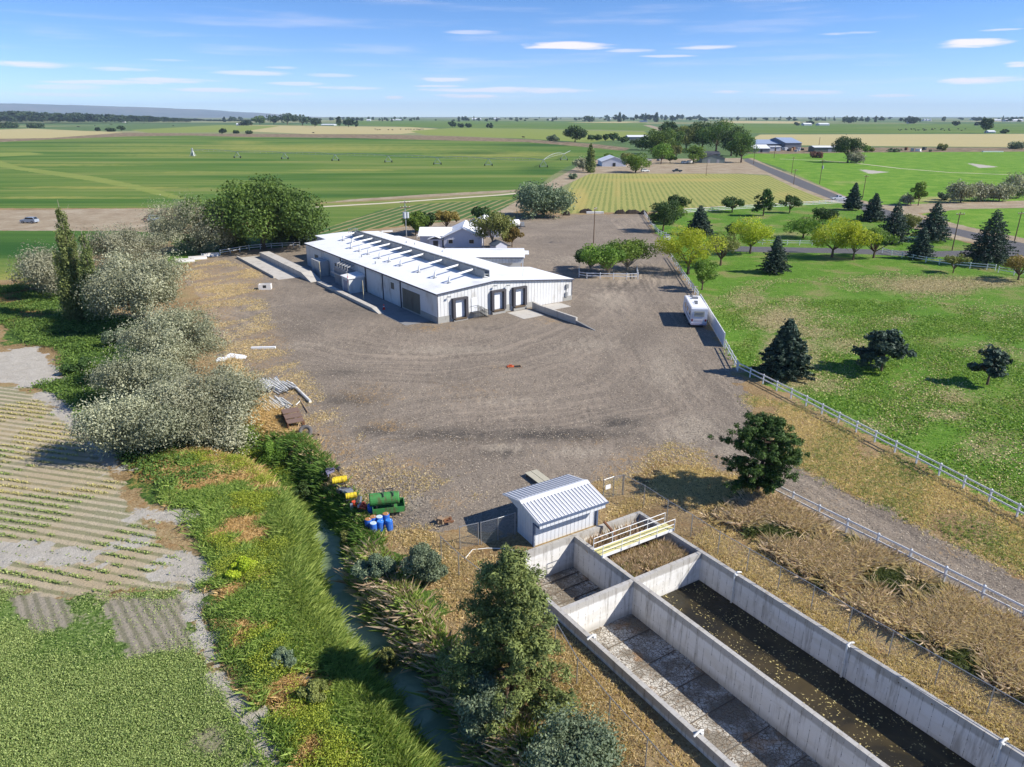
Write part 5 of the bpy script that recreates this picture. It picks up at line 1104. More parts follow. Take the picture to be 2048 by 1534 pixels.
for px, pb, pt, w, l in ((492, 251, 243, 20, 'leftmost tree of the far farmstead clump'), (520, 249, 232, 26, 'light tree left in the far farmstead clump'), (548, 249, 229, 22, 'second tall tree in the far farmstead clump'), (575, 249, 227, 34, 'widest tree of the far farmstead clump'), (605, 251, 229, 28, 'dark tree right of the widest farmstead tree'),
                         (630, 253, 236, 20, 'lower tree at the right of the farmstead clump'), (678, 253, 230, 12, 'pointed tree right of the farmstead clump'), (697, 254, 237, 20, 'round tree beside the pointed far tree'), (712, 254, 239, 12, 'small dark tree at the end of the far clump'),
                         (905, 255, 243, 14, 'bushy tree in the middle of the far green field'), (922, 255, 245, 12, 'low tree beside the far green field farm'), (938, 255, 246, 12, 'third low tree by the far green field'), (980, 256, 245, 12, 'lone small tree at the far field edge'), (1180, 244, 233, 20, 'dark twin tree in the far tan strip'),
                         (445, 268, 257, 14, 'small round bush at the tan field corner'), (196, 262, 254, 9, 'tiny bush on the left tan field edge'), (243, 262, 252, 14, 'round bush on the left tan field edge'), (222, 263, 257, 16, 'low bush left of the round field-edge bush'), (70, 256, 249, 26, 'low hedge bush above the left tan field'), (20, 256, 247, 30, 'low hedge bush at the left border'),
                         (472, 267, 261, 12, 'tiny bush right of the tan field corner bush'), (497, 268, 262, 14, 'flat little bush beyond the pivot field'),
                         (1594, 251, 243, 10, 'small tree at the far right farm'), (1620, 250, 240, 12, 'dark tree between two far right farmhouses'), (1698, 246, 234, 24, 'broad dark tree on the right skyline'), (1820, 247, 237, 26, 'dark tree at the white far farmhouse'), (1911, 252, 239, 12, 'lone round tree on the right skyline'), (1953, 251, 243, 12, 'low tree left of the double-topped far tree')):
    place_tree(px, pb, pt, w, 'round' if w > 12 else 'bush', 'far' if px != 520 else 'cotton', l, 420, 2.2*mpp(*ray(px, pb)), 'far farm trees', name='distant_tree')
rr = random.Random(5)
for px0, px1, n, pb, hh, lab, grp in ((720, 1020, 46, 240.5, 11, 'the thin skyline row above centre', 'skyline trees over the centre'), (1020, 1300, 40, 240.5, 10, 'the broken skyline row right of centre', 'skyline trees right of centre'),
                                      (1215, 1400, 46, 241, 18, 'the dense row above the grove', 'skyline trees above the grove'), (1400, 1720, 52, 240.5, 11, 'the skyline row above the barns', 'skyline trees above the barns'),
                                      (1720, 2060, 56, 241.5, 12, 'the far right skyline row', 'skyline trees at the far right'), (440, 720, 40, 241, 12, 'the skyline beyond the farmstead clump', 'skyline trees beyond the farmstead')):
    for i in range(n):
        px = rr.uniform(px0, px1)+rr.gauss(0, 3); py = pb+rr.uniform(-2.5, 3.0)
        if rr.random() < .35: px = px0+(px1-px0)*(int((px-px0)/(px1-px0)*5)+.5)/5+rr.gauss(0, 12)
        k = rr.choice((0, 1, 2, 3, 4)); hf = rr.uniform(.7, 1.5); wf = rr.uniform(.8, 2.2); shp = 'cone-shaped' if k == 3 else ('wide low' if wf > 1.5 and hf < 1.1 else 'wide tall' if wf > 1.5 else 'small round' if hf < 1.0 else 'tall round')
        fr = (px-px0)/(px1-px0); plc = ['left end', 'left part', 'middle', 'right part', 'right end'][min(4, max(0, int(fr*5)))]
        far_tree(px, py, hh*hf, hh*wf, k, '%s distant tree at the %s of %s' % (shp, plc, lab), grp)
# the continuous wood on the far left reads as one mass
def far_wood():
    r = np.random.default_rng(11); Vs = []; Fs = []; Ts = []; b = 0
    for i in range(1500):
        t = r.uniform(); px = -260+780*t**1.12; py = 247.5-8*r.uniform(0, 1)**1.2*(1-.35*(px > 300)); py = min(py, 247.5-max(0, px-150)*.012)
        if px > 380: py = min(py, 243)
        x, y = ray(px, py, 0); y0 = min(y, 6000); x *= y0/y; y = y0; V, F, tt, m = (lambda q: q)(PRO[r.integers(0, 3)]); k = r.choice(len(F), 150, replace=False)
        s = r.uniform(.7, 1.4)*(17+26*max(0, 1-max(px, 0)/420))*(1-.45*min(1, max(0, px-300)/150)); sx = s*r.uniform(.9, 1.7)
        VV = V.reshape(-1, 4, 3)[k].reshape(-1, 3)*np.array([sx/9, sx/9, s/10])*1.0+np.array([x, y, 0]); Vs.append(VV); Fs.append(np.arange(600).reshape(150, 4)+b); Ts.append(tt[k]*.6+.4*r.uniform()); b += 600
    T = np.concatenate(Ts)
    o = np_mesh('far_wood', np.concatenate(Vs), np.concatenate(Fs), LM['far'], None, tint=np.repeat(T, 4)); tag(o, 'long dark belt of trees along the left horizon', 'woodland', kind='stuff')
PRO = far_protos()
far_wood()

for px, py, pt, w, mt, l in ((545, 925, 880, 62, 'mid', 'rounded green shrub at the bend of the creek below the orange grass'), (460, 900, 872, 56, 'dark', 'dark shrub under the nearest silver tree, on the creek side'), (612, 1000, 958, 44, 'dark', 'dark leafy shrub on the yard side of the creek, left of the yellow drums'),
                         (700, 1095, 1050, 46, 'olive', 'olive shrub on the bank just left of the blue barrels'), (575, 1330, 1290, 58, 'silverdk', 'low grey-green shrub in the weeds left of the creek'), (632, 1400, 1362, 50, 'olive', 'low olive shrub among the lime weeds left of the creek'),
                         (770, 1350, 1290, 50, 'olive', 'straggly olive shrub on the right bank under the large pine'), (480, 1150, 1118, 50, 'yellow', 'bright yellow-green shrub in the middle of the weed bank'), (240, 690, 650, 60, 'silverdk', 'grey-green shrub below the foot of the tall poplar'), (160, 745, 712, 46, 'dark', 'dark shrub in the weeds above the crop rows')):
    place_tree(px, py, pt, w, 'bush', mt, l, 3600, .09 if py > 850 else .14, None, name='shrub', cat='shrub')
# ------------------------------------------------------------------ fences
def along(pts, step):
    """points every step metres along a world polyline"""
    out = []; P = [Vector((p[0], p[1], 0)) for p in pts]; acc = 0; nxt = 0
    for a, b in zip(P, P[1:]):
        L = (b-a).length
        while nxt <= acc+L+1e-6: out.append(a.lerp(b, (nxt-acc)/L)); nxt += step
        acc += L
    if (out[-1]-P[-1]).length > .6: out.append(P[-1])
    return [(p.x, p.y, hz1(p.x, p.y)) for p in out]
def rail_fence(pix, label, h=1.2, step=2.45, rails=2, name='rail_fence', group='white rail fences', pw=.13):
    W_ = along([at(*p)[:2] for p in pix], step); o = W_[0]; t = empty(name, o, 0, label, 'fence', group)
    rel = [(x-o[0], y-o[1], z-o[2]) for x, y, z in W_]
    for x, y, z in rel:
        p = MB().box(x-pw/2, x+pw/2, y-pw/2, y+pw/2, z-.2, z+h); c = pw/2+.02
        p.add([(x-c, y-c, z+h), (x+c, y-c, z+h), (x+c, y+c, z+h), (x-c, y+c, z+h), (x, y, z+h+.1)], [(0, 3, 2, 1), (0, 1, 4), (1, 2, 4), (2, 3, 4), (3, 0, 4)]); p.build('post', WHT, t)
    for k in range(rails):
        zz = h-.12-k*.5; m = MB()
        for a, b in zip(rel, rel[1:]): m.bar((a[0], a[1], a[2]+zz), (b[0], b[1], b[2]+zz), .05, .14)
        m.build('rail', WHT, t)
    return t
rail_fence([(1475, 742), (1600, 806), (1760, 890), (1900, 963), (2048, 1042), (2230, 1140)], 'long white rail fence along the green lawn, right of the gravel lane')
rail_fence([(1535, 985), (1620, 1029), (1780, 1109), (1920, 1180), (2048, 1246), (2230, 1340)], 'lower white rail fence between the gravel lane and the reedy ditch')
rail_fence([(1340, 516), (1360, 545), (1396, 597)], 'white rail fence running down to the solid white panel beside the motorhome')
rail_fence([(1450, 697), (1473, 739)], 'short white rail fence between the solid panel and the lawn corner')
rail_fence([(1287, 428), (1300, 446), (1318, 470), (1332, 474)], 'white rail fence at the top left corner of the lawn', step=3)
rail_fence([(1366, 425), (1440, 420), (1560, 413), (1690, 405)], 'white rail fence along the yellow-green row field', step=3, rails=3)
rail_fence([(1500, 489), (1570, 490), (1640, 491)], 'white rail fence along the left part of the driveway', step=3)
rail_fence([(1766, 487), (1800, 483), (1835, 482)], 'short white rail fence under the dark spruces by the road', step=3)
rail_fence([(1764, 506), (1820, 519), (1900, 533), (1990, 541)], 'white rail fence slanting across the lawn to the largest spruce', step=3)
rail_fence([(1996, 545), (2060, 556)], 'white rail fence piece at the right edge beyond the largest spruce', step=3)
rail_fence([(1158, 544), (1158, 557), (1216, 558), (1276, 559), (1273, 541)], 'white rail fence around the little island of three trees', step=2.6)
rail_fence([(441, 510), (500, 500), (560, 495), (600, 494)], 'white rail fence at the back left corner of the yard', step=2.6)
rail_fence([(834, 478), (862, 477)], 'tiny white rail fence left of the grey office', step=2.5)
def solid_fence():
    a = at(1399, 612); b = at(1447, 694); L = math.dist(a[:2], b[:2]); t = empty('solid_fence', a, math.atan2(b[1]-a[1], b[0]-a[0]), 'tall solid white fence panel beside the motorhome', 'fence')
    PV = pmat('vinyl_panel', (.66, .68, .72), .5, .05, 2, rib=(0, .3, .01))
    n = 9
    for i in range(n): MB().box(L*i/n+.07, L*(i+1)/n-.07, -.03, .03, .05, 1.95).build('panel', PV, t)
    for i in range(n+1): MB().box(L*i/n-.065, L*i/n+.065, -.065, .065, -.2, 2.05).build('post', WHT, t)
    MB().box(0, L, -.05, .05, 1.953, 2.02).build('top_rail', WHT, t)
solid_fence()
def link_mat():
    m = bpy.data.materials.new('chain_link'); m.use_nodes = True; nt = m.node_tree; g = NG(nt); b = nt.nodes['Principled BSDF']; b.inputs['Base Color'].default_value = (.30, .31, .32, 1); b.inputs['Roughness'].default_value = .5
    tr = nt.nodes.new('ShaderNodeBsdfTransparent'); P = g.n('ShaderNodeNewGeometry').outputs['Position']; s = g.n('ShaderNodeSeparateXYZ', {0: P}).outputs
    h = g.m('ADD', s[0], s[1]) if False else g.m('SUBTRACT', s[0], s[1])
    d1 = g.m('ABSOLUTE', g.m('SUBTRACT', g.m('FRACT', g.m('MULTIPLY', g.m('ADD', h, s[2]), 12.0)), .5)); d2 = g.m('ABSOLUTE', g.m('SUBTRACT', g.m('FRACT', g.m('MULTIPLY', g.m('SUBTRACT', h, s[2]), 12.0)), .5))
    w = g.m('GREATER_THAN', g.m('MAXIMUM', d1, d2), .462)
    mx = g.n('ShaderNodeMixShader', {0: w, 1: tr.outputs[0], 2: b.outputs[0]}); nt.links.new(mx.outputs[0], nt.nodes['Material Output'].inputs[0]); return m
CHL = link_mat()
def chain_fence(pix, label, h=1.9, step=None, top=True, world=None):
    W_ = [at(*p) for p in pix] if world is None else world
    if step: W_ = along([p[:2] for p in W_], step)
    o = W_[0]; t = empty('chain_link_fence', o, 0, label, 'fence', 'chain-link fences round the tank'); rel = [(x-o[0], y-o[1], z-o[2]) for x, y, z in W_]
    for x, y, z in rel: MB().tube([(x, y, z-.1), (x, y, z+h+.04)], .035, 6).build('post', GALV, t)
    m = MB(); r = MB()
    for a, b in zip(rel, rel[1:]):
        m.add([(a[0], a[1], a[2]+.03), (b[0], b[1], b[2]+.03), (b[0], b[1], b[2]+h), (a[0], a[1], a[2]+h)], [(0, 1, 2, 3)]); r.tube([(a[0], a[1], a[2]+h), (b[0], b[1], b[2]+h)], .025, 5)
    m.build('mesh', CHL, t); r.build('top_rail', GALV, t); return t
chain_fence([(883, 1118), (918, 1152), (960, 1186), (1010, 1222), (1060, 1256), (1110, 1292), (1153, 1370), (1217, 1450), (1290, 1534), (1380, 1640)], 'chain-link fence running past the large pine down the left side of the tank')
chain_fence([(920, 1098), (957, 1090)], 'short leaning chain-link gate left of the shed shadow')
chain_fence([(962, 1089), (996, 1080), (1030, 1069)], 'chain-link fence crossing the shade to the shed wall')
chain_fence([(1206, 1000), (1226, 993), (1244, 990)], 'short chain-link fence piece right of the shed with a small white sign')
chain_fence([(1246, 990), (1287, 1012), (1333, 1043), (1381, 1073), (1435, 1109), (1493, 1144), (1555, 1181), (1621, 1221), (1695, 1267), (1776, 1314), (1869, 1370), (1972, 1431), (2100, 1508), (2250, 1600)], 'long chain-link fence along the right side of the tank')
x, y, z = at(1206, 1000); o = MB().box(-.25, .25, -.01, .01, 1.1, 1.5).build('fence_sign', WHT); o.location = (x+.35, y-.1, z); o.rotation_euler = (0, 0, .5); tag(o, 'small white sign hung on the chain-link fence right of the shed', 'sign')
o = MB().tube([(x_, y_, hz1(x_, y_)+.03) for x_, y_ in [at(930, 1118)[:2], at(945, 1100)[:2], at(975, 1097)[:2], at(1010, 1098)[:2], at(1040, 1104)[:2]]], .035, 6).build('garden_hose', PVC); tag(o, 'pale hose curving over the dirt from the fence corner to the tank wall', 'hose')

# ------------------------------------------------------------------ utility poles
def pole(px, pyb, pyt, label, arms=1, trans=0, arm_ang=.3, mat=None, group='utility poles', w=1.0):
    x, y, z = at(px, pyb); h = height_at(x, y, z, pyt); t = empty('utility_pole', (x, y, z), arm_ang, label, 'utility pole', group)
    r = max(.14, .5*mpp(x, y))*w; MB().tube([(0, 0, -.2), (0, 0, h)], [r, r*.7], 8).build('pole', mat or POLEW, t)
    for k in range(arms):
        zz = h-.5-k*1.1; MB().box(-1.2, 1.2, -r*1.5, -r*.9, zz-.09, zz+.09).build('crossarm', POLEW, t)
        i = MB()
        for q in (-1.1, -.4, .4, 1.1): i.tube([(q, -r*1.2, zz+.09), (q, -r*1.2, zz+.3)], .06, 6)
        i.build('insulators', PVC, t)
    if trans:
        for q in range(trans): a = q*2.1; MB().tube([(.5*math.cos(a), .5*math.sin(a), h*.62), (.5*math.cos(a), .5*math.sin(a), h*.62+1.4)], .36, 10).build('transformer', pmat('transformer_grey', S(176, 180, 184), .5, .06, 2), t)
    return t
pole(814, 492, 401, 'grey pole with a cluster of transformers behind the long building', 2, 3, .2, GALV)
pole(1187, 487, 414, 'bare wooden pole standing alone in the back gravel yard', 1, 0, 1.2)
for a in ((1583, 347, 314, 'wooden pole left of the paved road, farther of the close pair'), (1587, 369, 338, 'wooden pole left of the paved road, nearer of the close pair'), (1639, 368, 319, 'wooden pole with a small transformer in the right pasture'),
          (1725, 396, 350, 'leaning wooden pole in the pasture above the pointed spruce'), (1904, 501, 424, 'tall wooden pole by the road between the spruces'), (2029, 482, 423, 'wooden pole at the right edge beyond the road'),
          (1548, 316, 292, 'thin pole in front of the barns beyond the road'), (1638, 290, 274, 'thin pole against the tan field right of the tall barn'), (1412, 352, 326, 'thin pole in front of the grey-green garage'), (1507, 328, 302, 'thin pole beside the bend of the paved road near the grove')):
    pole(*a, arms=1 if a[1]-a[2] > 30 else 0, trans=1 if a[0] == 1639 else 0)

# ------------------------------------------------------------------ junk at the edge of the yard
BLUE = pmat('blue_barrel_plastic', S(36, 92, 176), .5, .15, 3, dirt=S(120, 130, 140), dscale=4, dthr=(.55, .7)); GREEN = pmat('green_paint', S(66, 132, 68), .6, .2, 3, dirt=S(92, 80, 58), dscale=2.5, dthr=(.46, .62)); YELP = pmat('yellow_paint', S(222, 196, 48), .6, .2, 6, dirt=S(110, 84, 50), dscale=4, dthr=(.5, .65))
def barrel(px, py, label, top=BLUE, rz_=0.0, dz=0.0):
    x, y, z = at(px, py); t = empty('plastic_barrel', (x, y, z+dz), rz_, label, 'barrel', 'blue barrels beside the green tank')
    MB().tube([(0, 0, 0), (0, 0, .08), (0, 0, .3), (0, 0, .33), (0, 0, .6), (0, 0, .63), (0, 0, .84), (0, 0, .9)], [.27, .29, .3, .285, .3, .285, .29, .25], 14).build('body', BLUE, t, smooth=True)
    l = MB().tube([(0, 0, .9), (0, 0, .93)], [.26, .25], 14).build('lid', top, t); MB().tube([(.12, 0, .93), (.12, 0, .97)], .035, 8).build('bung', WHT, l); return t
PLT = pmat('pale_lid', S(190, 206, 214), .5, .12, 6); RLT = pmat('rusty_lid', S(166, 118, 74), .8, .3, 6); LB = pmat('light_blue_lid', S(60, 130, 214), .4, .1, 4)
for a in ((748, 1066, 'blue barrel with pale lid, front left of the group', PLT), (762, 1062, 'blue barrel, front middle of the group', LB), (779, 1060, 'bright blue barrel with light blue lid, front right', LB), (760, 1053, 'blue barrel with white lid behind the front middle one', PLT),
          (773, 1047, 'blue barrel with a rusty lid beside the green skid', RLT), (748, 1053, 'blue barrel with tan lid behind the front left one', RLT), (738, 1058, 'leftmost blue barrel, half hidden in the dry grass', RLT), (743, 1029, 'dark blue barrel standing against the left end of the green tank', BLUE)): barrel(*a)
def green_tank():
    x, y, z = at(772, 1032); t = empty('green_fuel_tank', (x-.1, y+.4, 0), .22, 'large green cylindrical tank with brackets lying in an open green steel box', 'tank')
    MB().tube([(-1.5, 0, 1.25), (-1.46, 0, 1.25), (1.4, 0, 1.25), (1.5, 0, 1.25)], [.55, .66, .66, .55], 20).build('tank_body', GREEN, t, smooth=False)
    MB().tube([(-1.56, 0, 1.25), (-1.5, 0, 1.25)], .7, 20).build('end_flange', pmat('dark_green_paint', S(34, 84, 50), .6, .15, 3), t)
    b = MB(); b.box(-1.3, 2.0, -.95, -.89, .05, .65); b.box(-1.3, 2.0, .89, .95, .05, .65); b.box(-1.3, -1.24, -.89, .89, .05, .65); b.box(1.94, 2.0, -.89, .89, .05, .65); b.box(-1.24, 1.94, -.89, .89, .05, .1); b.build('box', GREEN, t)
    c = MB()
    for x0 in (-.1, .9): c.bar((x0, -.55, 1.75), (x0, .2, 2.35), .09); c.bar((x0, .2, 2.35), (x0, .6, 1.75), .09)
    c.bar((-.1, .2, 2.2), (.9, .2, 2.2), .07); c.build('bracket', DKMET, t)
    c = MB(); [c.box(x0, x0+.1, -.6, .6, .1, .75) for x0 in (-.9, .8)]; c.build('saddle', DKMET, t); t.scale = (.78, .78, .8)
green_tank()
def yellow_cyl(px, py, label, L=1.4):
    x, y, z = at(px, py); t = empty('yellow_drum', (x, y, max(z, -.1)), .32, label, 'drum', 'yellow drums on the yard edge')
    MB().tube([(-L/2, 0, .33), (L/2, 0, .33)], .24, 12).build('body', YELP, t)
    m = MB(); [m.tube([(q*L/2*.6-.03, 0, .33), (q*L/2*.6+.03, 0, .33)], .265, 12) for q in (-1, 0, 1)]; m.build('hoops', YELP, t)
    MB().box(-.5, .5, -.28, .28, 0, .09).build('skid', DKMET, t)
yellow_cyl(682, 974, 'yellow ribbed drum, farthest of the three at the creek edge', 1.15); yellow_cyl(680, 987, 'yellow ribbed drum in the middle of the three', 1.1); yellow_cyl(704, 1008, 'short yellow drum nearest the pile of red pump parts', .9)
def junk(px, py, label, name, cols, n, seed, size=.7, cat='scrap'):
    x, y, z = at(px, py); t = empty(name, (x, y, max(z, -.1)), seed, label, cat); r = random.Random(seed)
    for i in range(n):
        a = r.uniform(0, 6.28); d = r.uniform(0, size); p = (d*math.cos(a), d*math.sin(a)); m = MB(); k = r.random()
        if k < .5: b = r.uniform(0, 3); m.bar((p[0]-.4*math.cos(b), p[1]-.4*math.sin(b), r.uniform(.1, .5)), (p[0]+.4*math.cos(b), p[1]+.4*math.sin(b), r.uniform(.1, .6)), r.uniform(.06, .16)); nm = 'bar'
        elif k < .8: m.tube([(p[0], p[1], .05), (p[0], p[1], r.uniform(.2, .45))], r.uniform(.1, .25), 10); nm = 'drum'
        else: s = r.uniform(.15, .35); m.box(p[0]-s, p[0]+s, p[1]-s*.7, p[1]+s*.7, .02, r.uniform(.2, .5)); nm = 'block'
        m.build(nm, cols[i % len(cols)], t)
RED = pmat('red_orange_paint', S(210, 84, 52), .5, .2, 5); LIL = pmat('grey_plastic', S(120, 116, 140), .5, .15, 4)
junk(664, 970, 'heap of grey plastic scrap at the far end of the yard-edge junk', 'scrap_heap', [LIL, LIL, DKMET], 9, 3, .7)
junk(693, 996, 'heap of black motor parts between the yellow drums', 'scrap_heap', [DKMET, DKMET, GALV], 10, 4, .7)
junk(722, 1022, 'heap of red pump parts and grey bars left of the dark blue barrel', 'scrap_heap', [RED, GALV, DKMET, RED], 14, 5, .9)
junk(893, 1044, 'rusty truss-like scrap lying left of the shed shadow', 'scrap_heap', [RUST, WOOD], 8, 9, .9)
def pipe_pile(px, py, label, n, L, ang_, r0=.085, width=2.6, dark=False, seed=0):
    x, y, z = at(px, py); t = empty('pipe_pile', (x, y, max(z, 0)), ang_, label, 'pipes', 'piles of white pipes'); r = random.Random(seed)
    for i in range(n):
        row = i % 3 if n > 4 else 0; xx = -width/2+width*(i//3)/max(1, (n-1)//3)*1.0+r.uniform(-.06, .06)+row*.12; l = L*r.uniform(.75, 1.05); off = r.uniform(-.6, .6); rr_ = r0*r.uniform(.75, 1.1)
        a = r.uniform(-.09, .09); z0 = .09+row*.13+r.uniform(0, .03)
        m = MB(); p0 = (xx-a*l/2, -l/2+off, z0); p1 = (xx+a*l/2, l/2+off, z0+r.uniform(-.03, .03)); m.tube([p0, p1], rr_, 9, cap=False); pp = m.build('pipe', PVC, t)
        MB().tube([(p0[0], p0[1]+.01, p0[2]), (p0[0]+.001, p0[1]+.03, p0[2])], rr_*.92, 9).build('pipe_end_shade', DKD, pp)  # dark disc standing for the shade inside the pipe
DKD.name
aP = ang((520, 745), (548, 800))
aQ = ang((512, 757), (545, 787))
pipe_pile(521, 777, 'left pile of white pipes touching the brightest silver tree', 24, 3.6, aQ+math.pi/2, seed=1, width=1.5)
pipe_pile(541, 772, 'middle pile of white pipes, upper row', 24, 3.4, aQ+math.pi/2, seed=2, width=1.6)
pipe_pile(564, 778, 'right pile of white pipes with staggered ends', 21, 3.2, aQ+math.pi/2+.1, seed=3, width=2.0)
pipe_pile(545, 815, 'lower pile of white pipes beside the rusty steel boxes', 33, 3.6, aQ+math.pi/2+.05, seed=4, width=2.6)
def single_pipe(p, q, r, label, mat=None):
    a = at(*p); b = at(*q); t = MB().tube([(a[0], a[1], a[2]+r), (b[0], b[1], b[2]+r)], r, 10).build('loose_pipe', mat or PVC); tag(t, label, 'pipe')
single_pipe((583, 769), (621, 806), .17, 'long single white pipe lying right of the pipe piles'); single_pipe((598, 797), (616, 826), .07, 'thin wooden pole lying between the piles and the long single pipe', WOOD)
single_pipe((592, 811), (600, 803), .06, 'short bent white pipe scrap beside the thin wooden pole'); single_pipe((553, 756), (561, 772), .13, 'short grey pipe at the top of the right pipe pile', GALV)
def steel_steps():
    x, y, z = at(589, 852); t = empty('steel_box_frame', (x, y, max(z, -.05)), aP, 'rusty brown steel frame with stacked flat lids, beside the white pipes', 'steel frame')
    for i, (a, b, zz) in enumerate(((-2.2, -1.0, 1.1), (-.9, .2, 1.0), (.3, 1.3, .9))): MB().box(a, b, -.85, .85, zz, zz+.07).build('lid', pmat('brown_lid', S(122, 100, 88), .8, .2, 3), t)
    f = MB()
    for xx in (-2.1, -.95, .25, 1.25):
        for yy in (-.8, .8): f.bar((xx, yy, 0), (xx, yy, 1.0), .09)
    for yy in (-.8, .8): f.bar((-2.1, yy, .5), (1.3, yy, .5), .09)
    f.build('frame', RUST, t); MB().box(-2.0, 1.2, -.78, -.74, .1, .8).build('side_panel', RUST, t); MB().box(.4, 1.9, -.7, .7, .28, .36).build('low_shelf', WOOD, t)
steel_steps()
def tyre(px, py, label):
    x, y, z = at(px, py); t = empty('old_tyre', (x, y, max(z, 0)+.5), 0, label, 'tyre'); t.rotation_euler = (math.radians(48), 0, .2)
    V = []; F = []; n, k = 28, 10
    for i in range(n):
        a = 6.2832*i/n
        for j in range(k): b = 6.2832*j/k; rr_ = .50+.2*math.cos(b); V.append((rr_*math.cos(a), rr_*math.sin(a), .22*math.sin(b)))
    for i in range(n):
        for j in range(k): F.append((i*k+j, ((i+1) % n)*k+j, ((i+1) % n)*k+(j+1) % k, i*k+(j+1) % k))
    np_mesh('tyre', V, F, pmat('old_rubber', S(96, 92, 90), .85, .2, 5), t, smooth=True)
tyre(612, 872, 'large grey tyre lying at the end of the rusty steel frame')
o = MB().bar(at(622, 868), (at(640, 871)[0], at(640, 871)[1], .15), .14).bar((at(624, 874)[0], at(624, 874)[1], .1), (at(641, 868)[0], at(641, 868)[1], .12), .12).build('timber_scrap', WOOD); tag(o, 'crossed timber scraps right of the grey tyre', 'timber')
def sheets():
    for px, py, w, d, rz_, l in ((449, 719, 1.9, 1.5, .2, 'white sheet at the left of the flat sheets by the silver trees'), (470, 713, 2.4, 1.3, -.3, 'largest white sheet among the flat sheets'), (462, 722, 1.6, .5, .5, 'narrow pale board crossing the white sheets'), (483, 716, 1.2, 1.0, .1, 'small white sheet at the right of the flat sheets')):
        x, y, z = at(px, py); o = MB().box(-w/2, w/2, -d/2, d/2, .03, .09).build('flat_sheet', WHT if w != 1.6 else WOOD); o.location = (x, y, max(z, 0)+random.uniform(0, .06)); o.rotation_euler = (.03, .02, rz_); tag(o, l, 'sheet', 'flat white sheets on the ground')
    x, y, z = at(527, 697); o = MB().box(-1.65, 1.65, -.2, .2, 0, .25).build('white_beam', WHT); o.location = (x, y, 0); o.rotation_euler = (0, 0, .06); tag(o, 'single long white beam lying on the gravel', 'beam')
sheets()
def barrier(px, py, rz_, label):
    x, y, z = at(px, py); t = MB().extr([(-.4, 0), (.4, 0), (.4, .18), (.18, .45), (.14, .8), (-.14, .8), (-.18, .45), (-.4, .18)], 'x', -1.9, 1.9).build('concrete_barrier', pmat('barrier_white', S(214, 210, 204), .8, .1, 2)); t.location = (x, y, 0); t.rotation_euler = (0, 0, rz_); tag(t, label, 'barrier', 'concrete barriers at the yard corner')
barrier(371, 524, .35, 'concrete barrier farthest left, nearest the silver trees'); barrier(396, 519, .38, 'middle concrete barrier of three'); barrier(421, 513, .42, 'right concrete barrier, next to the end of the white fence')
def conc_box():
    x, y, z = at(531, 578); t = empty('concrete_box', (x, y, 0), .15, 'small pale open concrete box standing alone left of the long building', 'box')
    b = MB(); b.box(-1.1, 1.1, -.7, -.55, 0, .95); b.box(-1.1, 1.1, .55, .7, 0, .95); b.box(-1.1, -.95, -.55, .55, 0, .95); b.box(.95, 1.1, -.55, .55, 0, .95); b.build('walls', pmat('barrier_white', S(214, 210, 204)), t); MB().box(-.3, .3, -.71, -.701, .35, .85).build('opening', DKD, t)  # dark patch on the solid wall, painted as the shade of a hole
    MB().extr([(-1.1, 0), (-1.1, .95), (-1.7, .0)], 'y', -.5, .5).build('ramp', CONC, t) if False else None
conc_box()
# dark plastic-covered heaps at the back of the gravel yard
for px, py, w, l in ((1172, 425, 26, 'long dark heap at the left of the yard-end row'), (1265, 427, 30, 'longest dark heap in the middle of the yard-end row'), (1240, 427, 20, 'dark heap left of the longest one'), (1287, 428, 14, 'small dark heap at the right end of the row'), (1133, 430, 14, 'small dark heap under the large grey-green tree')):
    x, y, z = at(px, py); ww = w*mpp(x, y); r = np.random.default_rng(px); V = []; F = []; n = 16
    for i in range(n):
        u = i/(n-1); hh = .3+1.1*math.sin(math.pi*u)**.5*(.7+.5*r.uniform())
        for (dy, f) in ((-1.4, 0), (-.7, .7), (0, 1), (.8, .6), (1.6, 0)): V.append(((u-.5)*ww, dy, hh*f if f else -.05))
    for i in range(n-1):
        for k in range(4): a = i*5+k; F.append((a, a+5, a+6, a+1))
    o = np_mesh('dirt_heap', V, F, pmat('dark_earth', S(52, 44, 38), .95, .4, 1.5), None); o.location = (x, y, 0); tag(o, l, 'heap', 'dark heaps at the back of the gravel yard')
o = MB().box(-2.8, 2.8, -.5, .5, 0, .6).build('white_trough', WHT); x, y, z = at(1190, 427); o.location = (x, y, 0); tag(o, 'long white trough between the dark heaps at the yard end', 'trough')

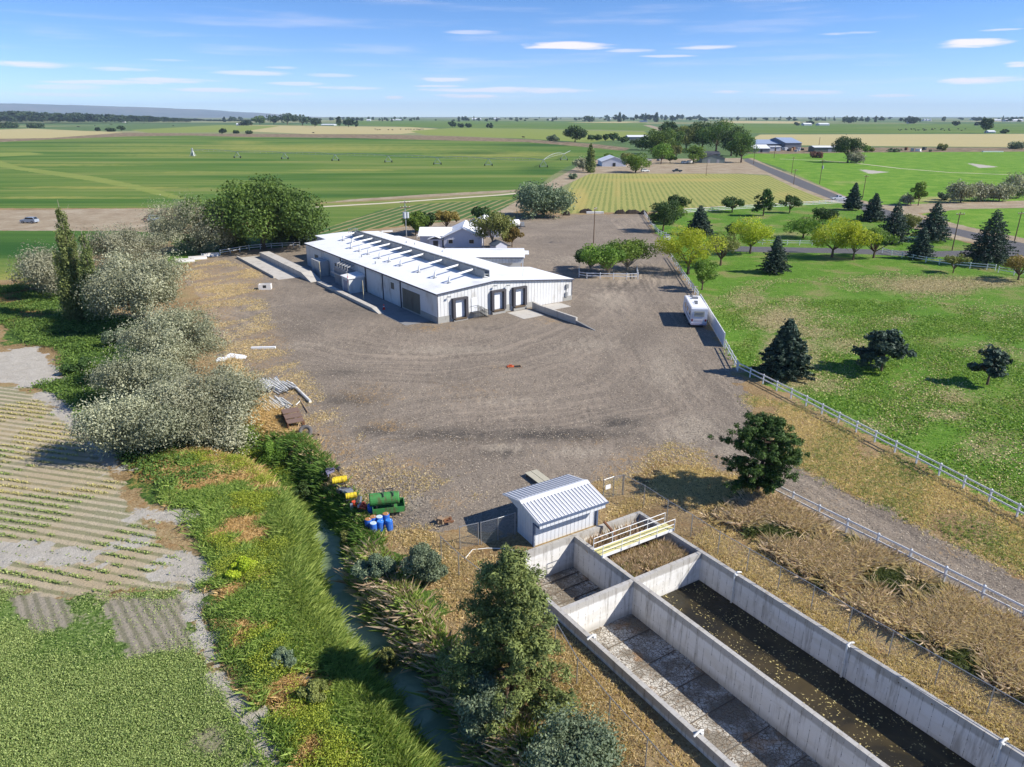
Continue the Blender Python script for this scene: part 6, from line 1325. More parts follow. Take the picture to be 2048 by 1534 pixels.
# ------------------------------------------------------------------ vehicles
GLS = pmat('dark_glass', (.02, .025, .03), .08, .1, 2, spec=.6); TYR = pmat('tyre_black', (.02, .02, .02), .8, .2, 5); RIM = pmat('rim_grey', (.35, .35, .36), .4, .1, 4, metal=.5)
def wheel(par, x, y, r=.38, w=.24):
    o = MB().tube([(x, y-w/2, r), (x, y+w/2, r)], r, 14).build('wheel', TYR, par); s = -1 if y < 0 else 1; MB().tube([(x, y+s*w/2, r), (x, y+s*(w/2+.02), r)], r*.55, 10).build('rim', RIM, o)
def pickup(px, py, rz_, col, label, name='pickup_truck', cat='pickup', bed=True):
    x, y, z = at(px, py); t = empty(name, (x, y, 0), rz_, label, cat); c = pmat('car_paint_'+''.join('%02d' % int(v*99) for v in col), col, .25, .04, 2, spec=.6)
    if bed: prof = [(-2.75, .45), (2.75, .45), (2.8, .85), (2.65, 1.12), (1.35, 1.2), (-.55, 1.2), (-.55, 1.15), (-2.75, 1.15)]; cab = [(-.55, 1.18), (1.35, 1.18), (.75, 1.82), (-.4, 1.85)]
    else: prof = [(-2.4, .4), (2.4, .4), (2.45, .8), (2.3, 1.05), (1.2, 1.15), (-2.35, 1.15)]; cab = [(-2.3, 1.13), (1.2, 1.13), (.5, 1.72), (-1.9, 1.75)]
    MB().extr(prof, 'y', -.95, .95).build('body', c, t); MB().extr(cab, 'y', -.8, .8).build('cab', c, t)
    k = .0; a = cab[0][0]; b = cab[1][0]
    for s in (-1, 1): MB().extr([(a+.3, 1.26), (b-.45, 1.26), (cab[2][0]-.05, 1.68), (cab[3][0]+.25, 1.7)], 'y', s*.8+(0.003 if s > 0 else -.02), s*.8+(.02 if s > 0 else -.003)).build('side_window', GLS, t)
    MB().add([(b-.02+.03, -.68, 1.24), (b+.01, .68, 1.24), (cab[2][0]+.07, .62, 1.76), (cab[2][0]+.07, -.62, 1.76)], [(0, 1, 2, 3)]).build('windscreen', GLS, t)
    MB().add([(a-.02, -.68, 1.28), (a-.02, .68, 1.28), (cab[3][0]-.03, .62, 1.76), (cab[3][0]-.03, -.62, 1.76)], [(0, 3, 2, 1)]).build('rear_window', GLS, t)
    if bed: MB().box(-2.68, -.6, -.82, .82, 1.152, 1.156).build('bed', DKMET, t)
    for s in (-1, 1): MB().box(prof[1][0]+.03, prof[1][0]+.06, s*.75-.15, s*.75+.15, .82, .98).build('headlight', WHT, t)
    wx = (1.75, -1.7) if bed else (1.5, -1.45)
    for xx in wx:
        for s in (-1, 1): wheel(t, xx, s*.88)
    return t
pickup(1676, 400, math.radians(4), (.75, .76, .78), 'white pickup driving on the paved road beside the pointed spruce')
pickup(1354, 344, math.pi, (.03, .045, .05), 'dark green-black pickup parked on the farmyard above the row field')
pickup(60, 446, math.pi-.1, (.30, .34, .40), 'grey-blue open off-road car on the dirt track at the far left', 'offroad_car', 'car', False)
for px, py, c, l, r_ in ((1369, 327, (.6, .6, .6), 'silver car parked left of the farmyard tree', .4), (1380, 326, (.7, .7, .7), 'white car parked under the farmyard tree', .6), (1297, 322, (.5, .5, .5), 'grey car beside the white barn', .2), (1290, 344, (.7, .7, .7), 'white car half hidden by the round green tree', .3),
                         (1318, 322, (.2, .2, .22), 'dark car between the barn and the grove', 1.0)):
    pickup(px, py, r_, c, l, 'parked_car', 'car', False)
def motorhome():
    a = at(1380, 656); b = (a[0]+2.14/22.6*8.2, a[1]+8.2*.995); t = empty('motorhome', (a[0]+1.25, a[1]+.12, 0), math.radians(84.6), 'white motorhome parked beside the tall solid white fence', 'motorhome')
    c = pmat('motorhome_white', (.70, .70, .73), .4, .04, 1, dirt=S(190, 186, 180)); L = 8.4
    MB().extr([(0, .55), (L, .6), (L+.35, 1.0), (L+.25, 1.5), (L-.15, 2.9), (L-.5, 3.05), (.12, 3.05), (0, 2.9)], 'y', -1.22, 1.22).build('body', c, t)
    MB().box(.15, L-.5, -1.12, 1.12, 3.052, 3.09).build('roof', MATS['white_roof'], t)
    MB().box(-.04, -.005, -.75, .75, 1.75, 2.55).build('rear_window', pmat('tan_blind', S(170, 166, 150), .5, .1, 3), t)
    MB().box(-.07, -.041, -.6, .6, 2.15, 2.3).build('rear_window_bar', pmat('faint_letters', S(120, 124, 130), .6, .1, 3), t)
    MB().box(-.12, -.005, -1.15, 1.15, .45, .75).build('bumper', pmat('lilac_grey', S(168, 166, 184), .5, .08, 2), t); MB().box(-.03, -.004, -.5, .5, .95, 1.25).build('rear_panel', pmat('pale_plate', S(214, 206, 210), .5, .1, 2), t)
    for s in (-1, 1): MB().box(-.04, -.005, s*1.0-.12, s*1.0+.12, 1.0, 1.35).build('tail_light', pmat('tail_red', S(120, 40, 50), .3, .1, 3), t)
    for x0, x1 in ((.8, 1.9), (3.0, 4.4), (5.5, 6.6)): MB().box(x0, x1, 1.223, 1.24, 1.7, 2.35).build('side_window', GLS, t)
    MB().extr([(.2, 1.1), (4.5, 1.1), (6.5, 1.55), (6.5, 1.7), (4.3, 1.25), (.2, 1.25)], 'y', 1.222, 1.235).build('stripe', pmat('slate_stripe', S(84, 92, 112), .4, .1, 3), t)
    for x0, y0, w in ((5.6, -.1, .45), (3.2, .1, .25), (2.2, .2, .2), (6.9, .3, .2)): MB().box(x0, x0+w*1.6, y0-w, y0+w, 3.091, 3.32).build('roof_vent', pmat('vent_grey', S(120, 122, 124), .6, .1, 3), t)
    for xx in (1.7, 6.9):
        for s in (-1, 1): wheel(t, xx, s*1.08, .42, .26)
motorhome()
def tank_trailer():
    x, y, z = at(1028, 458); t = empty('tank_trailer', (x, y, 0), .25, 'white horizontal tank on a wheeled frame at the corner of the back yard', 'trailer')
    MB().tube([(-2.2, 0, 1.7), (-1.9, 0, 1.7), (1.4, 0, 1.7), (1.7, 0, 1.7)], [.4, .95, .95, .4], 14).build('tank_body', WHT, t, smooth=True)
    MB().box(-2, 3.2, -.5, .5, .55, .75).build('frame', DKMET, t); MB().box(2.0, 2.9, -.5, .5, .76, 1.8).build('pump_box', GALV, t)
    for xx in (-1.2, 1.2):
        for s in (-1, 1): wheel(t, xx, s*.85, .42)
tank_trailer()
o = MB().box(-1.0, 1.0, -.35, .35, .3, .7).tube([(-.8, 0, 0), (-.8, 0, .4)], .06).tube([(.8, 0, 0), (.8, 0, .4)], .06).build('barbecue_bench', GALV); x, y, z = at(1182, 551); o.location = (x, y, 0); tag(o, 'grey bench at the left inside the little fenced island', 'bench')
def white_trailer():
    x, y, z = at(1333, 484); t = empty('utility_cart', (x, y, 0), .1, 'small white cart by the fence end at the lawn corner', 'cart'); MB().box(-.8, .8, -.6, .6, .5, 1.5).build('box', WHT, t); MB().box(-.6, .6, -.5, .5, 1.503, 1.9).build('hood', GALV, t)
    for s in (-1, 1): wheel(t, 0, s*.65, .35)
white_trailer()

# ------------------------------------------------------------------ pivot irrigation line
def pivot():
    T = [(386, 312), (475, 316), (570, 318.5), (671, 322), (777, 325), (875, 329.5), (977, 332), (1087, 335), (1128, 321)]
    P = [at(*p) for p in T]; o = P[0]; t = empty('pivot_sprinkler', (o[0], o[1], 0), 0, 'long wheeled irrigation pivot arm crossing the big green field', 'irrigation rig'); R = [(p[0]-o[0], p[1]-o[1]) for p in P]
    M_ = pmat('pivot_steel', S(176, 180, 178), .5, .1, 1, metal=.2); hh = 4.6
    m = MB(); m.bar((0, 0, 0), (0, 0, 6), 1.1)
    for s in (-1.8, 1.8): m.bar((s, -1.5, 0), (0, 0, 5), .35); m.bar((s, 1.5, 0), (0, 0, 5), .35)
    m.build('pivot_point', M_, t)
    for (x, y) in R[1:]:
        w = MB(); w.bar((x-2.4, y, .6), (x, y, hh), .28); w.bar((x+2.4, y, .6), (x, y, hh), .28); w.bar((x-2.4, y, .8), (x+2.4, y, .8), .28); tw = w.build('tower', M_, t)
        for s in (-2.4, 2.4): MB().tube([(x+s-.25, y, .7), (x+s+.25, y, .7)], .75, 10).build('wheel', TYR, tw)
    for i, (a, b) in enumerate(zip(R, R[1:])):
        s = MB(); n = 8; up = .8 if i < 7 else 2.0; pa = Vector((a[0], a[1], hh)); pb = Vector((b[0], b[1], hh)); prev = pa; pu = pa
        for k in range(1, n+1):
            u = k/n; q = pa.lerp(pb, u)+Vector((0, 0, up*4*u*(1-u))); lo = q-Vector((0, 0, 1.4*4*u*(1-u)+.05)); s.bar(prev, q, .22); s.bar(pu, lo, .12)
            if k < n: s.bar(q, lo, .1)
            prev = q; pu = lo
        s.build('span', M_, t)
    e = MB(); a = Vector((R[-1][0], R[-1][1], hh)); x, y, _ = at(1140, 315); b = Vector((x-o[0], y-o[1], 5)); e.bar(a, b, .3); e.build('end_boom', M_, t)
pivot()

# ------------------------------------------------------------------ cattle and far farmsteads
def cow_mesh():
    m = MB(); m.tube([(-1.0, 0, 1.0), (-.8, 0, 1.05), (0, 0, 1.0), (.7, 0, 1.1), (1.0, 0, 1.15), (1.35, 0, 1.3)], [.22, .38, .42, .4, .28, .16], 8); m.tube([(1.3, 0, 1.35), (1.5, 0, 1.3), (1.8, 0, 1.1)], [.15, .17, .1], 7)
    for x in (-.8, .7):
        for s in (-.2, .2): m.tube([(x, s, 1.0), (x+.02, s, .5), (x, s, 0)], [.13, .08, .06], 6)
    m.tube([(-1.0, 0, 1.2), (-1.15, 0, .6)], .04, 5); return m
CB = pmat('black_hide', (.02, .018, .016), .8, .2, 2)
c0 = cow_mesh().build('cow', CB); cm = c0.data; bpy.data.objects.remove(c0)
def cow(px, py, label, group, s=1.25):
    x, y, z = at(px, py); o = bpy.data.objects.new('cow', cm); COL.objects.link(o); o.location = (x, y, 0); o.rotation_euler = (0, 0, random.choice((0, 3.14))+random.uniform(-.6, .6)); o.scale = (s, s, s); tag(o, label, 'cow', group)
for x in (751, 755, 760, 777, 785, 801, 812, 817, 822, 828, 837, 842, 846, 839, 834): cow(x, 259.7+random.uniform(-.5, 1.2), 'small dark cow grazing in the tan field above the pivot field', 'cattle in the tan field', 1.5)
cow(627, 267, 'single dark cow on the brown canal strip', 'cattle in the tan field', 1.6); cow(1047, 276, 'dark cow standing by the brown strip right of the pivot field', 'cattle in the tan field', 1.6)
for x, y in ((155, 254.5), (158, 254.5), (190, 252), (221, 249.8), (224, 249.6), (254, 248.5), (288, 247), (347, 252.5)): cow(x, y, 'tiny dark cow in the olive field below the left woodland', 'cattle in the left field', 2.0)
rr = random.Random(9)
for i in range(34): cow(1797+i*4.2*rr.uniform(.6, 1.2), 260.5+rr.uniform(-2.2, 1.8), 'small dark cow in the green pasture on the right skyline side', 'cattle in the right pasture', 1.5)
def far_house(px, py, wpx, hpx, label, roof=RWf, wall=WW, group='far farm buildings', rh=.5):
    x, y = ray(px, py, 0); k = min(1.0, 7000/y); x *= k; y *= k; m = mpp(x, y, 0); w = wpx*m; h = hpx*m; d = min(w, 40)
    t = empty('far_farm_building', (x, y, 0), 0, label, 'building', group)
    MB().extr([(0, -1), (d, -1), (d, h*(1-rh)), (d/2, h*.97), (0, h*(1-rh))], 'x', -w/2, w/2).build('wall', wall, t)
    MB().extr([(-.5, h*(1-rh)), (d/2, h), (d+.5, h*(1-rh)), (d+.5, h*(1-rh)+.4), (d/2, h+.5), (-.5, h*(1-rh)+.4)], 'x', -w/2-.5, w/2+.5).build('roof', roof, t)
for a in ((476, 251, 7, 4, 'tiny white shed left of the far farmstead clump'), (655, 251, 26, 2.6, 'long low white shed between the farmstead trees'), (737, 242, 8, 3, 'tiny white building left of the dark far field'), (793, 241, 24, 2.4, 'long pale roof beyond the dark far field'),
          (953, 240, 18, 3.6, 'rounded white roof on the centre skyline'), (993, 238.5, 14, 3, 'pale building right of the rounded white roof'), (140, 231, 7, 4, 'white speck of a building in the left woodland, first'), (156, 231, 6, 4, 'white speck of a building in the left woodland, second'),
          (180, 232, 6, 3.6, 'white speck of a building in the left woodland, third'), (247, 245, 5, 4, 'white house at the front edge of the left woodland'), (310, 243, 6, 3.6, 'white house near the right end of the woodland'), (348, 243, 9, 3.6, 'white long house at the right end of the woodland'),
          (318, 231, 7, 2.6, 'white speck above the right end of the woodland'), (1218, 236, 8, 2.4, 'reddish-roofed speck left of the skyline grove'), (1100, 240.5, 10, 1.6, 'pale strip of roof on the skyline right of centre'), (1288, 243.5, 14, 2, 'white roofs beside the far dirt road'),
          (1616, 251, 16, 4.6, 'white farmhouse with pale roof, left of the far pair'), (1649, 251, 20, 4.4, 'low house with pink-grey roof, right of the far pair'), (1822, 247, 9, 4.4, 'white farmhouse beside the dark tree on the right skyline'), (1856, 242, 14, 2.6, 'white farm roofs near the right skyline silos'),
          (1984, 266, 14, 4.5, 'pale whitish sheds beside the double-topped dark tree'), (1996, 242, 16, 3, 'brown low building on the right skyline'), (2030, 243, 34, 4.2, 'long brown sheds at the right end of the skyline'), (1950, 240, 12, 2, 'pale roof on the right skyline between trees')): far_house(*a)
for i, px in enumerate((1847, 1853, 1860)):
    x, y = ray(px, 242, 0); m = mpp(x, y, 0); t = empty('grain_silo', (x, y, 0), 0, ['left white silo on the right skyline', 'middle white silo on the right skyline', 'right white silo on the right skyline'][i], 'silo'); MB().tube([(0, 0, 0), (0, 0, 4.2*m), (0, 0, 5*m)], [1.6*m, 1.6*m, .2*m], 12).build('silo_body', WW, t)
o = MB().box(-9, 9, -1, 1, 0, .8).build('covered_hay_row', WHT); x, y, z = at(1985, 304); o.location = (x, y, 0); tag(o, 'low pale row of hay beside the right farm track', 'hay')
# rubble and gear yard beyond the road
rr = random.Random(21)
nms = ['galvanised', 'white', 'black', 'wooden', 'rusty']
for i in range(14):
    px = 1566+i*5.2 if i < 8 else 1800+(i-8)*12; py = 303+rr.uniform(-3, 1); x, y, z = at(px, py); w = rr.uniform(2, 5); m = MB(); m.box(-w/2, w/2, -1.2, 1.2, .5, rr.uniform(1.6, 3)); m.box(-w/2-.6, w/2+.4, -.9, .9, .1, .5); ci = i % 5; o = m.build('stored_machine', (GALV, WHT, DKMET, WOOD, RUST)[ci]); o.location = (x, y, 0); o.rotation_euler = (0, 0, rr.uniform(0, 3))
    tag(o, nms[ci]+(' farm machine at the left of the yard before the tall barn' if i < 5 else ' farm machine at the right of the yard before the tall barn') if i < 8 else nms[ci]+' heap of gear on the farm track right of the tall pasture tree', 'machine', 'machines by the tall barn' if i < 8 else 'gear along the farm track')
# junk pile and blue car by the left dirt track
x, y, z = at(318, 438); m = MB()
V = []; F = []; n = 14; r = np.random.default_rng(2)
for i in range(n):
    u = i/(n-1); hh = 2.6*math.sin(math.pi*u)**.6*(.7+.5*r.uniform())
    for (dy, f) in ((-3, 0), (-1.5, .7), (0, 1), (1.5, .6), (3, 0)): V.append(((u-.5)*9, dy, hh*f-.05))
for i in range(n-1):
    for k in range(4): a = i*5+k; F.append((a, a+5, a+6, a+1))
o = np_mesh('brush_heap', V, F, pmat('dead_brush', S(112, 88, 74), .95, .4, 1.0), None); o.location = (x, y, 0); tag(o, 'brown heap of dead brush beside the left dirt track', 'heap')
pickup(314, 442, .2, (.35, .42, .55), 'blue-grey car half hidden by the brush heap', 'parked_car', 'car', False)
# ------------------------------------------------------------------ grasses, weeds, reeds (uncountable ground cover)
def nz(x, y, s, ph=0.0):
    """cheap smooth noise in 0..1"""
    a = np.sin(x*s*1.0+1.3+ph)+np.sin(y*s*1.13+2.1*ph+.4)+np.sin((x+y)*s*.73+ph*1.7)+np.sin((x-y)*s*1.61+ph*.6)+.7*np.sin(x*s*2.7-y*s*2.1+ph)
    return np.clip(.5+a/7.0, 0, 1)
def scatter(polys, n, r, clump=None, seed=0):
    out = []
    W_ = [np.array(atp(p)) for p in polys]
    area = np.array([abs(sum(w[i][0]*w[(i+1) % len(w)][1]-w[(i+1) % len(w)][0]*w[i][1] for i in range(len(w))))/2 for w in W_]); tot = area.sum()
    for w, a in zip(W_, area):
        k = int(n*a/tot*2.2)+10; lo, hi = w.min(0), w.max(0); bb = (hi-lo).prod(); k = int(n*a/tot*bb/max(a, .1))+10
        P = lo+r.uniform(size=(k, 2))*(hi-lo); _, ins, _, _ = poly_dist(P, w); P = P[ins]; out.append(P)
    P = np.concatenate(out)
    P = P+r.normal(size=P.shape)*.5
    if clump: s, th = clump; P = P[nz(P[:, 0], P[:, 1], s, seed)+r.normal(size=len(P))*.10 > th]
    h = np.array(HOLE); d, ins, _, _ = poly_dist(P, h); P = P[~ins & (d > .35)]
    for q in PALE_: _, ins, _, _ = poly_dist(P, q); P = P[~ins | (r.uniform(size=len(P)) < .10)]
    d, _, sd, _ = poly_dist(P, CREEK, False); P = P[(d > 1.3+.25*np.sin(P[:, 1]*1.7)) | (P[:, 1] > 51)]
    return P
def blades(P, z, h, w, r, lean=.35, fan=1, bend=None):
    """thin two-triangle grass blades"""
    P = np.repeat(P, fan, 0); z = np.repeat(z, fan); n = len(P); a = r.uniform(0, 6.283, n); hh = h*r.uniform(.55, 1.2, n); l = lean*np.abs(r.normal(size=n))*hh
    dx, dy = np.cos(a)*l, np.sin(a)*l
    if bend: dx += bend[0]*hh; dy += bend[1]*hh
    b = r.uniform(0, 6.283, n); wx, wy = np.cos(b)*w/2, np.sin(b)*w/2; off = r.normal(size=(n, 2))*(.08*h+.05); X = P[:, 0]+off[:, 0]; Y = P[:, 1]+off[:, 1]
    V = np.stack([np.stack([X-wx, Y-wy, z-.05], 1), np.stack([X+wx, Y+wy, z-.05], 1), np.stack([X+dx*.45+wx*.8, Y+dy*.45+wy*.8, z+hh*.6], 1), np.stack([X+dx, Y+dy, z+hh*.96], 1)], 1).reshape(-1, 3)
    return V, np.arange(4*n).reshape(n, 4)
def stuff(name, label, cat, V, F, mat, r, P=None):
    n = len(F); t = np.clip(.5+.28*r.normal(size=n), 0, 1)
    o = np_mesh(name, V, F, mat, None, tint=np.repeat(t, 4)); tag(o, label, cat, kind='stuff'); return o
G1 = leaf_mat('reed_green', S(84, 112, 44), S(182, 196, 108), .38); G2 = leaf_mat('weed_green', S(88, 110, 46), S(166, 180, 92), .3); G3 = leaf_mat('lime_weed', S(124, 144, 44), S(190, 200, 84), .3); G4 = leaf_mat('dark_weed', S(62, 94, 40), S(132, 158, 76), .32)
D1 = leaf_mat('dry_reed', S(156, 130, 104), S(232, 208, 182), .3); D2 = leaf_mat('straw_tuft', S(184, 154, 112), S(240, 218, 176), .35); D4 = leaf_mat('olive_stubble', S(146, 138, 86), S(206, 192, 136), .25); D3 = leaf_mat('orange_grass', S(190, 154, 100), S(240, 212, 156), .3); A1 = leaf_mat('alfalfa_leaf', S(92, 114, 52), S(182, 190, 120), .3); L1 = leaf_mat('lawn_leaf', S(76, 112, 34), S(160, 182, 84), .3)
PALE_ = [np.array(atp(q)) for q in ZP['pale'][4:12]]
def splat(P, key):
    z = np.zeros(len(P)); zc = P[:, 1]*math.cos(PITCH)+CAMH*math.sin(PITCH); up = P[:, 1]*math.sin(PITCH)-CAMH*math.cos(PITCH); X = 1024+FPX*P[:, 0]/zc; Y = 767-FPX*up/zc
    for (x, y, rx, ry, s) in SPL[key]: z = np.maximum(z, s*np.exp(-.9*(((X-x)/rx)**2+((Y-y)/ry)**2)))
    return z
def grow():
    r = np.random.default_rng(77)
    LB_ = [(585, 960), (640, 1030), (672, 1110), (672, 1180), (700, 1250), (770, 1340), (845, 1440), (905, 1560), (820, 1560), (740, 1440), (660, 1330), (590, 1230), (560, 1120), (560, 1030)]
    P = scatter([LB_], 19000, r); V, F = blades(P, hz(P[:, 0], P[:, 1]), .95*(.5+nz(P[:, 0], P[:, 1], 1.2).repeat(1)).mean()*.62, .036, r, .8, 8, (.02, -.02)); stuff('creek_reeds', 'tall green reed grass leaning over the left bank of the creek', 'reeds', V, F, G1, r)
    RB_ = [(520, 905), (600, 915), (650, 955), (705, 1030), (745, 1088), (735, 1120), (690, 1110), (655, 1050), (625, 1000), (570, 950)]
    P = scatter([RB_], 9500, r, (1.1, .3), 2); V, F = blades(P, hz(P[:, 0], P[:, 1]), .65, .042, r, .7, 7, (-.02, 0)); stuff('bank_grass', 'dark green bank grass between the creek and the yard edge', 'grass', V, F, G4, r)
    RC_ = [(700, 1130), (745, 1120), (800, 1190), (850, 1280), (930, 1370), (1010, 1440), (1090, 1560), (985, 1600), (940, 1530), (880, 1430), (805, 1330), (735, 1240), (705, 1180)]
    P = scatter([RC_], 8000, r); k = r.uniform(size=len(P)) < .62
    V, F = blades(P[k], hz(*P[k].T), .9, .055, r, .6, 6, (-.08, -.05)); stuff('bank_grass', 'green reed grass on the right bank under the large pine', 'grass', V, F, G1, r)
    V, F = blades(P[~k], hz(*P[~k].T), 1.0, .045, r, .7, 4, (-.1, -.05)); stuff('dry_reeds', 'straw-coloured reeds mixed into the right creek bank', 'reeds', V, F, D1, r)
    # broad weed bank left of the creek
    WB_ = [(345, 900), (450, 885), (530, 900), (600, 975), (600, 1060), (570, 1150), (600, 1240), (680, 1350), (760, 1470), (800, 1560), (560, 1560), (510, 1440), (450, 1320), (395, 1180), (430, 1130), (400, 1050), (340, 1010)]
    P = scatter([WB_], 34000, r); pz = hz(*P.T)
    PX = np.array([px_of(a, b, c) for a, b, c in zip(P[:, 0], P[:, 1], pz)])
    def w(key):
        acc = np.zeros(len(P))
        for (x, y, rx, ry, s) in SPL[key]: acc = np.maximum(acc, s*np.exp(-.9*(((PX[:, 0]-x)/rx)**2+((PX[:, 1]-y)/ry)**2)))
        return acc
    j = (nz(P[:, 0], P[:, 1], 1.1)-.5)*.9+(nz(P[:, 0], P[:, 1], 3.1, 2)-.5)*.6+r.normal(size=len(P))*.1; dry = w('dry')+j > .5; lush = (w('lush')+j > .5) & ~dry; dk = (w('dark')+j > .5) & ~dry & ~lush; rest = ~(dry | lush | dk)
    bare = nz(P[:, 0], P[:, 1], .7, 5) < .3
    def clumps(mask, fan, size, hgt, mat, name, label, up=.6):
        Q = np.repeat(P[mask], fan, 0); zz = np.repeat(pz[mask], fan); n = len(Q); hh = hgt*(.35+.9*nz(Q[:, 0], Q[:, 1], 1.6, 3)); C = np.column_stack([Q+r.normal(size=(n, 2))*.2, zz+hh*r.uniform(0, 1, n)**.7]); V, F = quads(C, size, r, up, 1.7); stuff(name, label, 'weeds', V, F, mat, r)
    clumps(lush, 10, .06, .75, G3, 'flowering_weeds', 'bright lime yellow-green weeds on the left creek bank'); clumps(dk, 10, .06, .55, G4, 'dark_weeds', 'dark green leafy weeds beside the pale field path')
    clumps(rest & ~bare, 8, .06, .45, G2, 'green_weeds', 'mid-green mixed weeds covering the bank left of the creek')
    V, F = blades(P[dry], pz[dry], .4, .035, r, .8, 8); stuff('dry_grass', 'orange-brown dry grass patches among the green weeds', 'grass', V, F, D3, r)
    V, F = blades(P[rest & ~bare], pz[rest & ~bare], .6, .035, r, .7, 4); stuff('weed_stems', 'thin green and straw stems standing among the weeds', 'weeds', V, F, G1, r)
    # dark weeds under and left of the silver trees
    DW_ = [[(20, 655), (60, 642), (180, 640), (330, 645), (345, 700), (270, 790), (290, 880), (350, 895), (420, 880), (440, 960), (330, 985), (240, 905), (165, 850), (125, 800), (60, 770), (120, 755), (125, 700), (60, 690)], [(-120, 590), (60, 578), (150, 600), (130, 640), (20, 648), (-120, 655)]]
    P = scatter(DW_, 30000, r, (.55, .36), 2); pz = hz(*P.T); clumps(np.ones(len(P), bool), 4, .15, .7, G4, 'dark_weeds', 'dark green weed thicket left of the silver trees')
    P = scatter([[(330, 880), (520, 850), (600, 930), (640, 960), (560, 830), (500, 790), (440, 880)], [(340, 900), (420, 930), (560, 1000), (520, 930), (420, 900)]], 5000, r); V, F = blades(P, hz(*P.T), .55, .055, r, .7, 6); stuff('dry_grass', 'orange dry grass on the slope below the pipe piles', 'grass', V, F, D3, r)
    # alfalfa and crop rows
    P = scatter([[(-80, 1186), (200, 1192), (370, 1190), (400, 1300), (470, 1420), (545, 1560), (-60, 1560)]], 62000, r, (.35, .34), 1)
    pl = [np.array(atp(q)) for q in ZP['plot']]
    for q in pl: _, ins, _, _ = poly_dist(P, q); P = P[~ins | (r.uniform(size=len(P)) < .12)]
    P = P[splat(P, 'dry')*.8+.45*(nz(P[:, 0], P[:, 1], .55, 7)-.5)+r.normal(size=len(P))*.12 < .30]; pz = hz(*P.T); clumps(np.ones(len(P), bool), 4, .055, .22, A1, 'crop_plants', 'low green crop plants filling the bottom left field')
    th = -ROT_ROWS; P = scatter([[(-60, 780), (60, 784), (160, 855), (215, 905), (235, 960), (265, 1015), (300, 1060), (345, 1110), (420, 1150), (420, 1182), (200, 1190), (0, 1185), (-60, 1185)]], 90000, r)
    v = -P[:, 0]*math.sin(th)+P[:, 1]*math.cos(th); u = P[:, 0]*math.cos(th)+P[:, 1]*math.sin(th); row = np.cos(2*math.pi*(v/.95-.25)+.5*np.sin(u*.3)) > .72
    dens = nz(P[:, 0], P[:, 1], .22, 4)+.35*nz(P[:, 0], P[:, 1], .9, 1); k = row & (dens > .70); PXr = np.array([px_of(a, b, 0) for a, b in P[k]]); Q = P[k]
    gr = (PXr[:, 1] > 985) | (nz(Q[:, 0], Q[:, 1], .5, 6) > .62)
    for msk, mt, nm, lb in ((gr, A1, 'row_crop', 'green crop plants in the lower rows of the left field'), (~gr, D4, 'row_stubble', 'straw stubble in the upper rows of the left field')):
        C = np.column_stack([Q[msk]+r.normal(size=(msk.sum(), 2))*.05, hz(*Q[msk].T)+r.uniform(.02, .18, msk.sum())]); V, F = quads(C, .10, r, .8, 1.6); stuff(nm, lb, 'crop', V, F, mt, r)
    # reeds in the tank cell
    A_ = np.column_stack([r.uniform(.7, 5.7, 2600), r.uniform(-3.0, -.8, 2600)]); P = np.array([W(a, b) for a, b in A_]); P = P[nz(P[:, 0], P[:, 1], 1.6, 1) > .33]
    V, F = blades(P, np.full(len(P), -1.0), 1.0, .05, r, .38, 6); stuff('tank_reeds', 'tangled dry reeds filling the front half of the walled cell', 'reeds', V, F, D1, r)
    P2 = P[r.uniform(size=len(P)) < .12]; V, F = blades(P2, np.full(len(P2), -1.0), .9, .07, r, .3, 9); stuff('tank_weeds', 'green weeds among the dry reeds in the walled cell', 'weeds', V, F, G4, r)
    A_ = np.column_stack([r.uniform(.4, 6.0, 420), r.uniform(-6.2, -4.2, 420)]); P = np.array([W(a, b) for a, b in A_]); V, F = blades(P, np.full(len(P), -1.0), 1.15, .04, r, .25, 4); stuff('tank_reeds', 'sparse upright reeds behind the grated walkway', 'reeds', V, F, D1, r)
    # ditch between tank fence and white fence
    DT = [[(1490, 1000), (1540, 1003), (1620, 1050), (1760, 1120), (1900, 1200), (2060, 1285), (2200, 1370), (2200, 1480), (2060, 1400), (1900, 1310), (1760, 1235), (1620, 1150), (1500, 1070), (1440, 1040)]]
    P = scatter(DT, 21000, r, (.8, .40), 3); k = r.uniform(size=len(P)); g = nz(P[:, 0], P[:, 1], .9, 8)
    m = g > .62; V, F = blades(P[m], hz(*P[m].T), .55, .055, r, .9, 5); stuff('ditch_weeds', 'dark green weeds down the ditch beside the lower white fence', 'weeds', V, F, leaf_mat('ditch_weed', S(70, 80, 46), S(130, 134, 84), .2), r)
    V, F = blades(P[~m], hz(*P[~m].T), .75, .05, r, .9, 8, (.1, .02)); stuff('ditch_reeds', 'matted pale brown reeds in the ditch beside the lower white fence', 'reeds', V, F, D1, r)
    # dry grass around the tank, yard edges
    TG = [[(1210, 960), (1260, 965), (1330, 935), (1400, 935), (1480, 960), (1540, 1000), (1500, 1040), (1620, 1140), (1800, 1250), (2060, 1400), (2200, 1480), (2200, 1640), (2060, 1540), (1900, 1440), (1700, 1310), (1480, 1150), (1390, 1080), (1290, 1010), (1215, 1040)],
          [(930, 1120), (1000, 1110), (1080, 1230), (1130, 1260), (1250, 1400), (1440, 1600), (1200, 1620), (1000, 1330), (900, 1240), (880, 1180), (830, 1100), (740, 1060), (860, 1060)],
          [(1490, 790), (1600, 815), (1760, 895), (1900, 965), (2060, 1050), (2200, 1120), (2200, 1200), (2048, 1150), (1860, 1062), (1700, 985), (1590, 925), (1520, 850)]]
    P = scatter(TG, 60000, r, (.5, .36), 4); V, F = blades(P, hz(*P.T), .14, .045, r, 1.1, 4); stuff('dry_grass', 'short dry straw grass round the tank and beside the gravel lane', 'grass', V, F, D2, r)
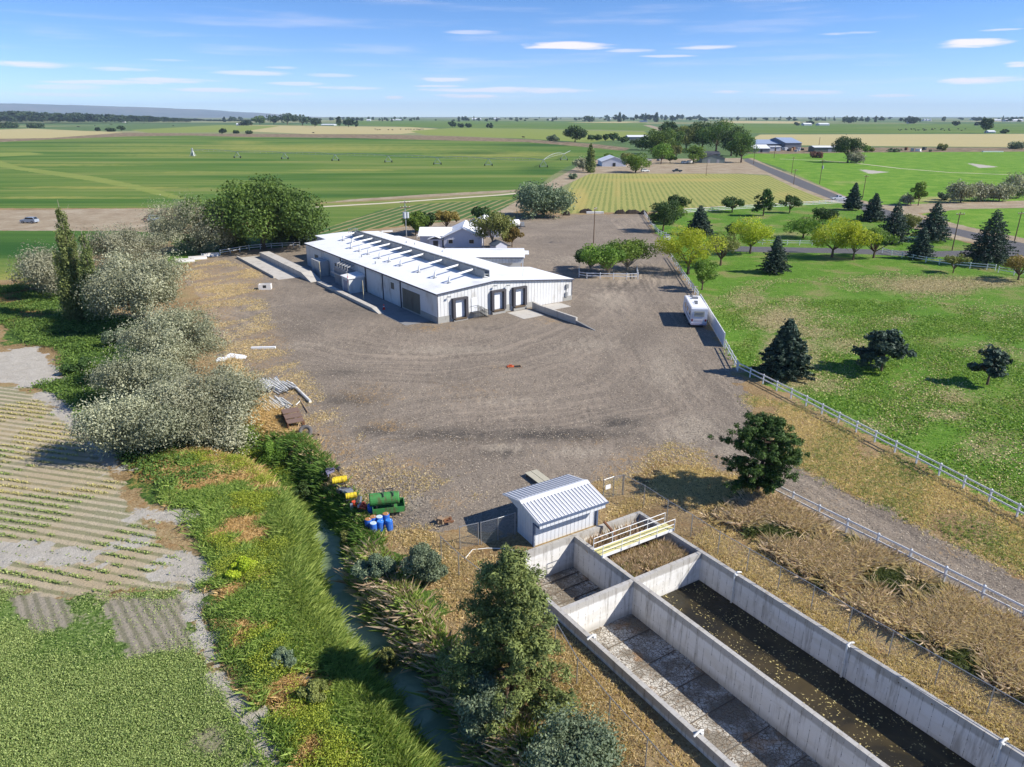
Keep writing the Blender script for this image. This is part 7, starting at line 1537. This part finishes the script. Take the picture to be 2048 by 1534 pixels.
    P = scatter([TG[2]], 9000, r, (.3, .52), 9); V, F = blades(P, hz(*P.T), .18, .045, r, .9, 4); stuff('rough_grass', 'greener rough grass in the strip between fence and lane', 'grass', V, F, A1, r)
    Y_ = [[(375, 535), (450, 520), (520, 545), (540, 650), (620, 760), (700, 860), (800, 930), (900, 960), (980, 1000), (900, 1060), (780, 1058), (690, 985), (625, 905), (560, 830), (505, 775), (455, 715), (425, 655), (395, 600)], [(1230, 950), (1330, 880), (1420, 900), (1420, 950), (1330, 970)]]
    P = scatter(Y_, 34000, r, (.45, .52), 5); V, F = blades(P, hz(*P.T), .13, .06, r, 1.2, 3); stuff('straw_litter', 'thin straw litter on the left side of the gravel yard', 'straw', V, F, D2, r)
    YR = [[(455, 715), (520, 790), (580, 850), (640, 925), (700, 1000), (745, 1055), (765, 1080), (740, 1090), (690, 1030), (640, 960), (590, 890), (530, 840), (480, 790)]]
    P = scatter(YR, 3600, r); V, F = blades(P, hz(*P.T), .5, .055, r, .6, 6); stuff('dry_grass', 'fringe of tall dry grass along the creek edge of the yard', 'grass', V, F, D2, r)
    # lawn texture
    LW = [[(1500, 745), (1480, 740), (1447, 690), (1410, 620), (1560, 600), (1800, 600), (2120, 640), (2200, 760), (2200, 1110), (2060, 1035), (1800, 900), (1600, 800)]]
    P = scatter(LW, 120000, r, (.33, .36), 6); P = P[splat(P, 'dry')+.35*(nz(P[:, 0], P[:, 1], .8, 2)-.5)+r.normal(size=len(P))*.12 < .32]; C = np.column_stack([P, hz(*P.T)+.06*r.uniform(size=len(P))]); V, F = quads(C, .16, r, 1.1, 1.5); stuff('lawn_grass', 'patchy green grass of the big lawn right of the white fence', 'grass', V, F, L1, r)
grow()
def litter():
    LD = leaf_mat('worn_lawn', S(140, 124, 82), S(206, 188, 140), .1)
    r = np.random.default_rng(5)
    P = scatter([[(440, 560), (620, 640), (880, 665), (1150, 670), (1300, 600), (1390, 610), (1440, 700), (1470, 750), (1520, 860), (1600, 940), (1760, 1015), (2100, 1190), (2200, 1300), (1900, 1160), (1700, 1068), (1560, 980), (1400, 925), (1330, 930), (1200, 960), (1120, 990), (1000, 1040), (900, 1050), (780, 1050), (690, 980), (620, 900), (560, 820), (480, 740), (430, 660)]], 75000, r)
    C = np.column_stack([P, np.full(len(P), .012)+r.uniform(0, .02, len(P))]); V, F = quads(C, .075, r, 5.0, 1.5, None, .6); V[:, 2] = np.maximum(V[:, 2], .006); stuff('loose_stones', 'loose stones and straw bits scattered over the gravel yard', 'gravel', V, F, leaf_mat('stone_flecks', S(84, 76, 68), S(206, 192, 168), .0, .9), r)
    LW = [[(1500, 745), (1480, 740), (1447, 690), (1410, 620), (1420, 560), (1560, 560), (1800, 540), (2120, 570), (2200, 760), (2200, 1110), (2060, 1035), (1800, 900), (1600, 800)]]
    P = scatter(LW, 90000, r); sw = splat(P, 'dry'); P = P[(nz(P[:, 0], P[:, 1], .21, 9)*.55+sw*.6+.25*(nz(P[:, 0], P[:, 1], .9, 1)-.5)+r.normal(size=len(P))*.07 > .42)]; C = np.column_stack([P, hz(*P.T)+.06*r.uniform(size=len(P))]); V, F = quads(C, .13, r, 1.4, 1.5); stuff('dry_lawn_grass', 'worn straw-coloured grass in the patchy parts of the lawn', 'grass', V, F, LD, r)
litter()
def stick_scrub():
    """bare grey brush pile left of the poplar"""
    x, y, z = at(150, 628); m = MB(); r = random.Random(4)
    for i in range(60):
        a = r.uniform(0, 6.28); l = r.uniform(.8, 2.4); px, py = r.gauss(0, 1.3), r.gauss(0, .8); m.tube([(px, py, r.uniform(0, .5)), (px+l*math.cos(a), py+l*math.sin(a), r.uniform(.2, 1.1))], r.uniform(.02, .06), 4, cap=False)
    o = m.build('dead_branches', BARKG); o.location = (x, y, z); tag(o, 'heap of bare grey branches in front of the tall poplar', 'branches')
stick_scrub()
# ------------------------------------------------------------------ haze
def build_haze():
    m = bpy.data.materials.new('haze_air'); m.use_nodes = True; nt = m.node_tree
    nt.nodes.remove(nt.nodes['Principled BSDF'])
    v = nt.nodes.new('ShaderNodeVolumePrincipled'); v.inputs['Color'].default_value = (.62, .80, 1.0, 1); v.inputs['Density'].default_value = HAZE
    v.inputs['Anisotropy'].default_value = 0.0
    nt.links.new(v.outputs[0], nt.nodes['Material Output'].inputs['Volume'])
    o = MB().box(-34500, 34500, -150, 27500, -8, 420).build('haze', m); tag(o, kind='stuff')
HAZE = 4.2e-5
if HAZE: build_haze()
